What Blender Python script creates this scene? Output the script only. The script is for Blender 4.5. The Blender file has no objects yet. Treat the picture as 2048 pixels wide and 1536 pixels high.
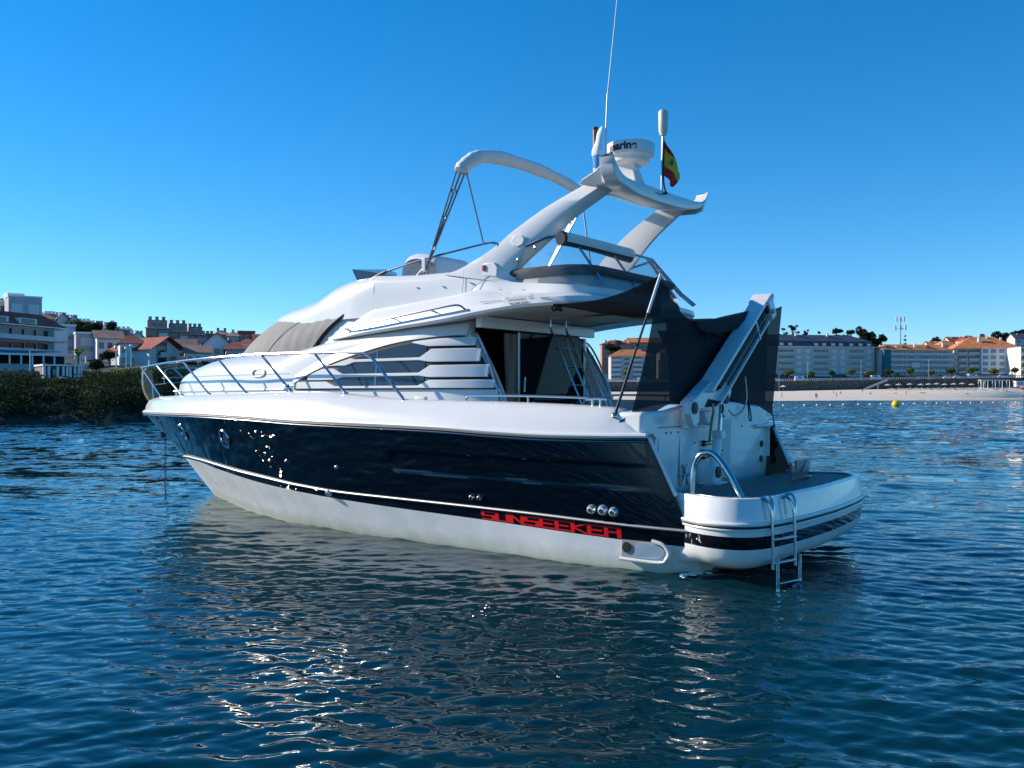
import bpy, math, random
import numpy as np
from math import sin, cos, pi, radians, sqrt, atan2
from mathutils import Vector, Matrix, Euler
random.seed(7)
rng = np.random.default_rng(7)
SC = bpy.context.scene
COL = SC.collection

# ------------------------------------------------------------------ camera
EYE = 2.07                        # eye height above the water, metres
cam_d = bpy.data.cameras.new('camera')
cam = bpy.data.objects.new('camera', cam_d)
COL.objects.link(cam)
cam.location = (0, 0, EYE)
cam.rotation_euler = (radians(90), 0, 0)
cam_d.sensor_width = 36.0
cam_d.lens = 32.08
cam_d.shift_y = 20.0 / 2048.0
cam_d.clip_start = 0.1
cam_d.clip_end = 20000
SC.camera = cam

# ------------------------------------------------------------------ sky + sun
SUN_AZ = radians(-73.5)             # left of the view axis (+Y), towards -X
SUN_EL = radians(25)
sun_dir = Vector((sin(SUN_AZ) * cos(SUN_EL), cos(SUN_AZ) * cos(SUN_EL), sin(SUN_EL)))
world = bpy.data.worlds.new('World')
SC.world = world
world.use_nodes = True
wn = world.node_tree
for n in list(wn.nodes):
    wn.nodes.remove(n)
sky = wn.nodes.new('ShaderNodeTexSky')
sky.sky_type = 'NISHITA'
sky.sun_disc = False
sky.sun_elevation = SUN_EL
sky.sun_rotation = SUN_AZ
sky.air_density = 0.85
sky.dust_density = 0.0
sky.ozone_density = 3.0
hs = wn.nodes.new('ShaderNodeHueSaturation')
hs.inputs['Saturation'].default_value = 1.27
hs.inputs['Hue'].default_value = 0.5
hs.inputs['Value'].default_value = 1.0
bg = wn.nodes.new('ShaderNodeBackground')
bg.inputs['Strength'].default_value = 0.125
wo = wn.nodes.new('ShaderNodeOutputWorld')
# soften the contrast between the zenith and the bright horizon band
sc1 = wn.nodes.new('ShaderNodeVectorMath'); sc1.operation = 'SCALE'; sc1.inputs['Scale'].default_value = 0.15
gm = wn.nodes.new('ShaderNodeGamma'); gm.inputs['Gamma'].default_value = 0.88
sc2 = wn.nodes.new('ShaderNodeVectorMath'); sc2.operation = 'SCALE'; sc2.inputs['Scale'].default_value = 1 / 0.15
# near the horizon keep the colour of the air a little higher up
gtc = wn.nodes.new('ShaderNodeTexCoord'); gsx = wn.nodes.new('ShaderNodeSeparateXYZ'); gcx = wn.nodes.new('ShaderNodeCombineXYZ')
gmx = wn.nodes.new('ShaderNodeMath'); gmx.operation = 'MAXIMUM'; gmx.inputs[1].default_value = 0.05
wn.links.new(gtc.outputs['Generated'], gsx.inputs[0])
wn.links.new(gsx.outputs['X'], gcx.inputs['X']); wn.links.new(gsx.outputs['Y'], gcx.inputs['Y'])
wn.links.new(gsx.outputs['Z'], gmx.inputs[0]); wn.links.new(gmx.outputs[0], gcx.inputs['Z'])
wn.links.new(gcx.outputs[0], sky.inputs['Vector'])
wn.links.new(sky.outputs[0], sc1.inputs[0])
wn.links.new(sc1.outputs[0], gm.inputs['Color'])
wn.links.new(gm.outputs[0], sc2.inputs[0])
tint = wn.nodes.new('ShaderNodeMix')
tint.data_type = 'RGBA'; tint.blend_type = 'MULTIPLY'
tint.inputs[0].default_value = 1.0
tint.inputs[7].default_value = (0.70, 0.88, 1.02, 1)
wn.links.new(sc2.outputs[0], tint.inputs[6])
wn.links.new(tint.outputs[2], hs.inputs['Color'])
wn.links.new(hs.outputs[0], bg.inputs['Color'])
wn.links.new(bg.outputs[0], wo.inputs['Surface'])

sun_d = bpy.data.lights.new('sun', 'SUN')
sun_d.energy = 4.7
sun_d.angle = radians(0.53)
sun_d.color = (1.0, 0.89, 0.76)
sun_o = bpy.data.objects.new('sun', sun_d)
COL.objects.link(sun_o)
sun_o.location = (-60, 20, 60)
sun_o.rotation_euler = sun_dir.to_track_quat('Z', 'Y').to_euler()

vs = SC.view_settings
vs.view_transform = 'Standard'
vs.look = 'None'
vs.gamma = 1.0
vs.use_curve_mapping = False
vs.exposure = 0.46
SC.cycles.use_denoising = True
SC.cycles.max_bounces = 10
SC.cycles.transparent_max_bounces = 24
SC.cycles.glossy_bounces = 6
SC.cycles.sample_clamp_indirect = 40.0

# ------------------------------------------------------------------ materials
def mat(name, col, rough=0.5, metal=0.0, spec=0.5, coat=0.0, var=0.0, vscale=4.0, bump=0.0, bscale=20.0, ior=1.5, col2=None):
    m = bpy.data.materials.new(name)
    m.use_nodes = True
    nt = m.node_tree
    b = nt.nodes['Principled BSDF']
    b.inputs['Base Color'].default_value = (*col, 1)
    b.inputs['Roughness'].default_value = rough
    b.inputs['Metallic'].default_value = metal
    b.inputs['Specular IOR Level'].default_value = spec
    b.inputs['IOR'].default_value = ior
    b.inputs['Coat Weight'].default_value = coat
    b.inputs['Coat Roughness'].default_value = 0.05
    if var > 0 or bump > 0:
        tc = nt.nodes.new('ShaderNodeTexCoord')
    if var > 0:
        nz = nt.nodes.new('ShaderNodeTexNoise')
        nz.inputs['Scale'].default_value = vscale
        nz.inputs['Detail'].default_value = 5
        nt.links.new(tc.outputs['Object'], nz.inputs['Vector'])
        rp = nt.nodes.new('ShaderNodeValToRGB')
        c2 = col2 or tuple(max(0, c * (1 - var)) for c in col)
        rp.color_ramp.elements[0].position = 0.35
        rp.color_ramp.elements[0].color = (*c2, 1)
        rp.color_ramp.elements[1].position = 0.65
        rp.color_ramp.elements[1].color = (*col, 1)
        nt.links.new(nz.outputs['Fac'], rp.inputs['Fac'])
        nt.links.new(rp.outputs['Color'], b.inputs['Base Color'])
    if bump > 0:
        n2 = nt.nodes.new('ShaderNodeTexNoise')
        n2.inputs['Scale'].default_value = bscale
        n2.inputs['Detail'].default_value = 4
        nt.links.new(tc.outputs['Object'], n2.inputs['Vector'])
        bp = nt.nodes.new('ShaderNodeBump')
        bp.inputs['Strength'].default_value = bump
        bp.inputs['Distance'].default_value = 0.02
        nt.links.new(n2.outputs['Fac'], bp.inputs['Height'])
        nt.links.new(bp.outputs['Normal'], b.inputs['Normal'])
    return m

def see_through(name, col, opacity, tint=(1, 1, 1), rough=0.3, gloss=False):
    """A sheet that lets part of the light straight through (mesh cloth, tinted plastic)."""
    m = bpy.data.materials.new(name)
    m.use_nodes = True
    nt = m.node_tree
    b = nt.nodes['Principled BSDF']
    b.inputs['Base Color'].default_value = (*col, 1)
    b.inputs['Roughness'].default_value = rough
    t = nt.nodes.new('ShaderNodeBsdfTransparent')
    t.inputs['Color'].default_value = (*tint, 1)
    mx = nt.nodes.new('ShaderNodeMixShader')
    mx.inputs['Fac'].default_value = opacity
    out = nt.nodes['Material Output']
    if gloss:
        fr = nt.nodes.new('ShaderNodeLayerWeight')
        fr.inputs['Blend'].default_value = 0.35
        mr = nt.nodes.new('ShaderNodeMapRange')
        mr.inputs['To Min'].default_value = opacity
        mr.inputs['To Max'].default_value = min(1, opacity + 0.5)
        nt.links.new(fr.outputs['Fresnel'], mr.inputs['Value'])
        nt.links.new(mr.outputs['Result'], mx.inputs['Fac'])
    nt.links.new(t.outputs[0], mx.inputs[1])
    nt.links.new(b.outputs[0], mx.inputs[2])
    nt.links.new(mx.outputs[0], out.inputs['Surface'])
    return m

M = {}
M['gel'] = mat('white_gelcoat', (0.75, 0.745, 0.725), 0.22, coat=0.35, var=0.035, vscale=1.7, bump=0.02, bscale=3)
M['navy'] = mat('navy_gelcoat', (0.002, 0.003, 0.006), 0.022, spec=0.5, bump=0.006, bscale=1.6)
M['black'] = mat('black_gelcoat', (0.004, 0.004, 0.006), 0.06)
M['bottom'] = mat('white_bottom_paint', (0.90, 0.90, 0.86), 0.35, var=0.12, vscale=3.0)
def stain_low(m, c, z0, z1, scale):
    """scum line: a ragged tide mark of its own just above the water"""
    nt = m.node_tree; b = nt.nodes['Principled BSDF']
    src = b.inputs['Base Color'].links[0].from_socket
    tc = nt.nodes.new('ShaderNodeTexCoord'); sp = nt.nodes.new('ShaderNodeSeparateXYZ')
    nt.links.new(tc.outputs['Object'], sp.inputs[0])
    nz = nt.nodes.new('ShaderNodeTexNoise'); nz.inputs['Scale'].default_value = scale; nz.inputs['Detail'].default_value = 6
    mp = nt.nodes.new('ShaderNodeMapping'); mp.inputs['Scale'].default_value = (1, 1, .35)
    nt.links.new(tc.outputs['Object'], mp.inputs[0]); nt.links.new(mp.outputs[0], nz.inputs['Vector'])
    ad = nt.nodes.new('ShaderNodeMath'); ad.operation = 'MULTIPLY_ADD'; ad.inputs[1].default_value = -0.22
    nt.links.new(nz.outputs['Fac'], ad.inputs[0]); nt.links.new(sp.outputs['Z'], ad.inputs[2])
    mr = nt.nodes.new('ShaderNodeMapRange'); mr.inputs['From Min'].default_value = z0; mr.inputs['From Max'].default_value = z1
    mr.inputs['To Min'].default_value = 0.85; mr.inputs['To Max'].default_value = 0.0
    nt.links.new(ad.outputs[0], mr.inputs['Value'])
    mx = nt.nodes.new('ShaderNodeMix'); mx.data_type = 'RGBA'; mx.inputs[7].default_value = (*c, 1)
    nt.links.new(mr.outputs['Result'], mx.inputs[0]); nt.links.new(src, mx.inputs[6]); nt.links.new(mx.outputs[2], b.inputs['Base Color'])
stain_low(M['bottom'], (0.50, 0.52, 0.36), -0.12, 0.10, 5.0)
M['dull_steel'] = mat('dull_steel_tube', (0.34, 0.35, 0.36), 0.38, metal=1.0)
M['sole'] = mat('pale_cockpit_sole', (0.55, 0.50, 0.42), 0.6)
M['steel'] = mat('polished_steel', (0.50, 0.51, 0.52), 0.16, metal=1.0)
M['rubber'] = mat('black_rubber', (0.012, 0.012, 0.013), 0.55)
M['rail_alu'] = mat('brushed_aluminium', (0.50, 0.51, 0.51), 0.34, metal=1.0, var=0.2, vscale=7)
M['red'] = mat('red_letter_film', (0.80, 0.008, 0.010), 0.35)
M['grey_letter'] = mat('grey_letter_film', (0.20, 0.21, 0.23), 0.4)
M['black_letter'] = mat('black_letter_film', (0.012, 0.012, 0.016), 0.4)
M['violet_letter'] = mat('dark_violet_letter_film', (0.03, 0.012, 0.05), 0.4)
M['canvas'] = mat('grey_canvas', (0.27, 0.265, 0.25), 0.9, var=0.12, vscale=6, bump=0.5, bscale=9)
M['white_canvas'] = mat('white_canvas', (0.74, 0.735, 0.70), 0.8, var=0.08, vscale=5, bump=0.6, bscale=9)
M['glass'] = mat('dark_tinted_glass', (0.035, 0.04, 0.05), 0.03, spec=0.7)
M['door_glass'] = mat('door_glass_sky_tint', (0.003, 0.008, 0.016), 0.04, spec=0.10)
M['dark'] = mat('dark_recess', (0.008, 0.008, 0.010), 0.7)
M['interior'] = mat('saloon_shade_black', (0.02, 0.018, 0.016), 0.8)  # dark colour stands in for the shade inside the saloon
M['door_glass'].node_tree.nodes['Principled BSDF'].inputs['Specular Tint'].default_value = (0.35, 0.7, 1.0, 1)  # blue tint stands in for the sky reflected in the door
M['curtain'] = mat('grey_beige_curtain', (0.26, 0.245, 0.215), 0.95)
M['cushion'] = mat('charcoal_cushion', (0.06, 0.066, 0.075), 0.85, bump=0.2, bscale=14)
M['sofa'] = mat('pale_grey_vinyl', (0.42, 0.42, 0.40), 0.5)
M['cream'] = mat('cream_plastic', (0.62, 0.58, 0.47), 0.45)
M['lamp_red'] = mat('red_lens', (0.5, 0.03, 0.05), 0.2)
M['smoke'] = see_through('smoked_acrylic', (0.05, 0.08, 0.10), 0.45, (0.50, 0.66, 0.74), 0.05, True)
M['clear'] = see_through('clear_vinyl', (0.55, 0.58, 0.60), 0.10, (0.86, 0.90, 0.93), 0.08, True)
M['perspex'] = see_through('brownish_perspex', (0.32, 0.27, 0.25), 0.42, (0.80, 0.76, 0.74), 0.08, True)
M['mesh'] = see_through('black_mesh_cloth', (0.006, 0.007, 0.009), 0.955, (1, 1, 1), 0.8)
M['mesh2'] = see_through('black_mesh_cloth_doubled', (0.006, 0.007, 0.009), 0.95, (1, 1, 1), 0.8)
M['wood'] = mat('varnished_wood', (0.30, 0.145, 0.055), 0.35, var=0.45, vscale=12)
M['plastic'] = mat('white_plastic', (0.75, 0.75, 0.72), 0.3)
M['crane'] = mat('white_painted_metal', (0.68, 0.70, 0.71), 0.28, coat=0.2, var=0.05, vscale=5)
M['hose'] = mat('yellowed_hose', (0.36, 0.31, 0.16), 0.6)
M['fender'] = mat('olive_fender_cover', (0.21, 0.20, 0.12), 0.85, var=0.25, vscale=8)
M['chain'] = mat('galvanised_chain', (0.12, 0.13, 0.14), 0.5, metal=0.8)
M['rope'] = mat('black_rope', (0.010, 0.011, 0.014), 0.9)
M['shell'] = mat('bright_steel_skin_fitting', (0.78, 0.78, 0.77), 0.25, metal=0.7)

def plank_mat(name, c1, c2, scale, axis):
    m = mat(name, c1, 0.6)
    nt = m.node_tree
    b = nt.nodes['Principled BSDF']
    tc = nt.nodes.new('ShaderNodeTexCoord')
    w = nt.nodes.new('ShaderNodeTexWave')
    w.wave_type = 'BANDS'
    w.bands_direction = axis
    w.wave_profile = 'SAW'
    w.inputs['Scale'].default_value = scale
    r = nt.nodes.new('ShaderNodeValToRGB')
    r.color_ramp.interpolation = 'CONSTANT'
    r.color_ramp.elements[0].color = (*c2, 1)
    r.color_ramp.elements[1].position = 0.16
    r.color_ramp.elements[1].color = (*c1, 1)
    nt.links.new(tc.outputs['Object'], w.inputs['Vector'])
    nt.links.new(w.outputs['Fac'], r.inputs['Fac'])
    nz = nt.nodes.new('ShaderNodeTexNoise')
    nz.inputs['Scale'].default_value = 6
    nt.links.new(tc.outputs['Object'], nz.inputs['Vector'])
    mx = nt.nodes.new('ShaderNodeMix')
    mx.data_type = 'RGBA'
    mx.blend_type = 'MULTIPLY'
    mx.inputs[0].default_value = 0.5
    nt.links.new(r.outputs['Color'], mx.inputs[6])
    nt.links.new(nz.outputs['Color'], mx.inputs[7])
    nt.links.new(mx.outputs[2], b.inputs['Base Color'])
    return m
M['teak'] = plank_mat('weathered_teak_planks', (0.24, 0.20, 0.17), (0.012, 0.012, 0.012), 3.0, 'X')
M['soffit'] = plank_mat('ribbed_headliner', (0.88, 0.87, 0.84), (0.40, 0.38, 0.35), 3.2, 'X')

# ------------------------------------------------------------------ mesh helpers
def pchip(xs, ys):
    xs = np.array(xs, float); ys = np.array(ys, float)
    h = np.diff(xs); d = np.diff(ys) / h
    m = np.zeros_like(ys)
    for i in range(1, len(xs) - 1):
        if d[i - 1] * d[i] > 0:
            w1 = 2 * h[i] + h[i - 1]; w2 = h[i] + 2 * h[i - 1]
            m[i] = (w1 + w2) / (w1 / d[i - 1] + w2 / d[i])
    m[0] = d[0]; m[-1] = d[-1]
    def f(x):
        x = min(max(float(x), xs[0]), xs[-1])
        i = min(max(int(np.searchsorted(xs, x)) - 1, 0), len(h) - 1)
        t = (x - xs[i]) / h[i]
        return float((1 + 2 * t) * (1 - t) ** 2 * ys[i] + t * (1 - t) ** 2 * h[i] * m[i]
                     + t * t * (3 - 2 * t) * ys[i + 1] + t * t * (t - 1) * h[i] * m[i + 1])
    return f

def spline(pts, n=8, closed=False):
    """Catmull-Rom through the points."""
    P = [Vector(p) for p in pts]
    out = []
    N = len(P)
    seg = N if closed else N - 1
    for i in range(seg):
        p1 = P[i]; p2 = P[(i + 1) % N]
        p0 = P[i - 1] if (i > 0 or closed) else p1 + (p1 - p2)
        p3 = P[(i + 2) % N] if (i + 2 < N or closed) else p2 + (p2 - p1)
        for k in range(n):
            t = k / n
            out.append(0.5 * ((2 * p1) + (p2 - p0) * t + (2 * p0 - 5 * p1 + 4 * p2 - p3) * t * t + (3 * p1 - p0 - 3 * p2 + p3) * t ** 3))
    if not closed:
        out.append(P[-1])
    return out

SPLIT = {'moulding_seam', 'door_frame', 'bimini_frame', 'crane_strap', 'pivot_cap', 'panel_stud', 'deck_fitting', 'bolt_head', 'cable_gland', 'canopy_stud', 'tie_cord', 'bimini_socket', 'hawse_ring', 'deck_horn', 'pinstripe', 'door_seam', 'cable', 'cockpit_rail', 'ladder_handrail', 'gangway_plank', 'loose_hose', 'cable_slot', 'pulpit_brace', 'wing_edge_trim'}
class MB:
    def __init__(s):
        s.v = []; s.f = []; s.m = []; s.twin = False
    def add(s, vs, fs, mi=0):
        o = len(s.v)
        s.v += [tuple(p) for p in vs]
        s.f += [tuple(i + o for i in f) for f in fs]
        s.m += [mi] * len(fs)
        return s
    def loft(s, rows, cu=False, cv=False, mi=0, flip=False):
        n = len(rows); k = len(rows[0])
        vs = [p for r in rows for p in r]
        fs = []
        for i in range(n if cv else n - 1):
            for j in range(k if cu else k - 1):
                a = i * k + j; b = i * k + (j + 1) % k
                c = ((i + 1) % n) * k + (j + 1) % k; d = ((i + 1) % n) * k + j
                fs.append((a, d, c, b) if flip else (a, b, c, d))
        return s.add(vs, fs, mi)
    def tube(s, path, r, n=8, caps=True, mi=0, closed=False, flat=1.0):
        P = [Vector(p) for p in path]
        rows = []
        N = len(P)
        up = None
        for i in range(N):
            if closed:
                t = P[(i + 1) % N] - P[i - 1]
            else:
                t = P[min(i + 1, N - 1)] - P[max(i - 1, 0)]
            if t.length < 1e-9:
                t = Vector((0, 0, 1))
            t.normalize()
            if up is None:
                up = Vector((0, 0, 1)) if abs(t.z) < 0.9 else Vector((1, 0, 0))
            a = t.cross(up)
            if a.length < 1e-6:
                a = t.orthogonal()
            a.normalize()
            b = a.cross(t).normalized()
            up = b
            ri = r[i] if isinstance(r, (list, tuple)) else r
            rows.append([P[i] + a * (ri * cos(2 * pi * j / n)) + b * (ri * flat * sin(2 * pi * j / n)) for j in range(n)])
        o = len(s.v)
        s.loft(rows, cu=True, cv=closed, mi=mi)
        if caps and not closed:
            s.f.append(tuple(o + j for j in range(n)))
            s.f.append(tuple(o + (N - 1) * n + j for j in reversed(range(n))))
            s.m += [mi, mi]
        return s
    def box(s, c, d, rot=None, mi=0):
        x, y, z = d[0] / 2, d[1] / 2, d[2] / 2
        R = rot or Matrix.Identity(3)
        C = Vector(c)
        vs = [C + R @ Vector((sx * x, sy * y, sz * z)) for sx in (-1, 1) for sy in (-1, 1) for sz in (-1, 1)]
        fs = [(0, 1, 3, 2), (4, 6, 7, 5), (0, 4, 5, 1), (2, 3, 7, 6), (0, 2, 6, 4), (1, 5, 7, 3)]
        return s.add(vs, fs, mi)
    def lathe(s, prof, c=(0, 0, 0), n=20, R=None, mi=0, caps=True):
        R = R or Matrix.Identity(3); C = Vector(c)
        rows = [[C + R @ Vector((r * cos(2 * pi * j / n), r * sin(2 * pi * j / n), z)) for j in range(n)] for r, z in prof]
        o = len(s.v)
        s.loft(rows, cu=True, mi=mi)
        if caps:
            if prof[0][0] > 1e-4:
                s.f.append(tuple(o + j for j in reversed(range(n)))); s.m.append(mi)
            if prof[-1][0] > 1e-4:
                s.f.append(tuple(o + (len(prof) - 1) * n + j for j in range(n))); s.m.append(mi)
        return s
    def prism(s, poly, fa, fb, mi=0):
        """poly: list of 2D points, fa/fb map a 2D point to the two 3D faces."""
        n = len(poly)
        vs = [fa(p) for p in poly] + [fb(p) for p in poly]
        fs = [tuple(range(n)), tuple(reversed(range(n, 2 * n)))]
        fs += [(i, i + n, (i + 1) % n + n, (i + 1) % n) for i in range(n)]
        return s.add(vs, fs, mi)
    def pair(s):
        s.twin = True
        return s
    def mirror(s):
        o = len(s.v)
        s.v += [(x, -y, z) for x, y, z in s.v]
        s.f += [tuple(i + o for i in reversed(f)) for f in s.f]
        s.m += s.m
        return s
    def build(s, name, mats, parent=None, smooth=35, bevel=0.0, subsurf=0, fix=True):
        if name in SPLIT:                       # loose pieces become parts of their own
            par = list(range(len(s.v)))
            def find(a):
                while par[a] != a:
                    par[a] = par[par[a]]; a = par[a]
                return a
            for f in s.f:
                r0 = find(f[0])
                for i in f[1:]:
                    par[find(i)] = r0
            groups = {}
            for k, f in enumerate(s.f):
                groups.setdefault(find(f[0]), []).append(k)
            if len(groups) > 1:
                last = None
                for ks in groups.values():
                    t = MB(); mp = {}
                    for k in ks:
                        nf = []
                        for i in s.f[k]:
                            if i not in mp:
                                mp[i] = len(t.v); t.v.append(s.v[i])
                            nf.append(mp[i])
                        t.f.append(tuple(nf)); t.m.append(s.m[k])
                    t.nosplit = True; t.twin = s.twin
                    last = t._build(name, mats, parent, smooth, bevel, subsurf, fix)
                return last
        return s._build(name, mats, parent, smooth, bevel, subsurf, fix)
    def _build(s, name, mats, parent=None, smooth=35, bevel=0.0, subsurf=0, fix=True):
        if getattr(s, 'twin', False):           # the same piece again on the starboard side
            t = MB(); t.v = [(x, -y, z) for x, y, z in s.v]; t.f = [tuple(reversed(f)) for f in s.f]; t.m = list(s.m)
            t.build(name, mats, parent, smooth, bevel, subsurf, fix)
        me = bpy.data.meshes.new(name)
        me.from_pydata([tuple(p) for p in s.v], [], s.f)
        if not isinstance(mats, (list, tuple)):
            mats = [mats]
        for m in mats:
            me.materials.append(M[m] if isinstance(m, str) else m)
        me.polygons.foreach_set('material_index', s.m)
        if fix:
            import bmesh
            bm = bmesh.new(); bm.from_mesh(me)
            bmesh.ops.remove_doubles(bm, verts=bm.verts, dist=1e-5)
            bmesh.ops.recalc_face_normals(bm, faces=bm.faces)
            bm.to_mesh(me); bm.free()
        me.update()
        if smooth:
            me.polygons.foreach_set('use_smooth', [True] * len(me.polygons))
            me.set_sharp_from_angle(angle=radians(smooth))
        o = bpy.data.objects.new(name, me)
        COL.objects.link(o)
        if parent:
            o.parent = parent
        if bevel:
            b = o.modifiers.new('bevel', 'BEVEL')
            b.width = bevel; b.segments = 3; b.limit_method = 'ANGLE'; b.angle_limit = radians(40)
            b.harden_normals = False
        if subsurf:
            b = o.modifiers.new('sub', 'SUBSURF'); b.levels = subsurf; b.render_levels = subsurf
        return o

def tag(o, label=None, cat=None, group=None, kind=None):
    if label: o['label'] = label
    if cat: o['category'] = cat
    if group: o['group'] = group
    if kind: o['kind'] = kind
    return o
def empty(name, loc, rz=0.0, parent=None):
    o = bpy.data.objects.new(name, None)
    o.empty_display_size = 0.3
    COL.objects.link(o)
    o.location = loc
    o.rotation_euler = (0, 0, rz)
    if parent: o.parent = parent
    return o
def copy_tree(o, parent=None):
    c = o.copy(); COL.objects.link(c)
    if parent: c.parent = parent
    for ch in o.children:
        copy_tree(ch, c)
    return c

def text_mesh(txt, size, thick=0.002, offset=0.0, shear=0.0, space=1.0):
    cu = bpy.data.curves.new('t', 'FONT')
    cu.body = txt; cu.size = size; cu.extrude = thick; cu.offset = offset; cu.shear = shear; cu.space_character = space
    ob = bpy.data.objects.new('t', cu)
    COL.objects.link(ob)
    dg = bpy.context.evaluated_depsgraph_get()
    me = bpy.data.meshes.new_from_object(ob.evaluated_get(dg))
    vs = [v.co.copy() for v in me.vertices]; fs = [tuple(p.vertices) for p in me.polygons]
    bpy.data.objects.remove(ob); bpy.data.curves.remove(cu); bpy.data.meshes.remove(me)
    return vs, fs

# ------------------------------------------------------------------ water
def make_water():
    # radial mesh, fine close by and coarse far out
    ri = [2.2]
    while ri[-1] < 300:
        r = ri[-1]
        ri.append(r + max(0.016, min((0.55 if r < 24 else 1.0) * r * r / 1890.0, 0.45)))
    while ri[-1] < 1500:
        ri.append(ri[-1] * 1.035)
    ri.append(6000.0)
    ri = np.array(ri)
    th = np.concatenate([np.linspace(-180, -46, 40)[:-1], np.linspace(-46, 46, 1000), np.linspace(46, 180, 40)[1:]])
    th = np.radians(th)
    nr, nt = len(ri), len(th)
    Rr, Tt = np.meshgrid(ri, th, indexing='ij')
    X = Rr * np.sin(Tt); Y = Rr * np.cos(Tt)
    dr = np.gradient(ri)[:, None]
    Z = np.zeros_like(X)
    g = np.random.default_rng(21)
    lam = np.concatenate([np.exp(g.uniform(np.log(0.13), np.log(0.6), 80)), np.exp(g.uniform(np.log(0.6), np.log(2.4), 24)), np.exp(g.uniform(np.log(1.6), np.log(4.5), 16))])
    near = ri < 300
    Xn, Yn = X[near], Y[near]
    Zn = np.zeros_like(Xn)
    drn = dr[near]
    far_k = 0.35 + 1.75 * np.clip((ri[near] - 10) / 45.0, 0, 1)[:, None]
    for L in lam:
        a = radians(12) + g.normal(0, 0.55)
        kx, ky = sin(a), cos(a)
        k = 2 * pi / L
        slope = (0.0115 if L > 0.6 else 0.0185) * g.uniform(0.5, 1.4)
        amp = slope / k
        fade = np.clip((L / (4.0 * drn)) - 0.35, 0, 1)
        ph = k * (kx * Xn + ky * Yn) + g.uniform(0, 2 * pi)
        s = np.sin(ph)
        if L > 1.6:                      # the longer chop belongs to the open water
            fade = fade * far_k
        Zn += amp * fade * (s + 0.18 * np.cos(2 * ph))
    # slow patches of stronger and weaker ripple
    patch = 0.85 + 0.30 * np.sin(0.31 * Xn + 0.8) * np.sin(0.23 * Yn + 0.5) + 0.2 * np.sin(0.9 * Xn - 0.6 * Yn)
    Z[near] = Zn * np.clip(patch, 0.45, 1.35)
    co = np.stack([X, Y, Z], -1).reshape(-1, 3).astype(np.float32)
    co = np.vstack([co, [[0, 0, 0]]]).astype(np.float32)
    idx = np.arange(nr * nt).reshape(nr, nt)
    q = np.stack([idx[:-1, :-1], idx[:-1, 1:], idx[1:, 1:], idx[1:, :-1]], -1).reshape(-1, 4)[:, ::-1]
    me = bpy.data.meshes.new('water')
    nq = len(q)
    me.vertices.add(len(co)); me.vertices.foreach_set('co', co.ravel())
    me.loops.add(nq * 4); me.loops.foreach_set('vertex_index', q.ravel().astype(np.int32))
    me.polygons.add(nq)
    me.polygons.foreach_set('loop_start', (np.arange(nq) * 4).astype(np.int32))
    me.polygons.foreach_set('use_smooth', np.ones(nq, bool))
    me.update(calc_edges=True)
    m = bpy.data.materials.new('sea_water'); m.use_nodes = True
    nt_ = m.node_tree; b = nt_.nodes['Principled BSDF']
    b.inputs['Base Color'].default_value = (0.0015, 0.026, 0.036, 1)
    b.inputs['Roughness'].default_value = 0.02
    b.inputs['IOR'].default_value = 1.333
    tc = nt_.nodes.new('ShaderNodeTexCoord')
    def noise(scale, stretch, rot, detail, dist=0.0):
        mp = nt_.nodes.new('ShaderNodeMapping')
        mp.inputs['Scale'].default_value = (scale * stretch, scale, 1)
        mp.inputs['Rotation'].default_value = (0, 0, rot)
        n = nt_.nodes.new('ShaderNodeTexNoise')
        n.inputs['Scale'].default_value = 1.0
        n.inputs['Detail'].default_value = detail
        n.inputs['Distortion'].default_value = dist
        nt_.links.new(tc.outputs['Object'], mp.inputs['Vector'])
        nt_.links.new(mp.outputs[0], n.inputs['Vector'])
        return n
    # the open water is choppier than the lee beside the hull; there the ripple is carried by the bump alone
    ln = nt_.nodes.new('ShaderNodeVectorMath'); ln.operation = 'LENGTH'
    nt_.links.new(tc.outputs['Object'], ln.inputs[0])
    def bump(n, strength, dist, prev=None):
        bp = nt_.nodes.new('ShaderNodeBump')
        bp.inputs['Strength'].default_value = strength
        bp.inputs['Distance'].default_value = dist
        nt_.links.new(n.outputs['Fac'], bp.inputs['Height'])
        if prev: nt_.links.new(prev.outputs['Normal'], bp.inputs['Normal'])
        return bp
    # too far off to resolve, the ripple tilts the normal directly
    def tilt(scale, stretch, k):
        n = noise(scale, stretch, 0.15, 3.0, 0.3)
        v = nt_.nodes.new('ShaderNodeVectorMath'); v.operation = 'SUBTRACT'; v.inputs[1].default_value = (0.5, 0.5, 0.5)
        nt_.links.new(n.outputs['Color'], v.inputs[0])
        w = nt_.nodes.new('ShaderNodeVectorMath'); w.operation = 'MULTIPLY'; w.inputs[1].default_value = (k * 0.7, k, 0)
        nt_.links.new(v.outputs[0], w.inputs[0])
        f = nt_.nodes.new('ShaderNodeVectorMath'); f.operation = 'SCALE'
        nt_.links.new(w.outputs[0], f.inputs[0]); nt_.links.new(fk.outputs['Result'], f.inputs['Scale'])
        return f
    fk = nt_.nodes.new('ShaderNodeMapRange')
    fk.inputs['From Min'].default_value = 9.0; fk.inputs['From Max'].default_value = 55.0
    nt_.links.new(ln.outputs['Value'], fk.inputs['Value'])
    b1 = bump(noise(5.0, 0.55, 0.2, 2.0, 0.4), 1.0, 0.012)
    t1, t2, t3 = tilt(3.2, 0.6, 1.0), tilt(0.8, 0.45, 0.75), tilt(0.16, 0.4, 0.34)
    a1 = nt_.nodes.new('ShaderNodeVectorMath'); a2 = nt_.nodes.new('ShaderNodeVectorMath'); a3 = nt_.nodes.new('ShaderNodeVectorMath')
    nt_.links.new(b1.outputs['Normal'], a1.inputs[0]); nt_.links.new(t1.outputs[0], a1.inputs[1])
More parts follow.
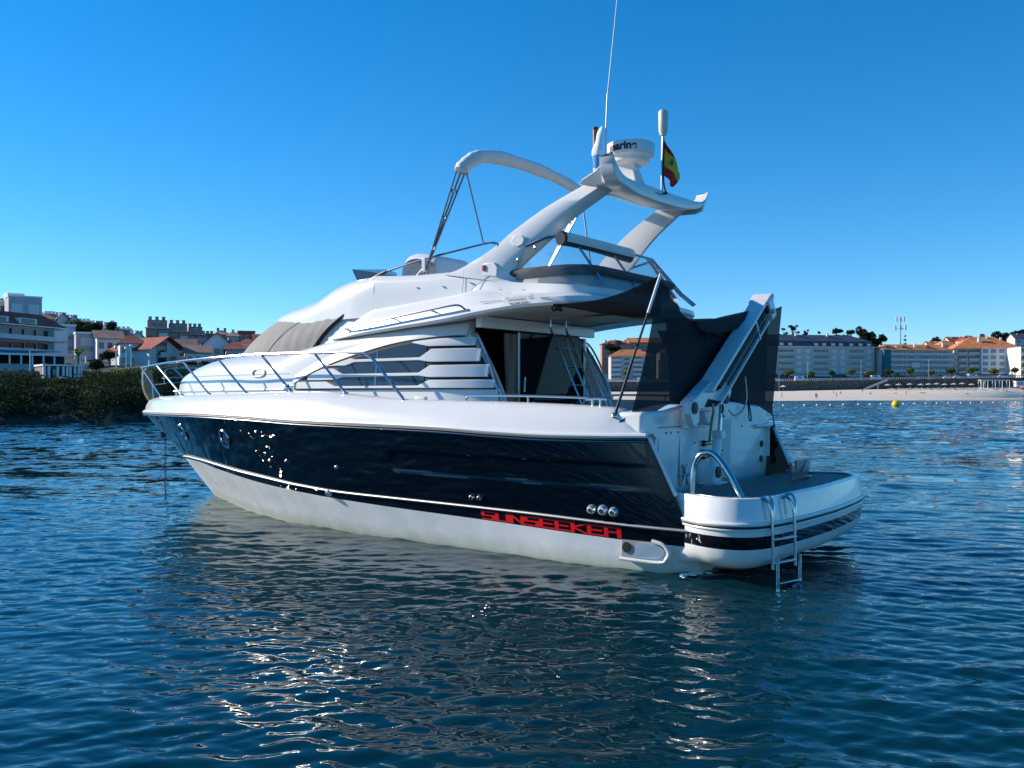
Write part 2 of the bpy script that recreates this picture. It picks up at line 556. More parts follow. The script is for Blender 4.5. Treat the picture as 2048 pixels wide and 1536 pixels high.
    nt_.links.new(a1.outputs[0], a2.inputs[0]); nt_.links.new(t2.outputs[0], a2.inputs[1])
    nt_.links.new(a2.outputs[0], a3.inputs[0]); nt_.links.new(t3.outputs[0], a3.inputs[1])
    b3 = nt_.nodes.new('ShaderNodeVectorMath'); b3.operation = 'NORMALIZE'
    nt_.links.new(a3.outputs[0], b3.inputs[0])
    nt_.links.new(b3.outputs[0], b.inputs['Normal'])
    me.materials.append(m)
    o = bpy.data.objects.new('water', me); COL.objects.link(o)
    tag(o, kind='structure')
    return o
make_water()

# ------------------------------------------------------------------ land: bearing (x per metre of depth) against depth
def at(px, d, z=0.0):
    return Vector(((px - 1024) / 1825.0 * d, d, z))
def zpix(y, d):
    return EYE + (788 - y) * d / 1825.0

def noise2(x, y, s=1.0):
    return (sin(x * 0.91 * s + 1.3) * sin(y * 1.07 * s + 0.4) + 0.5 * sin(x * 2.3 * s + y * 1.7 * s + 2.0) + 0.3 * sin(x * 4.1 * s - y * 3.7 * s))

HILL = {   # bearing: list of (depth, height) from the water's edge inland
    -900: [(48, -1.2), (52, 0.1), (58, 2.6), (66, 3.4), (100, 5.0), (150, 6.2), (175, 9.0), (215, 16), (255, 21), (310, 25), (480, 28)],
    -300: [(52, -1.2), (56, 0.1), (63, 2.2), (70, 2.6), (100, 3.8), (152, 6.2), (178, 9.0), (215, 16), (255, 21), (310, 25), (480, 28)],
    0:    [(57, -1.2), (61, 0.1), (68, 2.2), (75, 2.7), (105, 3.7), (154, 6.2), (182, 8.6), (215, 15), (255, 19), (310, 22), (480, 25)],
    150:  [(61, -1.2), (65, 0.1), (72, 2.2), (80, 2.7), (110, 3.6), (156, 6.2), (186, 8.2), (215, 13), (255, 17), (310, 20), (480, 23)],
    290:  [(66, -1.2), (70, 0.1), (77, 2.5), (85, 3.2), (115, 4.6), (160, 6.6), (190, 8.2), (215, 11), (255, 14.5), (310, 18), (480, 20)],
    420:  [(76, -1.2), (80, 0.1), (88, 3.0), (97, 3.9), (120, 5.2), (165, 6.8), (192, 8.0), (215, 9.5), (255, 12), (310, 14), (480, 16)],
    540:  [(92, -1.2), (96, 0.1), (105, 3.0), (115, 4.0), (140, 5.0), (170, 6.5), (195, 7.6), (220, 8.6), (260, 10), (310, 11), (480, 13)],
    800:  [(140, -1.2), (146, 0.1), (156, 2.8), (168, 4.0), (185, 4.8), (205, 5.6), (230, 6.4), (255, 7.2), (290, 8), (330, 9), (480, 12)],
    1080: [(205, -1.2), (212, 0.1), (225, 2.0), (240, 3.4), (260, 4.6), (280, 5.4), (300, 6.2), (320, 7), (345, 7.6), (380, 8.2), (480, 12)],
}
def heightfield(name, table, matl, nsub=10, rough=0.25):
    keys = sorted(table)
    rows = []
    cols = []
    for i in range(len(keys) - 1):
        n = max(2, int((keys[i + 1] - keys[i]) / 25))
        for k in range(n):
            t = k / n
            A, B = table[keys[i]], table[keys[i + 1]]
            cols.append((keys[i] * (1 - t) + keys[i + 1] * t, [(a[0] * (1 - t) + b[0] * t, a[1] * (1 - t) + b[1] * t) for a, b in zip(A, B)]))
    cols.append((keys[-1], table[keys[-1]]))
    for px, prof in cols:
        r = []
        for j in range(len(prof) - 1):
            for k in range(nsub // 2):
                t = k / (nsub // 2)
                d = prof[j][0] * (1 - t) + prof[j + 1][0] * t
                z = prof[j][1] * (1 - t) + prof[j + 1][1] * t
                if z > 0.3 and rough:
                    z += rough * noise2(px * 0.05, d * 0.3)
                r.append(at(px, d, z))
        r.append(at(px, *prof[-1]))
        rows.append(r)
    mb = MB().loft(rows)
    o = mb.build(name, matl, smooth=60)
    return o
def hill_z(table, px, d):
    keys = sorted(table)
    px = min(max(px, keys[0]), keys[-1] - 1e-6)
    i = max(k for k in range(len(keys) - 1) if keys[k] <= px)
    t = (px - keys[i]) / (keys[i + 1] - keys[i])
    ds = [a[0] * (1 - t) + b[0] * t for a, b in zip(table[keys[i]], table[keys[i + 1]])]
    zs = [a[1] * (1 - t) + b[1] * t for a, b in zip(table[keys[i]], table[keys[i + 1]])]
    return float(np.interp(d, ds, zs))
M['earth'] = mat('scrubby_earth', (0.018, 0.024, 0.011), 0.95, var=0.5, vscale=0.4, col2=(0.035, 0.030, 0.020))
M['sand'] = mat('pale_beach_sand', (0.76, 0.65, 0.51), 0.95, var=0.12, vscale=0.15)
M['paving'] = mat('grey_promenade_paving', (0.25, 0.25, 0.25), 0.9, var=0.2, vscale=0.5)
hill = tag(heightfield('hillside', HILL, 'earth'), kind='structure')

BEACH = {
    1080: [(205, -0.8), (212, -0.02), (216, 0.12), (300, 1.6), (402, 3.1)],
    1300: [(232, -0.8), (240, -0.02), (245, 0.12), (320, 1.7), (402, 3.1)],
    1543: [(258, -0.8), (266, -0.02), (272, 0.12), (340, 1.9), (402, 3.3)],
    1740: [(296, -0.8), (305, -0.02), (312, 0.14), (360, 2.4), (402, 4.2)],
    1900: [(330, -0.8), (340, -0.02), (347, 0.15), (375, 2.8), (402, 4.9)],
    2048: [(370, -0.8), (382, -0.02), (386, 0.15), (394, 3.6), (402, 5.4)],
    2500: [(384, -0.8), (392, -0.02), (394, 0.15), (398, 3.6), (402, 5.4)],
}
beach = tag(heightfield('beach', BEACH, 'sand', rough=0.04), kind='structure')
TOWN = {
    1080: [(402.6, 7.2), (424, 7.6), (445, 9.0)],
    1540: [(402.6, 7.5), (424, 7.9), (445, 9.3)],
    2048: [(402.6, 9.2), (424, 9.4), (445, 10.2)],
    2500: [(402.6, 9.4), (424, 9.5), (445, 10.2)],
}
SLOPE = {
    1080: [(445, 9.0), (480, 11), (520, 15), (560, 17), (800, 17)],
    1540: [(445, 9.3), (480, 12), (520, 17), (560, 19), (800, 19)],
    2048: [(445, 10.2), (480, 14), (520, 22), (560, 27), (800, 27)],
    2500: [(445, 10.2), (480, 14), (520, 24), (560, 30), (800, 32)],
}
tag(heightfield('town_slope', SLOPE, 'earth', rough=0.1), kind='structure')
town = tag(heightfield('promenade', TOWN, 'paving', rough=0.0), kind='structure')

# ================================================================== the motor yacht (local X forward, Y to port, Z up, 0 = waterline)
HEAD = radians(36.435)
yacht = empty('motor_yacht', (3.13, 11.82, 0.0), pi - HEAD)
tag(yacht, 'large white motor yacht with a navy hull, flybridge and swim platform, at anchor', 'motor yacht')

y_rail = pchip([.49, .8, 1.2, 1.7, 2.4, 3.4, 5, 7, 8, 9, 10, 11, 12, 12.8, 13.4, 13.7, 13.9], [2.03, 2.11, 2.18, 2.23, 2.265, 2.28, 2.28, 2.22, 2.13, 1.98, 1.76, 1.46, 1.05, .67, .33, .15, .012])
z_rail = pchip([.49, 1.0, 1.7, 2.5, 3.4, 4.5, 6.3, 7.6, 9.3, 11, 13.2, 13.9], [1.56, 1.55, 1.55, 1.57, 1.605, 1.625, 1.65, 1.69, 1.71, 1.70, 1.67, 1.635])
y_str = pchip([-.02, .4, .9, 1.9, 3.1, 4.4, 5.5, 6.6, 7.5, 8.3, 9.2, 10, 11, 11.7, 12.2, 12.46], [1.955, 2.01, 2.05, 2.08, 2.08, 2.08, 2.06, 2.0, 1.9, 1.76, 1.54, 1.27, .84, .48, .18, .012])
z_str = pchip([-.02, .9, 1.9, 3.1, 4.4, 5.4, 6.6, 7.5, 8.3, 9.2, 10, 11, 12, 12.46], [.535, .555, .585, .605, .62, .63, .68, .74, .785, .84, .865, .855, .80, .765])
y_wl = pchip([-.02, .15, .5, 1.6, 2.6, 3.6, 4.8, 6.2, 7.4, 8.3, 9.1, 10.1, 10.9, 11.4], [1.50, 1.74, 1.92, 1.96, 1.93, 1.9, 1.86, 1.74, 1.55, 1.3, 1.02, .58, .22, .012])

def hull_grid(xa0, xa1, nt, nv, fy0, fz0, xs0, fy1, fz1, xs1, flare):
    """rows along t; row 0 is the lower curve, row 1 the upper."""
    rows = []
    for i in range(nt + 1):
        t = i / nt
        t = t + 0.12 * sin(2 * pi * t) / (2 * pi) * -1
        X0 = xa0 + (xs0 - xa0) * t
        X1 = xa1 + (xs1 - xa1) * t
        r = []
        for j in range(nv + 1):
            v = j / nv
            X = X0 + (X1 - X0) * v
            w = v ** (1 + flare * max(0.0, (t - 0.45) / 0.55))
            Y = fy0(X0) * (1 - w) + fy1(X1) * w
            Z = fz0(X0) * (1 - v) + fz1(X1) * v
            r.append((X, Y, Z))
        rows.append(r)
    return rows

# topsides, with the long shallow recessed panel aft
def smooth01(a, b, x):
    t = min(1.0, max(0.0, (x - a) / (b - a))); return t * t * (3 - 2 * t)
rows = hull_grid(-0.02, 0.47, 220, 44, y_str, z_str, 12.46, y_rail, z_rail, 13.88, 0.55)
HULL_ROWS = rows
rr = []
for r in rows:
    q = []
    for X, Y, Z in r:
        zc = 1.105 + 0.008 * X; hh = 0.135
        dx = max(0.0, X - 4.25)
        dz = abs(Z - zc)
        dd = sqrt(dx * dx + dz * dz) if dx > 0 else dz
        k = 1 - smooth01(hh - 0.012, hh + 0.012, dd)
        k *= smooth01(0.25, 1.3, X)
        q.append((X, max(Y - 0.022 * k, 0.0), Z))
    rr.append(q)
hull = MB().loft(rr).mirror().build('hull', 'navy', yacht, smooth=28)
hull['label'] = 'glossy navy topsides'
# inside of the wings beside the swim platform
mb = MB()
for s in (1,):
    E = [rows[0][j] for j in range(0, 45, 4)]
    inn = [(x + 0.02, y - 0.09, z) for x, y, z in E]
    inn2 = [(x + 0.75, y - 0.10, z) for x, y, z in E]
    mb.loft([E, inn, inn2])
mb.pair().build('hull_wing_lining', 'black', yacht, smooth=40)
mb = MB().tube([(x - 0.004, y - 0.045, z) for x, y, z in rows[0][16:]], 0.03, 8, flat=1).mirror()
mb.build('wing_edge_trim', 'gel', yacht)

# white bottom with the black boot stripe above
y_band = lambda X: y_str(X) - 0.03
def z_band(X):
    return pchip([-.02, .8, 2.8, 4.5, 5.9, 7.5, 9.2, 10.4, 11.6, 12.3], [.345, .365, .435, .48, .53, .62, .745, .80, .77, .72])(X)
xb = 12.28
mb = MB().loft(hull_grid(-0.02, -0.02, 120, 4, lambda X: y_band(X), z_band, xb, y_str, z_str, 12.46, 0)).mirror()
boot = mb.build('boot_stripe', 'black', yacht, smooth=40)
def z0(X): return 0.0
rows_b = hull_grid(0.0, -0.02, 140, 8, y_wl, z0, 11.40, y_band, z_band, xb, 0.1)
def keel(X): return (X, 0.0, -0.75 + 0.75 * max(0, (X - 8.5) / 2.9) ** 2)
rows_c = []
for r in rows_b:
    X, Y, Z = r[0]
    kx = min(X, 11.39)
    K = keel(kx)
    rows_c.append([(kx, 0.0, min(K[2], -0.005)), (kx, Y * 0.55, min(K[2] * 0.78, -0.005)), (X, Y * 0.93, min(-0.25 * min(1, Y), -0.004))] + r)
mb = MB().loft(rows_c).mirror()
# closed stern under the platform
st = [rows_c[0][j] for j in range(len(rows_c[0]))]
mb.add(st + [(x, -y, z) for x, y, z in reversed(st)], [tuple(range(2 * len(st)))])
mb.build('hull_bottom', 'bottom', yacht, smooth=40)
# silver strake along the chine
M['render_outlet'] = mat('grey_outlet_moulding', (0.30, 0.31, 0.31), 0.5)
M['strake'] = mat('dull_steel_strake', (0.40, 0.41, 0.41), 0.5, metal=0.6)
pth = [(X, y_str(X) + 0.008, z_str(X) - 0.005) for X in np.linspace(12.42, -0.02, 90)]
MB().tube(pth, 0.026, 8, flat=0.7).mirror().build('chine_strake', 'strake', yacht)

# lettering on the boot stripe, strokes on a 4 x 6 cell
GL = {
    'S': [(4, 6, 0, 6), (0, 6, 0, 3), (0, 3, 4, 3), (4, 3, 4, 0), (4, 0, 0, 0)],
    'U': [(0, 6, 0, 0), (0, 0, 4, 0), (4, 0, 4, 6)],
    'N': [(0, 0, 0, 6), (0, 6, 4, 0), (4, 0, 4, 6)],
    'E': [(4, 6, 0, 6), (0, 6, 0, 0), (0, 0, 4, 0), (0, 3, 3.4, 3)],
    'K': [(0, 0, 0, 6), (4, 6, 0, 3), (0, 3, 4, 0)],
    'R': [(0, 0, 0, 6), (0, 6, 4, 6), (4, 6, 4, 0), (0, 3, 4, 3)],
}
mb = MB()
word = 'SUNSEEKER'
XL0, XL1 = 2.86, 0.80
step = (XL0 - XL1) / len(word)
def on_band(X, v):
    zt = z_str(X) - 0.045; zb = z_band(X) + 0.012
    return (X, (y_str(X) * (zt - z_band(X)) / (z_str(X) - z_band(X)) * 0 + y_band(X) + (y_str(X) - y_band(X)) * ((zb + (zt - zb) * v) - z_band(X)) / (z_str(X) - z_band(X))) + 0.004, zb + (zt - zb) * v)
for i, ch in enumerate(word):
    x0 = XL0 - i * step
    for ax, ay, bx_, by in GL[ch]:
        w = 0.66
        dx, dy = bx_ - ax, by - ay
        L = sqrt(dx * dx + dy * dy); nx, ny = -dy / L * w, dx / L * w
        ex, ey = dx / L * w, dy / L * w
        qd = [(ax - ex + nx, ay - ey + ny * .8), (bx_ + ex + nx, by + ey + ny * .8), (bx_ + ex - nx, by + ey - ny * .8), (ax - ex - nx, ay - ey - ny * .8)]
        P = []
        for u, v in qd:
            vv = min(1.0, max(0.0, (v + 0.5) / 7.0))
            P.append(on_band(x0 - (u + 0.6) / 5.35 * step, vv))
        mb.add(P, [(0, 1, 2, 3)])
MBo = mb.build('hull_lettering', 'red', boot, smooth=0, fix=False)

# rub rail: white lip, black insert, white lip
def rail_path(dy, dz, xs):
    return [(X, y_rail(X) + dy, z_rail(X) + dz) for X in xs]
xr = [13.9 - (13.9 - 0.47) * (1 - (1 - i / 110.0) ** 1.0) for i in range(111)]
rub = MB().tube(rail_path(0.020, 0.030, xr), 0.030, 8).mirror().build('rub_rail', 'plastic', yacht)
MB().tube(rail_path(0.028, -0.008, xr), 0.017, 6).mirror().build('rub_rail_insert', 'rubber', rub)
MB().tube(rail_path(0.018, -0.036, xr), 0.017, 6).mirror().build('rub_rail_lip', 'steel', rub)

# bulwark and deck
z_bul = pchip([.47, .63, .75, .98, 1.3, 1.9, 2.7, 3.1, 4.28, 4.76, 5.46, 5.84, 6.83, 8.0, 9.6, 11.5, 12.6, 13.25, 13.6, 13.88], [1.60, 1.66, 1.79, 1.905, 1.925, 1.95, 1.97, 1.975, 2.0, 2.025, 2.07, 2.10, 2.11, 2.09, 2.06, 2.03, 2.01, 1.965, 1.85, 1.66])
rows = []
for X in np.concatenate([np.linspace(.47, 1.3, 20), np.linspace(1.4, 12.8, 110), np.linspace(12.85, 13.88, 30)]):
    yr_, zr_, zb_ = y_rail(X), z_rail(X) + 0.03, z_bul(X)
    h = max(zb_ - zr_, 0.0)
    k = min(1.0, yr_ / 0.6)
    i_ = 0.24 * min(1, h / 0.3) * k
    f = lambda a: max(0.0, yr_ - a)
    wd = 0.16 * k
    rows.append([(X, f(0), zr_), (X, f(i_ * .10), zr_ + h * .22), (X, f(i_ * .30), zr_ + h * .5), (X, f(i_ * .62), zr_ + h * .80), (X, f(i_ * .86), zr_ + h * .94), (X, f(i_ + .035 * k), zr_ + h), (X, f(i_ + wd), zr_ + h + 0.004), (X, f(i_ + wd + .02), zr_ + h - .02), (X, f(i_ + wd + .04), min(zr_ + h - .05, 1.86)), (X, 0 if X > 3.2 else f(i_ + wd + .05), min(zr_ + h - .06, 1.86 if X > 3.2 else 1.15))])
bulwark = MB().loft(rows).mirror().build('bulwark', 'gel', yacht, smooth=50)
# little dark screw studs along the bulwark top aft
MB_ = MB()
for X in (1.55, 2.1, 2.75, 3.35):
    MB_.box((X, y_rail(X) - 0.30, z_bul(X) - 0.0), (0.05, 0.02, 0.02))
MB_.mirror().build('deck_fitting', 'steel', bulwark)

# skin fittings and portholes
HP = np.array(HULL_ROWS)                    # stations x heights x 3
def hull_idx(X, Z):
    d = (HP[..., 0] - X) ** 2 + (HP[..., 2] - Z) ** 2
    return np.unravel_index(np.argmin(d), d.shape)
def hull_pt(X, Z):
    i, j = hull_idx(X, Z)
    return Vector(HP[i, j])
def hull_nrm(X, Z):
    i, j = hull_idx(X, Z)
    a = Vector(HP[min(i + 2, HP.shape[0] - 1), j] - HP[max(i - 2, 0), j]); b = Vector(HP[i, min(j + 2, HP.shape[1] - 1)] - HP[i, max(j - 2, 0)])
    n = a.cross(b); n.normalize()
    return n if n.y > 0 else -n
for X, Z in ((10.25, 1.37), (8.42, 1.33)):
    for sgn in (1, -1):
        p = hull_pt(X, Z); n = hull_nrm(X, Z)
        p = Vector((p.x, p.y * sgn, p.z)); n = Vector((n.x, n.y * sgn, n.z))
        R = n.to_track_quat('Z', 'Y').to_matrix()
        po = MB().lathe([(.17, -.05), (.172, .012), (.16, .026), (.142, .026), (.135, .006), (.135, -.05)], p, 28, R @ Matrix.Diagonal((1, 1, 1)), caps=False).build('porthole', 'steel', yacht)
        MB().lathe([(.137, -.002), (.05, .002), (.0001, .002)], p, 24, R, caps=False).build('pane', 'glass', po)
        po.scale = (1, 1, 1)
for (X, Z, r) in ((1.17, .70, .05), (1.02, .70, .055), (.88, .69, .05), (5.75, .60, .045), (5.5, 1.0, .03), (2.97, .73, .035), (2.84, .73, .035)):
    p = Vector((X, y_str(X) + (Z - z_str(X)) * 0.12 + 0.012, Z))
    R = Vector((0, 1, -0.1)).to_track_quat('Z', 'Y').to_matrix()
    MB().lathe([(r * 1.2, -.03), (r * 1.2, .012), (r * .8, .05), (r * .5, .055), (r * .42, .0)], p, 14, R, caps=False).build('skin_fitting', 'shell' if X not in (2.97, 2.84) else 'rail_alu', yacht)
# exhaust scoop low on the quarter
R = Matrix.Identity(3)
prof = [(.80, .372), (.42, .368), (.30, .34), (.24, .27), (.26, .20), (.34, .155), (.80, .15)]
Yq = lambda X: y_band(X) + .012
scoop = MB().prism(prof, lambda p: (p[0], Yq(p[0]) - 0.018 + (0.02 if p[1] < .3 else .012), p[1]), lambda p: (p[0], Yq(p[0]) - .09, p[1])).build('exhaust_outlet', 'render_outlet', yacht, smooth=0)
pr = [(.82, .15), (.34, .14), (.245, .19), (.22, .27), (.285, .35), (.42, .385)]
MB().tube([(p.x, Yq(p.x) + .012, p.z) for p in spline([(a, 0, b) for a, b in pr], 6)], .022, 8).build('outlet_lip', 'bottom', scoop)
MB().prism([(.74 + .05 * cos(a), .285 + .062 * sin(a)) for a in np.linspace(0, 2 * pi, 17)[:-1]], lambda p: (p[0], Yq(p[0]) + 0.012, p[1]), lambda p: (p[0], Yq(p[0]) - .03, p[1])).build('outlet_pipe', 'rubber', scoop, smooth=0)
MB().prism([(.60, .352), (.40, .35), (.31, .32), (.27, .27), (.29, .215), (.36, .175), (.64, .172)], lambda p: (p[0], Yq(p[0]) + 0.004, p[1]), lambda p: (p[0], Yq(p[0]) - .05, p[1])).build('outlet_floor', 'shell', scoop, smooth=0)

# ------------------------------------------------------------------ swim platform
def plat_plan(o=0.0):
    half = [(.25, 1.88 + o * .2), (.05, 1.935 + o * .4), (-.13, 2.02 + o), (-.32, 2.085 + o), (-.53, 2.09 + o), (-.71 - o * .3, 2.01 + o), (-.84 - o * .6, 1.80 + o * .7), (-.92 - o * .8, 1.40 + o * .3), (-.965 - o, .85), (-.99 - o, .35), (-1.0 - o, 0)]
    c = spline([(x, y, 0) for x, y in half] , 6)
    c2 = [Vector((p.x, -p.y, 0)) for p in reversed(c[:-1])]
    return c + c2
secs = [(-.14, .900), (-.11, .942), (-.05, .950), (-.02, .94), (.012, .82), (.035, .70), (.04, .665)]
rows = [[(p.x, p.y, z) for p in plat_plan(o)] for o, z in secs]
plat = MB().loft(rows).build('swim_platform', 'gel', yacht, smooth=45)
rows = [[(p.x, p.y, z) for p in plat_plan(o)] for o, z in [(.04, .615), (.038, .56), (.034, .535)]]
MB().loft(rows).build('platform_skirt', 'gel', plat, smooth=45)
rows = [[(p.x, p.y, z) for p in plat_plan(o)] for o, z in [(.034, .535), (.026, .47), (.008, .395)]]
MB().loft(rows).build('platform_stripe', 'black', plat, smooth=45)
rows = [[(p.x, p.y, z) for p in plat_plan(o)] for o, z in [(.006, .395), (-.03, .30), (-.10, .215), (-.22, .16)]] + [[(max(p.x, -.35) * .6 + .1, p.y * .80, .10) for p in plat_plan(-.3)]]
MB().loft(rows).build('platform_underside', 'bottom', plat, smooth=60)
pp = plat_plan(.05)
MB().tube([(p.x, p.y, .668) for p in pp], .022, 8).build('platform_rail', 'plastic', plat)
MB().tube([(p.x * 1.0, p.y, .640) for p in pp], .020, 8).build('platform_rail_insert', 'rubber', plat)
MB().tube([(p.x, p.y, .612) for p in pp], .014, 8).build('platform_rail_lip', 'plastic', plat)
c = plat_plan(-.14)
MB().add([(p.x, p.y, .925) for p in c], [tuple(range(len(c)))]).build('teak_deck', 'teak', plat, smooth=0)
c = plat_plan(-.12)
MB().tube([(p.x, p.y, .932) for p in c], .016, 6).build('deck_edge_trim', 'rail_alu', plat)

# transom
def tx(z): return .56 - .04 * (z - .95)
pl = [(-2.03, .70), (2.03, .70), (2.03, 1.86), (1.5, 1.87), (1.0, 1.93), (.2, 1.97), (-.6, 1.97), (-1.2, 1.93), (-1.7, 1.86), (-2.02, 1.66)]
transom = MB().prism(pl, lambda p: (tx(p[1]), p[0], p[1]), lambda p: (tx(p[1]) + .45, p[0] * .98, p[1])).build('transom', 'gel', yacht, bevel=.05)
# moulded column, door seam and side fin
MB().loft([[(tx(z) - .002, -.28, z), (tx(z) - .075, -.36, z), (tx(z) - .075, -.56, z), (tx(z) - .002, -.66, z)] for z in np.linspace(.93, 1.72, 8)]).build('transom_column', 'gel', transom, smooth=30)
mb = MB()
for y in (1.05, 1.62):
    mb.box((tx(1.3) - .004, y, 1.3), (.012, .012, .74))
mb.box((tx(1.68) - .0045, 1.33, 1.67), (.012, .58, .012))
mb.build('door_seam', 'grey_letter', transom, smooth=0)
MB().tube([(tx(1.6) - .03, y, 1.60) for y in np.linspace(-1.35, -2.08, 6)], .03, 8).build('rub_rail_end', 'steel', transom)
for (y, z, w, h) in ((-1.62, 1.34, .13, .16), (-1.62, 1.12, .14, .14)):
    f = MB().box((tx(z) - .006, y, z), (.016, w, h)).build('shower_socket' if z > 1.2 else 'shore_power_inlet', 'plastic', transom, bevel=.01)
    MB().lathe([(.045, 0), (.05, .02), (.03, .03), (.0001, .03)], (tx(z) - .014, y, z), 14, Vector((-1, 0, 0)).to_track_quat('Z', 'Y').to_matrix()).build('socket_cap', 'rubber', f)
mb = MB()
for y, z in ((1.42, 1.60), (1.30, 1.60), (1.10, 1.60), (1.7, 1.55), (.62, 1.45), (-.9, 1.62)):
    mb.lathe([(.014, 0), (.012, .008), (.0001, .01)], (tx(z) - .001, y, z), 8, Vector((-1, 0, 0)).to_track_quat('Z', 'Y').to_matrix())
mb.build('bolt_head', 'dark', transom)
# folded cleat brace and small cable glands
mb = MB()
for a in (0, 60, 120):
    d = Vector((0, cos(radians(a)), sin(radians(a)))) * .15
    c0 = Vector((tx(1.05) - .03, .92, 1.06))
    mb.tube([c0 - d, c0 + d], .014, 6)
mb.build('folding_bracket', 'rail_alu', transom)
mb = MB()
for z in (1.45, 1.41, 1.33, 1.24):
    mb.box((tx(z) - .02, .38, z), (.04, .045, .035))
mb.build('cable_gland', 'dark', transom)
mb = MB()
for z in (1.45, 1.41, 1.33):
    mb.tube(spline([(tx(z) - .04, .36, z), (.46, .26, z + .01), (.44, .18, 1.42)], 6), .008, 6)
mb.tube(spline([(tx(1.24) - .04, .36, 1.24), (.44, .22, 1.28), (.40, .08, 1.27)], 6), .008, 6)
mb.tube(spline([(.38, .10, 1.33), (.40, .17, 1.33), (.41, .19, 1.25), (.42, .20, 1.02)], 6), .009, 6)
mb.build('cable', 'rope', transom)
MB().lathe([(.012, 0), (.022, .01), (.022, .17), (.01, .18)], (.42, .2, 1.0), 10).build('shower_head', 'rail_alu', transom)

# ------------------------------------------------------------------ stowed gangway crane on the transom
ax0 = Vector((.325, .72, 1.99)); ax1 = Vector((.325, -1.17, 3.295))
axd = (ax1 - ax0).normalized()
nup = Vector((0, -axd.z, axd.y)); nup = nup if nup.z > 0 else -nup      # up-left face normal
nup.normalize()
aft = axd.cross(nup); aft = aft if aft.x < 0 else -aft
aft.normalize()
Ra = Matrix((axd, nup, aft)).transposed()
Lx = (ax1 - ax0).length
mid = (ax0 + ax1) / 2
crane = MB().box(mid + nup * .135, (Lx, .05, .25), Ra).box(mid - nup * .145, (Lx * .90, .035, .23), Ra).box(mid - aft * .11 - nup * .0, (Lx, .26, .03), Ra)
crane = crane.build('gangway_crane', 'crane', yacht, bevel=.012)
crane['label'] = 'white stowed gangway crane rising diagonally above the transom'
MB().box(ax1 - axd * .02 + aft * .0, (.20, .34, .30), Ra).box(ax1 + axd * .06 + nup * .12, (.14, .09, .31), Ra).build('crane_head', 'crane', crane, bevel=.03)
mb = MB()
for k in range(4):
    c0 = ax0 + axd * (.42 + k * .40) + aft * .03 - nup * .03
    mb.box(c0 + nup * .02, (.37, .03, .10), Ra)
mb.build('gangway_plank', 'rail_alu', crane, bevel=.004)
mb = MB()
mb.box(mid + aft * .085 + nup * .045, (Lx * .80, .07, .04), Ra)
mb.box(ax1 - axd * .30 + aft * .10 + nup * .04, (.14, .08, .03), Ra)
mb.box(ax1 - axd * .14 + aft * .12 + nup * .05, (.10, .09, .03), Ra)
mb.build('cable_slot', 'dark', crane, smooth=0)
mb = MB()
for k in (1.62,):
    mb.box(ax0 + axd * (k / 1.0 * 1.05) + aft * .10 - nup * .02, (.03, .30, .05), Ra)
mb.build('crane_strap', 'crane', crane, bevel=.005)
MB().tube([ax0 + axd * .42 + aft * .12 - nup * .05, ax0 + axd * 2.0 + aft * .12 - nup * .05], .012, 6).build('crane_rod', 'rubber', crane)
MB().lathe([(.03, 0), (.035, .02), (.035, .07), (.0001, .08)], ax1 + aft * .12 - nup * .02 - axd * .08, 10, Ra).build('deck_light', 'cream', crane)
# foot of the arm and hinge plates
bk = MB()
bk.prism([(1.32, 1.83), (1.31, 1.93), (1.27, 1.98), (1.12, 1.98), (1.05, 1.92), (1.05, 1.73), (1.16, 1.67), (1.21, 1.68)], lambda p: (.27, p[0], p[1]), lambda p: (.36, p[0], p[1]))
bk.prism([(1.06, 1.90), (.30, 1.92), (.30, 1.64), (1.06, 1.64)], lambda p: (.49, p[0], p[1]), lambda p: (.60, p[0], p[1]))
bk.prism([(.72, 1.85), (.36, 1.86), (.40, 1.75), (.55, 1.67), (.63, 1.69)], lambda p: (.36, p[0], p[1]), lambda p: (.47, p[0], p[1]))
bk.prism([(1.22, 1.93), (1.19, 1.98), (1.12, 2.01), (.62, 2.25), (.16, 2.22), (.02, 2.12), (.10, 1.99), (.20, 1.94), (.40, 1.95), (.84, 1.89), (1.04, 1.88)], lambda p: (.29, p[0], p[1]), lambda p: (.46, p[0], p[1]))
bracket = bk.build('crane_bracket', 'crane', crane, bevel=.010)
mb = MB()
Rm = Vector((-1, 0, 0)).to_track_quat('Z', 'Y').to_matrix()
for p in ((.262, 1.20, 1.90), (.282, .22, 2.015), (.262, .51, 1.08)):
    mb.lathe([(.072, -.004), (.072, .012), (.060, .014), (.0001, .014)], p, 20, Rm)
mb.build('pivot_cap', 'rubber', crane)
MB().prism([(.87, 1.91), (.76, 2.01), (.42, 1.98), (.51, 1.91)], lambda p: (.284, p[0], p[1]), lambda p: (.30, p[0], p[1])).build('bracket_pocket', 'dark', bracket, smooth=0)
ram = MB().tube([(.34, .51, 1.06), (.34, .34, 1.50)], .060, 16).box((.34, .315, 1.545), (.13, .14, .11)).build('hydraulic_ram', 'crane', yacht, bevel=.01)
MB().tube([(.34, .30, 1.57), (.34, .235, 1.99)], .027, 14).build('ram_rod', 'steel', ram)
MB().box((.36, .46, .935), (.26, .34, .02)).prism([(.62, .95), (.60, 1.10), (.54, 1.16), (.46, 1.16), (.40, 1.08), (.38, .95)], lambda p: (.275, p[0], p[1]), lambda p: (.42, p[0], p[1])).build('ram_foot', 'crane', ram, bevel=.008)
MB().tube(spline([(.26, .68, 1.95), (.25, .69, 1.84), (.30, .62, 1.76), (.38, .48, 1.62), (.44, .38, 1.50), (.46, .36, 1.44)], 6), .017, 8).build('hydraulic_hose', 'hose', crane)
mb = MB()
mb.tube(spline([(.20, -.20, 2.30), (.20, -.26, 2.0), (.24, -.18, 1.84), (.26, .02, 1.79), (.28, .14, 1.86)], 6), .010, 6)
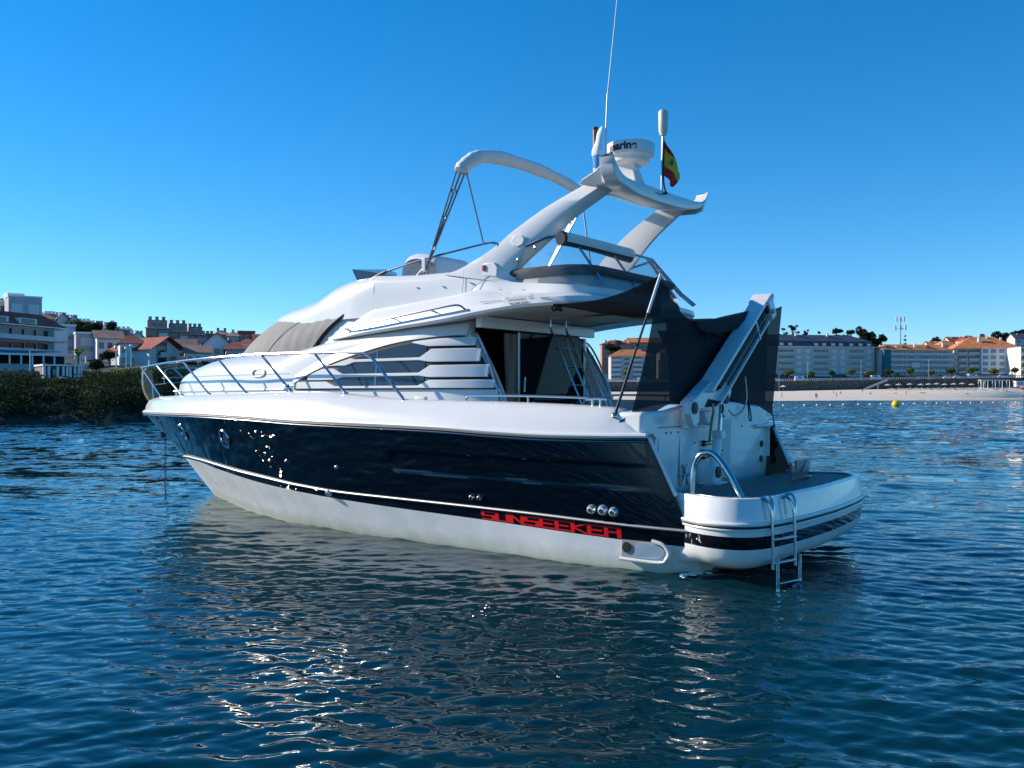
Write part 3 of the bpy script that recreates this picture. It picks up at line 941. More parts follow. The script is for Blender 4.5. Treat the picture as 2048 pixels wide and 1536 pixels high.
mb.tube(spline([(.26, .36, 2.0), (.25, .42, 1.88), (.26, .36, 1.77), (.28, .26, 1.79)], 6), .009, 6)
mb.build('loose_hose', 'rail_alu', crane)
mb = MB()
mb.tube(spline([(.27, .66, 1.92), (.24, .56, 1.97), (.23, .47, 1.94), (.24, .42, 1.87), (.25, .44, 1.83)], 6), .013, 6)
mb.build('black_cable', 'rope', crane)

# grab hoop, swim ladder, chocks
hp = spline([(-.02, 1.86, .92), (-.02, 1.86, 1.12), (-.04, 1.85, 1.28), (-.12, 1.85, 1.39), (-.24, 1.85, 1.41), (-.35, 1.86, 1.33), (-.47, 1.88, 1.18), (-.62, 1.90, .94)], 8)
MB().tube(hp, .034, 12).build('grab_hoop', 'steel', yacht)
ld = MB()
LY = (1.80, 1.42)
def lad_x(y): return -.97 + (1 - sqrt(max(0, 1 - (y / 2.2) ** 2))) * .55
lx = lambda y: {1.80: -.79, 1.42: -.90}[y]
for y in LY:
    x = lx(y)
    ld.tube(spline([(x + .02, y + .02, .90), (x - .03, y + .02, .935), (x - .08, y, .90), (x - .12, y, .80), (x - .13, y, .62), (x - .135, y, .40), (x - .14, y, .18)], 8), .018, 10)
    ld.tube([(x - .17, y - .06, .30), (x - .17, y - .06, -.22)], .020, 10)
    ld.tube(spline([(x + .03, y - .10, .93), (x - .05, y - .12, .95), (x - .10, y - .11, .87), (x - .11, y - .08, .74)], 8), .015, 8)
ladder = ld.build('swim_ladder', 'steel', yacht)
for z in (.50, .245, .02, -.18):
    dy = -.06 if z < .2 else 0
    dx = -.03 if z < .2 else 0
    MB().box((-.845 - .138 + dx, 1.61 + dy, z), (.05, .40, .025), Matrix.Rotation(radians(-16), 3, 'Z')).build('rung', 'steel', ladder, bevel=.008)
MB().tube([(-.77, 1.80, .91), (-.88, 1.42, .91)], .022, 8).build('ladder_hinge', 'rubber', ladder)
mb = MB()
ch = MB().prism([(.05, .94), (.04, 1.17), (.24, 1.06), (.42, 1.02), (.62, 1.17), (.68, .94)], lambda p: (-.33, -p[0] * 1.05 - .35, p[1]), lambda p: (-.36, -p[0] * 1.05 - .35, p[1])).build('dinghy_chock', 'perspex', yacht, smooth=0)
MB().tube([(-.345, -1.05, .95), (-.345, -1.05, 1.02)], .012, 6).box((-.37, -1.02, .945), (.05, .2, .02)).build('chock_foot', 'steel', ch)
ch2 = MB().prism([(.0, .94), (.0, 1.14), (.55, 1.13), (.55, .94)], lambda p: (-.10, -p[0] - 1.25, p[1]), lambda p: (-.13, -p[0] - 1.25, p[1])).build('dinghy_chock', 'perspex', yacht, smooth=0)
MB().box((-.14, -1.80, .945), (.05, .1, .02)).build('chock_foot', 'steel', ch2)

# ------------------------------------------------------------------ deckhouse
hw = pchip([3.0, 3.4, 4.0, 5.0, 6.0, 7.0, 8.0, 9.0, 10.0, 11.0, 11.7, 12.15, 12.35, 12.45], [1.63, 1.70, 1.75, 1.755, 1.735, 1.68, 1.57, 1.42, 1.20, .90, .62, .36, .18, .02])
htop = pchip([3.0, 3.7, 5.0, 6.2, 7.2, 8.0, 9.0, 10.2, 10.8, 11.4, 11.95, 12.2, 12.35, 12.45], [3.22, 3.19, 3.10, 2.98, 2.87, 2.85, 2.82, 2.76, 2.68, 2.57, 2.44, 2.30, 2.17, 1.95])
def x_aft(z):
    return float(np.interp(z, [1.85, 1.95, 2.08, 2.26, 2.51, 2.74, 2.96, 3.1, 3.3], [2.93, 2.96, 3.01, 3.10, 3.24, 3.39, 3.56, 3.62, 3.64]))
def house_y(X, z):
    """outer surface of the house side"""
    w = hw(X) ; zt = htop(X)
    base = 1.85
    v = (z - base) / max(zt - base, 1e-3)
    v = min(max(v, 0), 1)
    pw = float(np.interp(X, [6.4, 7.6], [26, 7]))
    y = w * (1 - .085 * v) * (1 - v ** pw) ** (1 / 3.2)
    # the quarter rounds in towards its aft edge
    d = X - x_aft(z)
    if d < .95:
        y -= .16 * (1 - max(d, 0) / .95) ** 2
    return max(y, 0.0)
rows = []
NV = 26
for i in range(161):
    t = i / 160
    r = []
    for j in range(NV + 1):
        v = (j / NV)
        v = 1 - (1 - v) ** 1.6
        Xt = 3.6 + (12.45 - 3.6) * t
        z = 1.85 + (htop(Xt) - 1.85) * v
        X = x_aft(z) + (12.45 - x_aft(z)) * t
        z = 1.85 + (htop(X) - 1.85) * v
        r.append((X, house_y(X, z) if v < 0.9999 else 0.0, z))
    # cambered top
    rows.append(r)
house = MB().loft(rows).mirror().build('deckhouse', 'gel', yacht, smooth=40)
# white plinth lip and seam line along the coachroof
pth = [(X, house_y(X, 2.115 + (12.2 - X) * .006) + .006, 2.115 + (12.2 - X) * .006) for X in np.linspace(12.0, 7.3, 50)]
MB().tube(pth, .022, 6).pair().build('coachroof_lip', 'gel', house)
pth = [(X, house_y(X, 2.40) + .001, 2.40) for X in np.linspace(11.0, 7.2, 50)]
MB().tube(pth, .0045, 4).pair().build('moulding_seam', 'grey_letter', house)
# inner wall, and saloon walls coloured near black in place of shade
rows = [[(x_aft(z) + .0, house_y(x_aft(z), z), z), (x_aft(z) + .0, house_y(x_aft(z), z) - .10, z), (3.8, 1.28, z)] for z in np.linspace(1.1, 3.1, 16)]
MB().loft(rows).pair().build('cockpit_side_lining', 'gel', house, smooth=40)
mb = MB()
for a, b in (((3.72, 1.3), (6.2, 1.3)), ((3.72, -1.3), (6.2, -1.3)), ((6.2, 1.3), (6.2, -1.3))):
    mb.add([(a[0], a[1], 1.12), (b[0], b[1], 1.12), (b[0], b[1], 3.0), (a[0], a[1], 3.0)], [(0, 1, 2, 3)])
mb.add([(3.72, 1.3, 1.12), (6.2, 1.3, 1.12), (6.2, -1.3, 1.12), (3.72, -1.3, 1.12)], [(0, 1, 2, 3)])
mb.add([(3.72, 1.3, 3.0), (6.2, 1.3, 3.0), (6.2, -1.3, 3.0), (3.72, -1.3, 3.0)], [(3, 2, 1, 0)])
mb.build('saloon_interior', 'interior', house, smooth=0)
# header beam, door, curtain
MB().box((3.36, 0, 3.07), (.10, 3.0, .16)).build('door_header', 'gel', house, bevel=.01)
dr = MB().box((3.40, -.38, 2.06), (.03, 1.80, 1.82)).build('saloon_door', 'door_glass', house, smooth=0)
mb = MB()
mb.tube([(3.375, .53, 1.15), (3.375, .53, 2.97)], .02, 6).tube([(3.375, -1.29, 1.15), (3.375, -1.29, 2.97)], .03, 6)
mb.build('door_frame', 'rail_alu', dr)
MB().tube([(3.35, .42, 2.10), (3.35, .40, 2.32)], .014, 6).box((3.36, .43, 2.2), (.03, .05, .12)).build('door_handle', 'steel', dr)
rows = []
for z in np.linspace(1.15, 2.95, 10):
    rows.append([(3.42 + .035 * sin(k * 1.55) * (0.7 + .3 * sin(z * 3)), .80 - k * .018 + .02 * sin(z * 2 + k), z) for k in range(17)])
MB().loft(rows).build('curtain', 'curtain', house, smooth=70)

# louvred side windows
def strip(mb, X0, X1, zlo, zhi, o0, o1, n=40, mi=0, bev=.012):
    rows = []
    for i in range(n + 1):
        X = X0 + (X1 - X0) * i / n
        a, b = zlo(X), zhi(X)
        if b - a < 2.2 * bev: b = a + 2.2 * bev
        rows.append([(X, house_y(X, a) + o0, a), (X, house_y(X, a) + o1 - bev, a), (X, house_y(X, a + bev) + o1, a + bev), (X, house_y(X, b - bev) + o1, b - bev), (X, house_y(X, b) + o1 - bev, b), (X, house_y(X, b) + o0, b)])
    mb.loft(rows)
    o = len(mb.v)
    mb.add(rows[0], [(0, 1, 2, 3, 4, 5)]); mb.add(rows[-1], [(5, 4, 3, 2, 1, 0)])
    return mb
ztl = pchip([3.0, 3.54, 3.92, 4.3, 4.71, 5.47, 6.0, 6.47, 7.05], [2.885, 2.885, 2.875, 2.85, 2.81, 2.68, 2.565, 2.44, 2.225])
xg = lambda z: x_aft(z) + .05
mb = MB(); strip(mb, 3.08, 7.02, lambda X: max(2.135, 2.135 if X > 3.03 else 2.14), lambda X: min(ztl(X), np.interp(X, [3.08, 3.12, 3.26, 3.40, 3.56, 3.62], [2.14, 2.24, 2.49, 2.71, 2.86, 2.885]) if X < 3.62 else 9), 0.0, .024, 90, bev=.002)
mb.pair().build('window_recess', 'dark', house, smooth=40)
mb = MB(); strip(mb, 4.16, 5.95, lambda X: 2.16, lambda X: ztl(X) - .045, .02, .030, 40, bev=.002)
win = mb.pair().build('side_window', 'glass', house, smooth=40)
mb = MB()
for X in (5.12,):
    mb.tube([(X, house_y(X, z) + .030, z) for z in np.linspace(2.16, 2.72, 6)], .014, 4)
mb.pair().build('window_mullion', 'gel', win)
def louvre(aft_lo, aft_hi, bar_lo, bar_hi, fwd_lo, fwd_hi, xf0, xtip):
    zc = (aft_lo + aft_hi) / 2
    zl = lambda X: float(np.interp(X, [3.0, 4.06, 4.26, xf0 - .12, xf0 + .06, xtip], [aft_lo, aft_lo, bar_lo, bar_lo, fwd_lo, fwd_lo]))
    zh = lambda X: min(float(np.interp(X, [3.0, 4.06, 4.26, xf0 - .12, xf0 + .10, xtip], [aft_hi, aft_hi, bar_hi, bar_hi, fwd_hi, fwd_hi])), ztl(X) - .022)
    mb = MB()
    strip(mb, x_aft(zc) + .015, xtip, zl, zh, 0.0, .05, 110, bev=.008)
    return mb.pair().build('louvre_slat', 'gel', house, smooth=25)
louvre(2.522, 2.708, 2.548, 2.592, 2.50, 2.66, 5.72, 6.24)
louvre(2.306, 2.476, 2.328, 2.374, 2.285, 2.462, 5.95, 6.66)
louvre(2.152, 2.268, 2.152, 2.19, 2.150, 2.262, 6.1, 6.93)
mb = MB(); strip(mb, 3.42, 4.42, lambda X: float(np.interp(X, [3.4, 4.12, 4.42], [2.745, 2.745, 2.80])), lambda X: ztl(X) - .02, 0.0, .05, 30, bev=.008)
mb.pair().build('louvre_slat', 'gel', house, smooth=45)
# upper lip of the window moulding
mb = MB()
rows = []
for X in np.linspace(3.57, 7.05, 80):
    z = ztl(X)
    rows.append([(X, house_y(X, z) + .0, z + .004), (X, house_y(X, z) + .035, z + .012), (X, house_y(X, z + .05) + .03, z + .06), (X, house_y(X, z + .14), z + .15)])
mb.loft(rows).pair().build('window_brow', 'gel', house, smooth=60)
# steel handrails along the aft edges
hr = [(x_aft(z) - .02, house_y(x_aft(z), z) + .012, z) for z in np.linspace(1.99, 2.93, 14)]
MB().tube(spline(hr, 3) + [], .019, 8).pair().build('cockpit_handrail', 'steel', house)
for s in (1, -1):
    MB().tube(spline([(2.99, s * 1.52, 1.93), (3.05, s * 1.50, 2.2), (3.22, s * 1.48, 2.6), (3.38, s * 1.46, 2.86), (3.5, s * 1.40, 2.94), (3.56, s * 1.25, 2.94)], 6), .016, 8).build('inner_handrail', 'steel', house)
# oval side vent forward
p = [(9.33, 2.43), (9.42, 2.38), (9.62, 2.375), (9.70, 2.42), (9.70, 2.49), (9.64, 2.535), (9.46, 2.54), (9.36, 2.51)]
c = spline([(a - 1.38, 0, 2.46 + (b - 2.46) * .78 - .03) for a, b in p], 4, closed=True)
MB().tube([(q.x, house_y(q.x, q.z) + .012, q.z) for q in c], .016, 6, closed=True).pair().build('side_vent', 'plastic', house)

# windscreen and its canvas cover
wb = pchip([0, .3, .6, .85, 1.05, 1.2, 1.30, 1.36], [10.32, 10.15, 9.75, 9.25, 8.6, 7.8, 7.2, 6.86])
base = [(10.30, 0, 2.70), (10.15, .35, 2.70), (9.72, .66, 2.705), (9.1, .93, 2.715), (8.4, 1.14, 2.735), (7.75, 1.27, 2.75), (7.2, 1.345, 2.775), (6.78, 1.40, 2.83)]
top = [(9.22, 0, 3.42), (9.02, .32, 3.405), (8.65, .60, 3.375), (8.15, .85, 3.335), (7.6, 1.05, 3.285), (7.1, 1.20, 3.255), (6.6, 1.31, 3.275), (6.02, 1.37, 3.345)]
B = spline(base, 6); T = spline(top, 6)
def ws_pt(i, v, o=0.0):
    p = B[i].lerp(T[i], v)
    bulge = .05 * sin(pi * v)
    n = Vector((.55, p.y * .7, .45)); n.normalize()
    return p + n * (bulge + o)
rows = [[ws_pt(i, v) for v in np.linspace(-.04, 1.03, 10)] for i in range(len(B))]
ws = MB().loft(rows).mirror().build('windscreen', 'glass', house, smooth=60)
rows = [[ws_pt(i, v, .022 + .006 * sin(i * 1.7 + v * 9) * (1 if 20 < i else .3)) for v in np.linspace(-.01, .985, 16)] for i in range(len(B) - 1)]
cover = MB().loft(rows).mirror().build('windscreen_cover', 'canvas', yacht, smooth=60)
MB().tube([ws_pt(25, v, .032) for v in np.linspace(0, .98, 10)], .006, 4).build('cover_seam', 'cushion', cover)
e = len(B) - 1
mb = MB()
mb.loft([[ws_pt(e, v) - Vector((0, .02, 0)) for v in np.linspace(-.06, 1.05, 8)], [Vector((6.35 - .55 * v, 1.50 - .13 * v, 2.80 + .54 * v)) for v in np.linspace(0, 1, 8)], [Vector((5.6, 1.50 - .14 * v, 2.80 + .52 * v)) for v in np.linspace(0, 1, 8)]])
mb.pair().build('windscreen_pillar', 'gel', house, smooth=50)
MB().tube([ws_pt(e, v, .03) for v in np.linspace(.0, .99, 10)], .026, 6).pair().build('cover_strap', 'rubber', cover)

# ------------------------------------------------------------------ flybridge
# domed front of the upper works: from the windscreen head up to the flybridge dash
fz = pchip([3.6, 4.4, 4.9, 5.4, 6.2, 6.6, 6.85, 7.2, 7.6, 8.1, 8.6, 9.0, 9.22], [3.812, 3.815, 3.835, 3.875, 3.93, 3.92, 3.86, 3.76, 3.70, 3.64, 3.57, 3.49, 3.43])
fw = pchip([3.6, 4.2, 4.6, 5.0, 5.4, 5.8, 6.1, 6.6, 7.1, 7.6, 8.15, 8.65, 9.02, 9.22], [1.508, 1.506, 1.502, 1.496, 1.488, 1.47, 1.43, 1.34, 1.235, 1.085, .88, .625, .335, .01])
fb = pchip([3.6, 6.02, 6.6, 7.1, 7.6, 8.15, 8.65, 9.02, 9.22], [3.20, 3.26, 3.25, 3.245, 3.275, 3.325, 3.365, 3.40, 3.42])
rows = []
for X in np.linspace(5.4, 9.22, 84):
    w, z0_, z1_ = fw(X), fb(X), fz(X)
    r = []
    for k in range(19):
        a = k / 18 * pi / 2
        e1 = float(np.interp(X, [5.4, 6.5, 7.2, 8.5], [.10, .42, .75, .85])); e2 = float(np.interp(X, [5.4, 6.5, 7.2, 8.5], [.28, .70, .75, .85]))
        r.append((X, w * cos(a) ** e1 if k < 18 else 0, z0_ + (z1_ - z0_) * sin(a) ** e2))
    rows.append([(X, w, z0_ - .02)] + r)
mb = MB().loft(rows)
rows = []
for X in np.linspace(3.28, 5.42, 34):
    w, z0_, z1_ = fw(X), fb(X), fz(X)
    rows.append([(X, w, z0_ - .02), (X, w, z0_ + .1), (X, w * .999, z0_ + (z1_ - z0_) * .5), (X, w * .990, z0_ + (z1_ - z0_) * .80), (X, w * .975, z1_ - .035), (X, w * .95, z1_ - .008), (X, w * .92, z1_), (X, w * .885, z1_ - .005), (X, w * .87, z1_ - .04), (X, w * .865, 3.33)])
mb.loft(rows)
fly = mb.mirror().build('flybridge', 'gel', yacht, smooth=50)

# the moulding that sweeps round the flybridge: soffit edge, lip, skirt and coaming
lip = [(6.42, 1.47, 2.945), (6.2, 1.55, 2.925), (5.8, 1.63, 2.935), (5.2, 1.70, 2.975), (4.5, 1.755, 3.02), (3.8, 1.79, 3.07), (3.1, 1.805, 3.145), (2.5, 1.81, 3.19), (2.05, 1.79, 3.20), (1.72, 1.69, 3.21), (1.52, 1.48, 3.215), (1.42, 1.15, 3.22), (1.36, .6, 3.225), (1.34, 0, 3.225)]
lipc = spline(lip, 7)
ctop = pchip([1.3, 1.8, 2.3, 2.8, 3.2, 3.7, 4.1, 5.0, 5.7, 6.42], [3.47, 3.49, 3.53, 3.58, 3.72, 3.80, 3.79, 3.82, 3.84, 3.80])
rows = []
N_ = len(lipc)
for i, p in enumerate(lipc):
    a = lipc[max(i - 1, 0)]; b = lipc[min(i + 1, N_ - 1)]
    t = (b - a); t.z = 0; t.normalize()
    n = Vector((t.y, -t.x, 0))          # inward
    if n.y > 0 and p.y > .3: n = -n
    if p.y <= .3: n = Vector((1, 0, 0))
    n = n if (n.dot(Vector((4, 0, 0)) - Vector((p.x, p.y, 0))) > 0) else -n
    k = smooth01(6.42, 5.4, p.x) if p.x > 5.4 else 1.0
    k = 1 - smooth01(5.3, 6.42, p.x)
    zt = ctop(p.x)
    aft_ = 1 - smooth01(1.7, 2.6, p.x)
    h = zt - p.z
    cz = p.z + min(.40, h * .62)
    ins = .30 - .06 * aft_
    if p.x > 2.9:                             # from the arch forward the coaming side runs parallel to the keel
        ins += (p.y - 1.475 - ins) * smooth01(2.9, 3.6, p.x)
    def q(d, z): return (p.x + n.x * d, p.y + n.y * d, z)
    kk = max(k, .02)
    up = 1 - smooth01(3.45, 3.75, p.x)          # forward of here the domed front carries on upwards
    hid = (1 - up) * .03
    rows.append([q(.50 * kk, p.z + .03), q(.10 * kk, p.z + .005), q(.03 * kk, p.z + .0), q(.0, p.z + .035 * kk), q(.012 * kk, p.z + .10 * kk),
                 q((.06) * kk, p.z + (cz - p.z) * .55 * kk), q(.15 * kk, p.z + (cz - p.z) * .85 * kk), q((ins - .03) * kk + hid, p.z + (cz - p.z) * kk), q(ins * kk + hid * 3, p.z + (zt - p.z - .05) * kk * (.5 + .5 * up)), q((ins + .04) * kk + hid * 4, p.z + (zt - p.z) * kk * (.5 + .5 * up)),
                 q((ins + .10) * kk + hid * 4, p.z + (zt - p.z) * kk * (.5 + .5 * up)), q((ins + .13) * kk + hid * 4, p.z + (zt - .04 - p.z) * kk * (.5 + .5 * up)), q((ins + .14) * kk + hid * 4, p.z + (3.30 - p.z) * kk)])
MB().loft(rows).mirror().build('flybridge_coaming', 'gel', fly, smooth=42)
# soffit and flybridge deck
inner = [(r[0][0], r[0][1], r[0][2] - .004) for r in rows if r[0][0] < 5.6]
def poly_sheet(pts, dz):
    P = [(x, y, z + dz) for x, y, z in pts]
    rows_ = [[p, (p[0], p[1] * .5, p[2]), (p[0], 0, p[2])] for p in P]
    return MB().loft(rows_).mirror()
poly_sheet(inner, .02).build('cockpit_headliner', 'soffit', fly, smooth=40)
poly_sheet([(x, y, 3.32) for x, y, z in inner], .0).build('flybridge_deck', 'gel', fly, smooth=40)
MB().box((2.55, -.62, 3.205), (.80, .95, .02)).build('headliner_hatch', 'cream', fly, bevel=.005)
MB().box((2.98, .05, 3.195), (.12, .22, .03)).build('cockpit_lamp', 'cream', fly, bevel=.005)

# helm screen, helm seat
vs_ = [(6.36, 1.02, 4.09), (6.55, .6, 4.13), (6.62, 0, 4.14)]
vb_ = [(6.20, 1.05, 3.88), (6.36, .6, 3.92), (6.44, 0, 3.93)]
fr = spline(vs_, 5); frb = spline(vb_, 5)
pt = [Vector((5.28, 1.10, 3.93)), Vector((5.45, 1.12, 4.0)), Vector((5.75, 1.10, 4.03))] + fr
pb = [Vector((5.28, 1.10, 3.87)), Vector((5.45, 1.12, 3.87)), Vector((5.75, 1.11, 3.87))] + frb
MB().loft([pt, pb]).pair().build('helm_screen', 'smoke', fly, smooth=60)
bx_ = spline([(5.30, 0, 3.80), (5.28, 0, 4.10), (5.18, 0, 4.22), (5.0, 0, 4.245), (4.72, 0, 4.19), (4.60, 0, 4.10), (4.55, 0, 3.8)], 5)
MB().loft([[(p.x, y, p.z - e) for p in bx_] for y, e in ((.98, .10), (.94, .03), (.86, .0), (.20, .0), (.12, .03), (.08, .10))]).build('helm_seat', 'gel', fly, smooth=60)
MB().tube([(4.74, .985, 3.86), (4.74, .985, 4.02), (4.62, .985, 4.02)], .006, 5).build('seat_seam', 'cushion', fly)

# sofa round the aft end
pathS = spline([(3.0, 1.37, 0), (2.5, 1.37, 0), (2.05, 1.33, 0), (1.80, 1.15, 0), (1.72, .8, 0), (1.72, 0, 0), (1.72, -.8, 0), (1.76, -1.2, 0)], 6)
def band(z0_, z1_, th, out, name, m):
    rows = []
    for i, p in enumerate(pathS):
        a = pathS[max(i - 1, 0)]; b = pathS[min(i + 1, len(pathS) - 1)]
        t = (b - a).normalized(); n = Vector((-t.y, t.x, 0))
        n = n if n.dot(Vector((2.6, 0, 0)) - p) > 0 else -n
        prof = [(0, z0_), (-out, z0_ + .03), (-out - .01, (z0_ + z1_) / 2), (-out + .01, z1_ - .03), (.03, z1_), (th - .03, z1_), (th, z1_ - .04), (th, z0_)]
        rows.append([(p.x + n.x * d, p.y + n.y * d, z) for d, z in prof])
    mb = MB().loft(rows)
    mb.add(rows[0], [tuple(range(8))]); mb.add(rows[-1], [tuple(range(7, -1, -1))])
    return mb.build(name, m, sofa, smooth=50)
sofa = MB().box((2.35, -.1, 3.42), (1.1, 2.4, .22)).build('sofa', 'sofa', fly, bevel=.05)
band(3.34, 3.64, .14, .02, 'sofa_back', 'sofa')
band(3.645, 3.775, .17, .045, 'back_cushion', 'cushion')
MB().box((2.35, -.1, 3.56), (1.0, 2.2, .08)).build('seat_cushion', 'cushion', sofa, bevel=.03)

# rail, clear wind panel and rolled cover at the aft end
rt = [(2.62, 1.40, 4.06), (2.30, 1.40, 4.135), (2.16, 1.32, 4.145), (2.10, 1.12, 4.14), (2.08, 0, 4.14), (2.10, -1.12, 4.14), (2.16, -1.34, 4.14), (2.30, -1.42, 4.13), (2.62, -1.42, 4.06)]
rb = [(2.72, 1.50, 3.62), (2.15, 1.52, 3.53), (1.80, 1.45, 3.50), (1.64, 1.15, 3.49), (1.60, 0, 3.48), (1.64, -1.15, 3.49), (1.80, -1.45, 3.50), (2.15, -1.52, 3.53), (2.72, -1.50, 3.62)]
RT = spline(rt, 6); RB = spline(rb, 6)
MB().loft([[p - Vector((0, 0, .02)) for p in RT], RB]).build('wind_panel', 'clear', fly, smooth=60)
fr_ = MB().tube(RT, .019, 8)
for i in (18 - 2, 30 + 2):
    pass
for y in (1.05, .12, -1.0):
    a = Vector((2.09, y, 4.14)); b = Vector((1.60 if abs(y) < .9 else 1.60, y * 1.0, 3.49))
    fr_.tube([a, b], .019, 8)
for s in (-1,):
    fr_.tube([(2.13, s * 1.27, 4.14), (1.70, s * 1.40, 3.60), (1.50, s * 1.45, 3.42)], .019, 8)
    fr_.tube([(2.17, s * 1.34, 4.14), (1.78, s * 1.50, 3.60), (1.58, s * 1.56, 3.42)], .019, 8)
fr_.build('flybridge_rail', 'steel', fly)
for yy in (1,):
    pass
st_ = MB()
for X, z in ((2.72, 4.0), (3.0, 3.86)):
    st_.lathe([(.03, 0), (.03, .02), (.0001, .03)], (X - .33, 1.50, z), 10, Matrix.Rotation(radians(-90), 3, 'X'))
st_.build('panel_stud', 'steel', fly)
mb = MB()
for y0, y1 in ((1.42, -.42),):
    ys = np.linspace(y0, y1, 14)
    mb.loft([[(2.06 + .075 * cos(a), y, 4.09 + .085 * sin(a) + .02 * sin(y * 2)) for a in np.linspace(0, 2 * pi, 12, endpoint=False)] for y in ys], cu=True)
    mb.add(mb.v[:12], [tuple(range(12))]); mb.add(mb.v[156:168], [tuple(range(12))])
    for y in (y0, y1):
        pass
roll = mb.build('rolled_side_screen', 'cushion', fly, smooth=60)
MB().loft([[(2.06 + .09 * cos(a), y, 4.105 + .10 * sin(a)) for a in np.linspace(radians(40), radians(206), 10)] for y in np.linspace(1.38, -.44, 10)]).build('roll_flap', 'white_canvas', roll, smooth=60)

# ------------------------------------------------------------------ radar arch
def leg_rows(s):
    fr = [(4.05, 3.78), (3.75, 3.835), (3.45, 3.95), (3.14, 4.12), (2.92, 4.29), (2.45, 4.58), (1.90, 4.84)]
    re = [(2.60, 3.52), (2.78, 3.60), (2.82, 3.72), (2.70, 3.87), (2.42, 4.09), (2.0, 4.44), (1.42, 4.80)]
    F = spline([(a, 0, b) for a, b in fr], 6); Rr = spline([(a, 0, b) for a, b in re], 6)
    rows = []
    n = len(F)
    for i in range(n):
        t = i / (n - 1)
        yo = float(np.interp(t, [0, .3, .5, .67, .83, 1], [1.51, 1.50, 1.43, 1.375, 1.255, 1.12]))
        th = .20 * (1 - t) + .17 * t
        f, r = F[i], Rr[i]
        m1 = f.lerp(r, .06); m2 = f.lerp(r, .70); m3 = f.lerp(r, 1)
        rows.append([(f.x, s * (yo - .06), f.z), (m1.x, s * (yo - .012), m1.z), (f.lerp(r, .2).x, s * yo, f.lerp(r, .2).z), (m2.x, s * yo, m2.z), (f.lerp(r, .84).x, s * (yo - .035), f.lerp(r, .84).z), (m3.x, s * (yo - .12), m3.z), (m3.x, s * (yo - th), m3.z), (m2.x, s * (yo - th - .02), m2.z), (m1.x, s * (yo - th), m1.z)])
    return rows
mb = MB()
for s in (1, -1):
    mb.loft(leg_rows(s), cu=True)
arch = mb.build('radar_arch', 'gel', yacht, smooth=42)
# wing across the top, tips turned up
xa = [(-1.42, 5.11, 5.085), (-1.33, 4.99, 4.935), (-1.20, 4.925, 4.845), (-1.05, 4.90, 4.79), (-.8, 4.88, 4.745), (-.4, 4.87, 4.71), (0, 4.865, 4.695), (.4, 4.86, 4.69), (.8, 4.85, 4.70), (1.05, 4.855, 4.735), (1.20, 4.895, 4.755), (1.31, 4.97, 4.80), (1.39, 5.06, 4.92), (1.43, 5.11, 5.08)]
xs_ = spline([(a, b, c) for a, b, c in xa], 5)
rows = []
for p in xs_:
    y, zt, zb = p
    e = abs(y)
    tip = smooth01(1.12, 1.43, e)
    xf = 1.86 - .50 * tip
    xb_ = 1.27
    zf = zt - .04 + .02 * tip
    zfb = zb + .05
    rows.append([(xb_, y, zt), (xb_ - .01, y, (zt + zb) / 2), (xb_ + .01, y, zb), (xb_ + .2, y, zb - .005), (xf - .08, y, min(zfb, zf - .03)), (xf, y, (min(zfb, zf - .03) + zf) / 2), (xf - .06, y, zf), ((xf + xb_) / 2, y, (zf + zt) / 2 + .01)])
mb = MB().loft(rows, cu=True)
mb.add(rows[0], [tuple(range(8))]); mb.add(rows[-1], [tuple(range(7, -1, -1))])
mb.build('arch_wing', 'gel', arch, smooth=40, bevel=.012)
for s in (1, -1):
    MB().prism([(1.27, 5.10), (1.28, 4.80), (1.38, 4.755), (1.70, 4.765), (1.88, 4.81), (1.80, 4.86), (1.58, 4.93), (1.42, 5.02)], lambda p: (p[0], s * (1.17 + (p[1] - 4.75) * .70), p[1]), lambda p: (p[0], s * (1.235 + (p[1] - 4.75) * .58), p[1])).build('arch_wing_tip', 'gel', arch, bevel=.025)
# badge, side lamp
c0 = Vector((2.74, 1.40, 4.14))
MB().prism([(.11 * cos(a), .085 * sin(a)) for a in np.linspace(0, 2 * pi, 9)[:-1]], lambda p: c0 + Vector((p[0], .0, p[1])), lambda p: c0 + Vector((p[0], .035, p[1]))).build('arch_badge', 'plastic', arch, bevel=.008)
sl = MB().prism([(-.13, -.10), (-.14, .03), (-.08, .10), (.10, .10), (.12, -.07)], lambda p: (3.16 + p[0], 1.455, 3.765 + p[1]), lambda p: (3.16 + p[0], 1.515, 3.765 + p[1])).build('side_light', 'plastic', arch, bevel=.012)
MB().box((3.25, 1.52, 3.80), (.05, .03, .08)).build('lens', 'lamp_red', sl, bevel=.01)
# radar
rc = Vector((1.66, .27, 0))
pd = MB().loft([[(rc.x + fx * w + dx, rc.y + fy * w * .8, z) for fx, fy in ((-1, -1), (1, -1), (1, 1), (-1, 1))] for w, z, dx in ((.20, 4.84, 0), (.15, 5.0, 0), (.12, 5.16, .02), (.16, 5.24, .02))], cu=True).build('radar_pedestal', 'gel', arch, bevel=.02)
radar = MB().lathe([(.0001, 5.215), (.16, 5.215), (.22, 5.235), (.255, 5.255), (.27, 5.31), (.315, 5.33), (.325, 5.36), (.333, 5.48), (.325, 5.502), (.28, 5.515), (.0001, 5.53)], rc, 40).build('radar_dome', 'plastic', arch, smooth=40)
tv, tf = text_mesh('marine', .150, .002, .006)
W_ = max(v.x for v in tv)
mb = MB()
cam_b = Vector((-4.5, 11.4, 0)) - rc
base_a = atan2(cam_b.y, cam_b.x)
P = []
for v in tv:
    a = base_a - radians(17) + (v.x - W_ / 2) / .332 - radians(4)
    rr_ = .331 + (v.z + .002) * .8
    P.append((rc.x + rr_ * cos(a), rc.y + rr_ * sin(a), 5.375 + v.y))
mb.add(P, tf).build('radar_lettering', 'violet_letter', radar, smooth=0, fix=False)
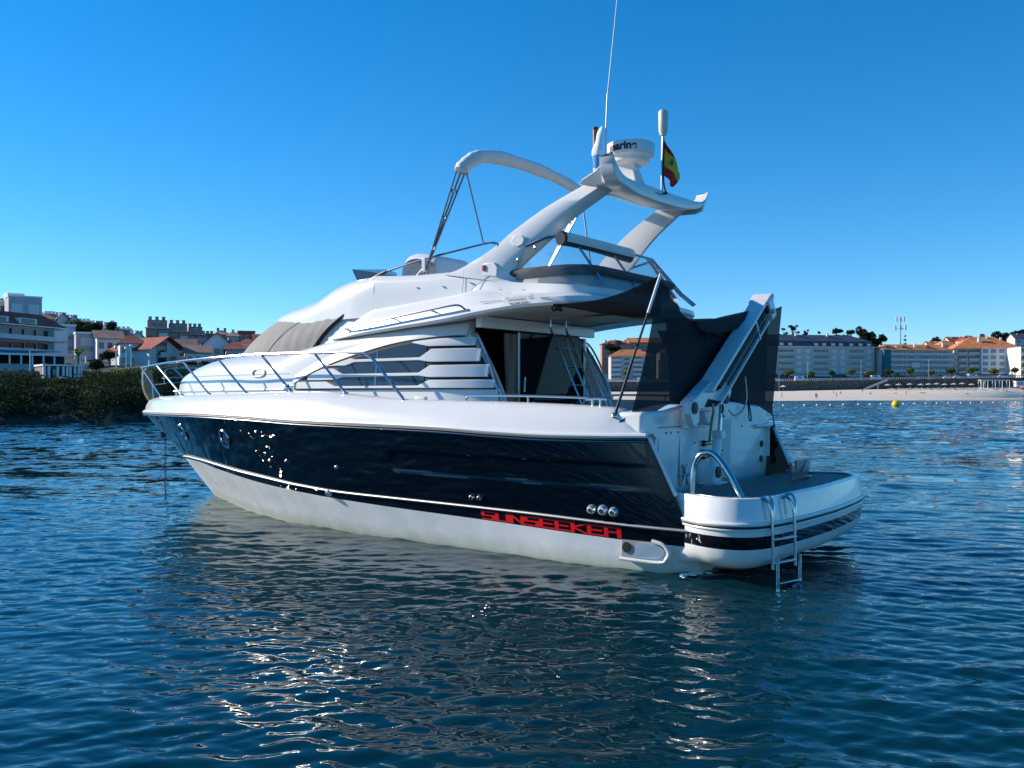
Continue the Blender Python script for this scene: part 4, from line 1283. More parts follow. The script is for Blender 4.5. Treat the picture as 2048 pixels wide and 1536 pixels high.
MB().lathe([(.03, 0), (.035, .01), (.035, .05), (.02, .06)], (1.50, .42, 4.9), 12, Matrix.Rotation(radians(70), 3, 'X')).lathe([(.03, 0), (.035, .01), (.035, .05), (.02, .06)], (1.46, .32, 4.9), 12, Matrix.Rotation(radians(70), 3, 'X')).build('deck_horn', 'steel', arch)
MB().lathe([(.13, 4.87), (.14, 4.93), (.13, 4.97), (.08, 5.0), (.0001, 5.005)], (1.62, -.32, 0), 20).build('antenna_puck', 'plastic', arch)
# navigation light on its pole
lp = MB().tube([(1.40, -.16, 4.86), (1.40, -.20, 5.74)], .022, 10).build('light_pole', 'steel', arch)
MB().lathe([(.045, 5.70), (.05, 5.73), (.065, 5.76), (.062, 5.78), (.065, 5.79), (.068, 6.02), (.055, 6.05), (.0001, 6.06)], (1.40, -.20, 0), 18).build('navigation_light', 'cream', lp)
MB().tube(spline([(1.25, .20, 4.80), (1.22, .05, 4.82), (1.30, -.06, 4.90), (1.375, -.15, 5.1), (1.378, -.18, 5.6)], 6), .014, 6).build('light_cable', 'rope', lp)
MB().tube([(1.25, .26, 4.795), (1.24, .12, 4.805)], .018, 6).build('cable_sleeve', 'plastic', lp)
# whip antenna and wooden post
MB().tube([(1.76, .78, 4.85), (1.755, .77, 5.55), (1.74, .755, 6.1)], [.018, .015, .011], 8).tube([(1.74, .755, 6.05), (1.62, .66, 7.6)], [.011, .006], 6).build('whip_antenna', 'plastic', arch)
MB().tube([(1.95, .70, 4.86), (1.965, .70, 5.66)], .037, 12).build('wooden_post', 'wood', arch)
MB().lathe([(.039, 0), (.039, .04), (.0001, .045)], (1.965, .70, 5.66), 12).build('post_cap', 'rubber', arch)

# ------------------------------------------------------------------ bimini, folded under its sleeve
sl = [(3.62, 1.56, 5.16), (3.60, 1.52, 5.25), (3.53, 1.42, 5.35), (3.45, 1.25, 5.42), (3.40, .9, 5.455), (3.38, .4, 5.465), (3.38, -.1, 5.46), (3.40, -.6, 5.435), (3.42, -1.05, 5.39), (3.46, -1.35, 5.32), (3.52, -1.5, 5.2)]
S = spline(sl, 6)
rads = [.105 - .03 * i / len(S) + .005 * sin(i * .6) + .004 * sin(i * 1.7) for i in range(len(S))]
rads[0] = .08
bim = MB().tube(S, rads, 12).build('bimini_sleeve', 'white_canvas', yacht, smooth=60)
bim['label'] = 'white canvas sleeve over the folded bimini'
mb = MB()
for s in (1, -1):
    foot = Vector((4.42, s * 1.42, 3.83))
    for k, (dx, dy) in enumerate(((.06, .03), (.0, .0), (-.07, -.02))):
        mb.tube([foot + Vector((0, 0, .0)), Vector((3.62 + dx, s * (1.55 + dy), 5.2))], .014, 6)
    mb.tube([(3.55, s * 1.53, 5.15), (3.33, s * 1.42, 4.14)], .013, 6)
    for t in (.25, .55, .8):
        p = foot.lerp(Vector((3.62, s * 1.55, 5.2)), t)
        mb.box(p, (.07, .03, .05))
mb.build('bimini_frame', 'dull_steel', bim)
mb = MB()
for s in (1, -1):
    mb.box((4.42, s * 1.43, 3.95), (.07, .05, .20))
mb.build('bimini_socket', 'plastic', bim, bevel=.01)
# side rails on the flybridge
sr = spline([(5.60, 1.36, 3.83), (5.45, 1.37, 3.87), (5.2, 1.38, 3.93), (4.36, 1.40, 4.05), (3.75, 1.41, 4.115), (3.3, 1.41, 4.155), (3.12, 1.41, 4.14), (3.08, 1.41, 4.08)], 6)
mb = MB().tube(sr, .016, 8).tube([(4.62, 1.39, 3.80), (4.28, 1.40, 4.06)], .013, 8)
mb.pair().build('flybridge_side_rail', 'steel', fly)
MB().tube([(5.46, 1.37, 3.87), (5.24, 1.38, 3.925)], .026, 8).build('rail_sleeve', 'rubber', fly)
# rail low on the overhang
orl = [(5.93, 1.66, 3.075), (5.4, 1.735, 3.105), (4.65, 1.80, 3.175), (3.9, 1.84, 3.245), (3.55, 1.85, 3.275), (3.42, 1.84, 3.27), (3.34, 1.81, 3.215)]
mb = MB().tube(spline(orl, 6), .014, 8)
for X in (5.85, 4.72, 5.38, 3.95):
    z = float(np.interp(X, [3.4, 3.9, 4.65, 5.4, 5.93], [3.275, 3.245, 3.175, 3.105, 3.075])); y = float(np.interp(X, [3.4, 3.9, 4.65, 5.4, 5.93], [1.845, 1.84, 1.80, 1.735, 1.66]))
    mb.tube([(X, y, z), (X - .1, y - .06, z - .05)], .011, 6)
mb.pair().build('overhang_rail', 'steel', fly)
# small snap studs and script on the overhang
mb = MB()
for X, z, y in ((3.5, 3.62, 1.52), (4.0, 3.60, 1.51), (4.5, 3.62, 1.50), (5.1, 3.63, 1.47), (2.9, 3.47, 1.60), (2.5, 3.44, 1.62)):
    mb.box((X, y, z), (.035, .03, .012))
mb.build('canopy_stud', 'steel', fly)
mb = MB()
mb.tube([(3.62, 1.50, 3.80), (3.62, 1.513, 3.62), (3.63, 1.53, 3.47)], .004, 4)
mb.tube([(3.05, 1.505, 3.74), (3.3, 1.512, 3.62), (3.45, 1.56, 3.50)], .004, 4)
mb.build('moulding_seam', 'grey_letter', fly)
def over_text(txt, size, X0, z, shear, name, m):
    tv, tf = text_mesh(txt, size, .0015, 0, shear)
    P = []
    for v in tv:
        X = X0 - v.x
        zz = z + v.y + v.x * .02
        P.append((X, 1.835 - (zz - 3.21) * .38 + v.z, zz))
    return MB().add(P, tf).build(name, m, fly, smooth=0, fix=False)
over_text('Manhattan 46', .085, 2.70, 3.285, .35, 'script_lettering', 'grey_letter')
over_text('NAUTICA PAZO', .042, 2.60, 3.235, 0, 'dealer_lettering', 'black_letter')
mb = MB()
for a, b in ((3.1, 2.73), (2.12, 1.98)):
    mb.box(((a + b) / 2, 1.795, 3.30), (a - b, .01, .006))
mb.build('pinstripe', 'grey_letter', fly, smooth=0)

# ------------------------------------------------------------------ cockpit
MB().box((2.15, 0, 1.12), (2.3, 3.4, .06)).build('cockpit_sole', 'sole', yacht, smooth=0)
lad = MB()
for y in (.14, -.28):
    lad.tube(spline([(3.06, y, 3.22), (3.07, y, 3.02), (2.98, y, 2.88), (2.72, y, 2.32), (2.45, y, 1.75), (2.2, y, 1.2)], 4), .018, 8)
lad = lad.build('flybridge_ladder', 'steel', yacht)
for z in (2.74, 2.47, 2.20, 1.94, 1.68, 1.42):
    X = float(np.interp(z, [1.2, 2.32, 2.88], [2.2, 2.72, 2.98]))
    MB().box((X + .02, -.07, z), (.13, .42, .025)).build('tread', 'rail_alu', lad, bevel=.006)
mb = MB()
for y in (.10, -.32):
    mb.tube(spline([(2.95, y, 2.93), (2.86, y, 2.90), (2.70, y, 2.55), (2.32, y, 1.75), (2.2, y, 1.3)], 5), .016, 8)
mb.build('ladder_handrail', 'steel', lad)
# cockpit rail, cleats
def rail_line(s):
    y = lambda X: (y_rail(X) - .36) * s
    p = [(3.24, y(3.2), 1.975), (3.21, y(3.2), 2.03), (3.12, y(3.1), 2.052), (2.2, y(2.2), 2.045), (1.45, y(1.45), 2.025), (1.24, y(1.3), 2.01), (1.18, y(1.25), 1.94)]
    return spline(p, 5)
mb = MB()
for s in (1, -1):
    mb.tube(rail_line(s), .017, 8)
    mb.tube([(2.23, (y_rail(2.2) - .36) * s, 1.96), (2.23, (y_rail(2.2) - .36) * s, 2.05)], .015, 8)
mb.build('cockpit_rail', 'steel', yacht)
def cleat(X, s, L=.30):
    y = (y_rail(X) - .33) * s; z = z_bul(X)
    mb = MB().tube([(X - L / 2, y, z + .085), (X, y, z + .092), (X + L / 2, y, z + .085)], .020, 8)
    for d in (-.055, .055):
        mb.tube([(X + d, y, z - .01), (X + d, y, z + .085)], .022, 8)
    return mb.build('mooring_cleat', 'steel', yacht)
for s in (1, -1):
    cleat(1.24, s); cleat(6.85, s, .24); cleat(11.0, s, .2)
    MB().box((4.02, (y_rail(4.02) - .33) * s, z_bul(4.02) + .02), (.20, .06, .04)).build('fairlead', 'plastic', yacht, bevel=.012)

# ------------------------------------------------------------------ bow rail
y_r2 = lambda X: max(.0, float(np.interp(X, [4, 6, 8, 9, 10, 11, 12, 13, 13.5, 13.7], [2.05, 2.02, 1.92, 1.8, 1.6, 1.35, 1.0, .56, .36, .30])))
zt_ = lambda X: float(np.interp(X, [5.2, 6.2, 7.5, 8.85, 10.3, 11.8, 13.45], [2.675, 2.695, 2.71, 2.695, 2.67, 2.645, 2.63]))
top_ = [(4.26, y_r2(4.26), 2.0), (4.70, y_r2(4.6), 2.42), (4.86, y_r2(4.8), 2.57), (5.02, y_r2(5), 2.645), (5.3, y_r2(5.3), 2.675)] + [(X, y_r2(X), zt_(X)) for X in (6.2, 7.5, 8.85, 9.6, 10.3, 11.1, 11.8, 12.5, 13.0, 13.46)]
bow = MB().tube(spline(top_, 5), .022, 8).mirror()
bow.tube(spline([(13.46, .37, 2.63), (13.58, .30, 2.60), (13.62, .26, 2.45), (13.60, .25, 2.30)], 5), .018, 8)
bow.tube(spline([(13.46, -.37, 2.63), (13.58, -.30, 2.60), (13.62, -.26, 2.45), (13.60, -.25, 2.30)], 5), .018, 8)
bow = bow.build('bow_rail', 'steel', yacht)
for (xt, xbse) in ((6.13, 5.48), (7.48, 6.76), (8.81, 8.01), (10.22, 9.31), (11.82, 10.62), (13.44, 12.55)):
    for s in (1, -1):
        MB().tube([(xt, s * y_r2(xt), zt_(xt)), (xbse, s * max(.1, min(y_r2(xbse), y_rail(xbse) - .30)), z_bul(xbse))], .019, 8).lathe([(.04, -.01), (.035, .02), (.02, .03)], (xbse, s * max(.1, min(y_r2(xbse), y_rail(xbse) - .30)), z_bul(xbse)), 10).build('stanchion', 'steel', bow)
mb = MB()
mb.tube(spline([(13.60, -.25, 2.31), (13.0, -.52, 2.33), (12.0, -.95, 2.35), (11.0, -1.32, 2.36), (9.5, -1.70, 2.38)], 5), .014, 6)
mb.build('guard_line', 'steel', bow)
mb = MB()
mb.tube([(13.30, .20, 1.97), (13.35, .2, 2.35)], .012, 6)
mb.tube(spline([(13.50, -.12, 2.42), (13.2, -.35, 2.43), (12.9, -.45, 2.38), (12.5, -.55, 2.02)], 5), .016, 6)
mb.build('pulpit_brace', 'steel', bow)
# bow roller with stowed anchor
MB().box((13.30, 0, 1.90), (.70, .14, .04)).box((13.62, .06, 1.90), (.14, .015, .09)).box((13.62, -.06, 1.90), (.14, .015, .09)).build('bow_roller', 'steel', yacht, bevel=.008)
mb = MB().lathe([(.055, 0), (.10, .0), (.105, .03), (.06, .045)], (11.15, .72, 1.22), 16, Vector((.35, .9, -.2)).to_track_quat('Z', 'Y').to_matrix())
mb.pair().build('hawse_ring', 'steel', yacht)
MB().tube([(13.28, 0, 1.15), (13.22, 0.02, 1.22)], .05, 8).build('bow_eye', 'steel', yacht)

# ================================================================== loose things on and round the yacht
BM = Matrix.Translation((3.13, 11.82, 0)) @ Matrix.Rotation(pi - HEAD, 4, 'Z')
def bw(p):
    return BM @ Vector(p)
def place(mb, base):
    """shift a mesh built in yacht space so its own origin is at base, and return the world placement"""
    b = Vector(base)
    mb.v = [tuple(Vector(p) - b) for p in mb.v]
    return bw(b), pi - HEAD
def loose(mb, name, mt, base, label, cat, group=None, smooth=50, **k):
    loc, rz = place(mb, base)
    o = mb.build(name, mt, None, smooth=smooth, **k)
    o.location = loc; o.rotation_euler = (0, 0, rz)
    return tag(o, label, cat, group)
def loose_part(mb, name, mt, parent, base, smooth=50):
    b = Vector(base); mb.v = [tuple(Vector(p) - b) for p in mb.v]
    return mb.build(name, mt, parent, smooth=smooth)

# sun-shade of black mesh round the cockpit
tp = spline([(.76, 1.16, 3.54), (.64, 1.00, 3.24), (.50, .92, 3.02), (.45, .50, 3.00), (.42, -.05, 3.09), (.40, -.88, 3.22), (.38, -1.66, 3.31), (.36, -2.02, 3.385)], 6)
bt = spline([(.70, 1.98, 1.83), (.62, 1.62, 1.87), (.56, 1.22, 1.93), (.52, .75, 1.99), (.52, .2, 2.0), (.52, -.6, 1.98), (.52, -1.3, 1.90), (.50, -2.0, 1.78)], 6)
rows = []
n_ = len(tp)
for i in range(n_):
    r = []
    s = i / (n_ - 1)
    for j in range(15):
        v = j / 14
        p = tp[i].lerp(bt[i], v)
        sag = sin(pi * v) * .10 * sin(pi * s)
        fold = .022 * sin(s * 60) * (1 - v) ** 1.5 * math.exp(-((s - .12) / .14) ** 2) + .02 * sin(s * 95) * (1 - v) ** 2 * math.exp(-((s - .62) / .12) ** 2)
        edge = .10 * sin(pi * v) * (1 - s) ** 8
        r.append((p.x + sag + fold, p.y - edge * .6, p.z + .02 * sin(s * 30) * (v > .99)))
    rows.append(r)
base_c = (.55, .3, 1.95)
cloth = loose(MB().loft(rows), 'shade_cloth', 'mesh', base_c, 'black mesh shade cloth hung round the yacht cockpit under the flybridge', 'shade cloth')
# roof triangle from the flybridge edge to the pole head
tri = []
A0, A1, A2 = Vector((1.86, 1.88, 3.20)), Vector((.76, 1.16, 3.54)), Vector((1.15, .2, 3.10))
A3 = Vector((1.40, 1.55, 3.18))
for i in range(11):
    t = i / 10
    a = A0.lerp(A1, t) - Vector((0, 0, .10 * sin(pi * t))); b = A3.lerp(A2, t) + Vector((0, 0, -.04 * sin(pi * t)))
    b = A0.lerp(Vector((1.05, .55, 3.08)), t) - Vector((0, 0, .05 * sin(pi * t)))
    tri.append([a.lerp(b, k / 5) - Vector((0, 0, .03 * sin(pi * k / 5))) for k in range(6)])
loose_part(MB().loft(tri), 'roof_flap', 'mesh2', cloth, base_c)
# the starboard side of the same cloth, seen through the near one
loose_part(MB().loft([[Vector((.75 + 1.6 * u * (1 - .3 * v), -1.2 - .75 * min(1, u * 3 + .3), 3.0 - 1.15 * v + .1 * u)) + Vector((.05 * sin(u * 9), .05 * sin(u * 14 + v * 3), 0)) for v in np.linspace(0, 1, 8)] for u in np.linspace(0, 1, 14)]), 'side_panel', 'mesh', cloth, base_c)
loose_part(MB().loft([[Vector((.62 + .05 * sin(u * 30) * (1 - v), 1.32 - 3.34 * u, 2.98 + .25 * u - (1.02 + .30 * u) * v)) for v in np.linspace(0, 1, 8)] for u in np.linspace(0.05, 1, 20)]), 'inner_panel', 'mesh2', cloth, base_c)
rows = []
for i in range(14, n_ - 8):
    p = tp[i]
    s = (i - 14) / (n_ - 23)
    h = .12 * min(1, s * 4) + .05
    rows.append([p + Vector((-.02, 0, .02)), p + Vector((-.05, 0, -h * .5)), p + Vector((-.03, 0, -h - .02 * sin(pi * s)))])
loose_part(MB().loft(rows), 'folded_hem', 'mesh2', cloth, base_c)
mb = MB()
for c in ((.36, .36, 2.86), (1.80, 1.86, 3.17)):
    for k in range(4):
        a = k * 1.6
        mb.tube(spline([c, (c[0] + .05 * cos(a), c[1] + .08 * sin(a), c[2] - .06), (c[0] + .03, c[1] + .10 * cos(a), c[2] - .02), c], 4), .012, 5)
mb.tube([bt[0], (1.02, 2.09, 1.60)], .010, 5).tube([bt[0], (1.07, 2.10, 1.58)], .010, 5)
mb.tube([bt[-1], (.47, -2.02, 1.55)], .010, 5)
for y in (.95, -.95):
    mb.tube(spline([(.46, y, 1.97), (.43, y + .05, 1.82), (.43, y + .02, 1.70), (.43, y - .05, 1.72), (.45, y - .03, 1.9), (.46, y, 1.97)], 5), .010, 5)
loose_part(mb, 'tie_cord', 'rope', cloth, base_c)
pole = MB().tube([(.91, 2.0, 1.82), (.86, 1.70, 2.42)], .018, 10).tube([(.86, 1.70, 2.42), (.76, 1.16, 3.50)], .015, 10)
pole = loose(pole, 'shade_pole', 'rubber', (.91, 2.0, 1.82), 'slim black pole leaning up from the gunwale to the shade cloth peak', 'pole')
loose_part(MB().tube([(.80, 1.38, 3.06), (.755, 1.135, 3.56)], .019, 10), 'pole_tip', 'plastic', pole, (.91, 2.0, 1.82))
loose_part(MB().lathe([(.05, 0), (.05, .02), (.025, .05)], (.91, 2.0, 1.80), 12), 'pole_foot', 'steel', pole, (.91, 2.0, 1.82))

# fender under the pulpit, anchor chain
fp = spline([(13.62, .10, 2.62), (13.70, .09, 2.50), (13.72, .07, 2.30), (13.66, .06, 2.12), (13.54, .05, 1.95), (13.44, .04, 1.80)], 6)
fr_ = [.05 + .075 * sin(pi * min(1, max(0, i / (len(fp) - 1)))) ** .6 for i in range(len(fp))]
fen = loose(MB().tube(fp, fr_, 14), 'boat_fender', 'fender', (13.55, .05, 2.2), 'long olive-covered fender hanging under the tip of the bow rail', 'fender')
loose_part(MB().tube(spline([(13.62, .28, 2.32), (13.73, .12, 2.27), (13.78, 0, 2.26), (13.70, -.12, 2.28), (13.55, -.25, 2.30)], 5), .012, 6), 'fender_rope', 'plastic', fen, (13.55, .05, 2.2))
mb = MB()
for k in range(34):
    z = 1.18 - k * .042
    R_ = Matrix.Rotation(radians(90 * (k % 2)), 3, 'Z')
    c = Vector((13.16, 0, z))
    mb.tube([c + R_ @ Vector((.016 * cos(a), 0, .028 * sin(a))) for a in np.linspace(0, 2 * pi, 8, endpoint=False)], .007, 5, closed=True)
loose(mb, 'anchor_chain', 'chain', (13.16, 0, 0.2), 'anchor chain dropping straight from the yacht bow into the water', 'chain')

# flags
M['flag'] = mat('red_yellow_red_flag_cloth', (0.6, 0.02, 0.03), 0.8)
M['flag_red'] = mat('flag_red', (0.50, 0.012, 0.03), 0.8)
M['flag_yellow'] = mat('flag_yellow', (0.75, 0.50, 0.03), 0.8)
M['flag_white'] = mat('flag_white', (0.75, 0.76, 0.80), 0.8)
M['flag_blue'] = mat('flag_blue', (0.10, 0.32, 0.62), 0.8)
def hang(top, H, Wd, folds, lean, mats, ncol):
    """a limp flag hanging from its upper hoist corner"""
    mb = MB()
    NU, NVv = 24, 26
    grid = []
    for i in range(NU + 1):
        u = i / NU
        row = []
        for j in range(NVv + 1):
            v = j / NVv
            hx = Wd * u * (.30 + .5 * sin(pi * min(1, v * 1.0)) * .55)
            z = -H * v - Wd * u * (.82 - .45 * v) * (1.0)
            wv = .045 * sin(u * folds + v * 2.0) * (0.25 + u)
            row.append(Vector(top) + Vector((lean[0] * hx + lean[1] * wv, lean[1] * -hx + lean[0] * wv, z * .84)))
        grid.append(row)
    for i in range(NU):
        for j in range(NVv):
            v = (j + .5) / NVv
            mi = 0
            if ncol == 'sp': mi = 1 if .25 < v < .75 else 0
            else: mi = 1 if abs(v - .25 - .5 * (i + .5) / NU) < .12 else 0
            mb.add([grid[i][j], grid[i + 1][j], grid[i + 1][j + 1], grid[i][j + 1]], [(0, 1, 2, 3)], mi)
    return mb, grid
mb, g_ = hang((1.395, -.22, 5.70), .66, .50, 7.0, (-.55, .85), None, 'sp')
fl = loose(mb, 'ensign_flag', ['flag_red', 'flag_yellow'], (1.395, -.22, 5.2), 'red and yellow ensign hanging limp below the white light on the arch', 'flag', smooth=80)
em = MB()
c = g_[9][13]
em.prism([(.03 * cos(a), .045 * sin(a)) for a in np.linspace(0, 2 * pi, 9)[:-1]], lambda p: c + Vector((p[0] * .3 - .012, p[0] + .012, p[1])), lambda p: c + Vector((p[0] * .3 - .02, p[0] + .02, p[1])))
loose_part(em, 'crest', 'violet_letter', fl, (1.395, -.22, 5.2), smooth=0)
mb = MB()
ax_ = spline([(1.80, .80, 5.66), (1.83, .82, 5.50), (1.86, .84, 5.30), (1.87, .84, 5.10), (1.85, .82, 4.97)], 8)
rows = []
for i, p in enumerate(ax_):
    t = i / (len(ax_) - 1)
    w = .012 + .048 * sin(pi * min(1, t * 1.05)) ** .7 * (1 + .25 * sin(t * 17))
    rows.append([(p.x + w * (1 + .15 * sin(3 * a + t * 5)) * cos(a), p.y + w * .6 * (1 + .15 * cos(2 * a)) * sin(a), p.z) for a in np.linspace(0, 2 * pi, 14, endpoint=False)])
for i in range(len(rows) - 1):
    mb.loft([rows[i], rows[i + 1]], cu=True, mi=1 if .5 < i / len(rows) < .72 else 0)
fl2 = loose(mb, 'courtesy_flag', ['flag_white', 'flag_blue'], (1.745, .765, 5.3), 'white flag with a pale blue band furled on the whip antenna', 'flag', smooth=80)

# pale lumps standing in for the submerged white trim tab, port quarter
mb = MB()
gf = np.random.default_rng(8)
for k in range(60):
    c = Vector((.06 + gf.normal(0, .05), 1.62 + gf.normal(0, .16), .012)); r = gf.uniform(.015, .05)
    n0 = len(mb.v)
    mb.lathe([(r, 0), (r * .7, r * .3), (.0001, r * .4)], c, 7, caps=False)
M['trim_tab_patch'] = mat('submerged_tab_white', (0.75, 0.78, 0.72), 0.9)
loose(mb, 'trim_tab_patch', 'trim_tab_patch', (.06, 1.62, 0), 'small pale patch standing in for the submerged trim tab under the port quarter', 'trim_tab_patch')['kind'] = 'stuff'

# ================================================================== shores
M['render_beige'] = mat('beige_render', (0.54, 0.515, 0.47), 0.9, var=0.12, vscale=0.35)
M['render_white'] = mat('white_render', (0.82, 0.82, 0.80), 0.9, var=0.08, vscale=0.3)
M['render_cream'] = mat('cream_render', (0.72, 0.66, 0.57), 0.9, var=0.12, vscale=0.3)
M['render_grey'] = mat('grey_render', (0.48, 0.49, 0.51), 0.9, var=0.12, vscale=0.3)
M['render_brown'] = mat('brown_brick', (0.36, 0.25, 0.19), 0.9, var=0.25, vscale=0.4)
M['render_red'] = mat('red_brick', (0.36, 0.10, 0.06), 0.9, var=0.2, vscale=0.4)
M['render_pink'] = mat('faded_red_render', (0.46, 0.22, 0.18), 0.9, var=0.2, vscale=0.4)
M['stone'] = mat('dark_granite_blocks', (0.12, 0.11, 0.105), 0.9, var=0.55, vscale=0.9)
M['oldwall'] = mat('old_stone_wall', (0.24, 0.22, 0.19), 0.9, var=0.4, vscale=0.6)
M['tile'] = mat('orange_roof_tile', (0.74, 0.25, 0.085), 0.85, var=0.3, vscale=0.5)
M['tile_red'] = mat('dull_red_roof_tile', (0.36, 0.085, 0.055), 0.85, var=0.3, vscale=0.5)
M['tile_old'] = mat('weathered_roof_tile', (0.38, 0.23, 0.17), 0.85, var=0.35, vscale=0.5)
M['slate'] = mat('blue_grey_slate', (0.085, 0.10, 0.125), 0.6, var=0.25, vscale=0.6)
M['win'] = mat('window_glass', (0.05, 0.06, 0.075), 0.08, spec=0.6)
M['shutter'] = mat('white_roller_shutter', (0.66, 0.66, 0.64), 0.7)
M['wshade'] = mat('shuttered_grey_window', (0.30, 0.32, 0.34), 0.6)
M['balc'] = mat('balcony_glass_and_slab', (0.60, 0.60, 0.58), 0.6)
M['navyfront'] = mat('navy_shopfront', (0.02, 0.035, 0.09), 0.4)
M['scaff'] = mat('teal_scaffold_net', (0.02, 0.16, 0.20), 0.9, var=0.3, vscale=0.5)
M['concrete'] = mat('pale_concrete', (0.48, 0.47, 0.45), 0.9, var=0.15, vscale=0.6)
M['bark'] = mat('tree_bark', (0.10, 0.075, 0.055), 0.95, var=0.4, vscale=6)
M['yellow'] = mat('yellow_buoy_skin', (0.80, 0.55, 0.015), 0.35, var=0.12, vscale=2)
M['thatch'] = mat('straw_thatch', (0.52, 0.47, 0.38), 0.95, var=0.3, vscale=4)
M['carpaint'] = mat('white_car_paint', (0.72, 0.73, 0.74), 0.2, coat=0.6)
M['carpaint2'] = mat('dark_grey_car_paint', (0.06, 0.065, 0.07), 0.2, coat=0.6)
M['carpaint3'] = mat('blue_car_paint', (0.03, 0.08, 0.20), 0.2, coat=0.6)
M['skin'] = mat('tanned_skin', (0.36, 0.20, 0.13), 0.7)
M['swim_dark'] = mat('dark_swimwear', (0.02, 0.02, 0.03), 0.8)
M['swim_red'] = mat('red_swimwear', (0.55, 0.05, 0.05), 0.8)
M['hair'] = mat('dark_hair', (0.02, 0.014, 0.01), 0.8)
M['pink'] = mat('pink_cloth', (0.70, 0.20, 0.28), 0.8)

def leaf_mat(name, c1, c2):
    m = bpy.data.materials.new(name); m.use_nodes = True
    nt = m.node_tree; b = nt.nodes['Principled BSDF']
    g = nt.nodes.new('ShaderNodeNewGeometry')
    r = nt.nodes.new('ShaderNodeValToRGB')
    r.color_ramp.elements[0].color = (*c1, 1); r.color_ramp.elements[1].color = (*c2, 1)
    nt.links.new(g.outputs['Random Per Island'], r.inputs['Fac'])
    nt.links.new(r.outputs['Color'], b.inputs['Base Color'])
    b.inputs['Roughness'].default_value = 0.8
    b.inputs['Specular IOR Level'].default_value = 0.12
    tl = nt.nodes.new('ShaderNodeBsdfTranslucent')
    nt.links.new(r.outputs['Color'], tl.inputs['Color'])
    mx = nt.nodes.new('ShaderNodeMixShader'); mx.inputs['Fac'].default_value = 0.3
    nt.links.new(b.outputs[0], mx.inputs[1]); nt.links.new(tl.outputs[0], mx.inputs[2])
    nt.links.new(mx.outputs[0], nt.nodes['Material Output'].inputs['Surface'])
    return m
M['leaf'] = leaf_mat('mid_green_leaves', (0.030, 0.060, 0.012), (0.105, 0.140, 0.030))
M['leaf_dark'] = leaf_mat('dark_green_leaves', (0.008, 0.022, 0.010), (0.028, 0.050, 0.018))
M['leaf_lime'] = leaf_mat('yellow_green_leaves', (0.08, 0.12, 0.015), (0.22, 0.26, 0.05))
M['leaf_olive'] = leaf_mat('olive_scrub_leaves', (0.06, 0.075, 0.03), (0.16, 0.16, 0.07))

def leaves(mb, centre, rad, n, size, squash=1.0, shell=0.45, g=None):
    g = g or rng
    c = np.array(centre, float)
    d = g.normal(size=(n, 3)); d /= np.linalg.norm(d, axis=1)[:, None]
    r = (shell + (1 - shell) * g.random(n) ** .6)[:, None]
    p = c + d * r * np.array(rad) * np.array([1, 1, squash])
    a = g.normal(size=(n, 3)); a /= np.linalg.norm(a, axis=1)[:, None]
    b = np.cross(a, g.normal(size=(n, 3))); b /= np.linalg.norm(b, axis=1)[:, None]
    s = size * (0.6 + 0.8 * g.random(n))[:, None]
    q = np.stack([p - a * s, p - b * s * .7, p + a * s, p + b * s * .7], 1).reshape(-1, 3)
    o = len(mb.v)
    mb.v += [tuple(x) for x in q]
    mb.f += [(o + 4 * i, o + 4 * i + 1, o + 4 * i + 2, o + 4 * i + 3) for i in range(n)]
    mb.m += [0] * n
    return mb

def tree(name, loc, h, blobs, leafmat, label, group=None, cat='tree', trunk_r=.16, size=.3, dens=60, split=0.45):
    """blobs: (dx, dy, z, rx, rz) leaf masses; a trunk with limbs reaching into each"""
    t = empty(name, loc)
    tag(t, label, cat, group)
    mb = MB(); fork = h * split
    mb.tube([(0, 0, -.4), (0.02 * h, 0, fork * .5), (0, .01 * h, fork)], [trunk_r * 1.25, trunk_r, trunk_r * .8], 8)
    for dx, dy, z, rx, rz in blobs:
        mb.tube([(0, .01 * h, fork * .9), (dx * .45, dy * .45, fork + (z - fork) * .55), (dx * .9, dy * .9, z)], [trunk_r * .6, trunk_r * .4, trunk_r * .15], 6)
    mb.build('trunk', 'bark', t)
    mb = MB()
    for dx, dy, z, rx, rz in blobs:
        n = int(dens * rx * rx * 1.0 + 24)
        leaves(mb, (dx, dy, z), (rx, rx, rz), n, size)
    mb.build('crown', leafmat, t, smooth=0, fix=False)
    return t

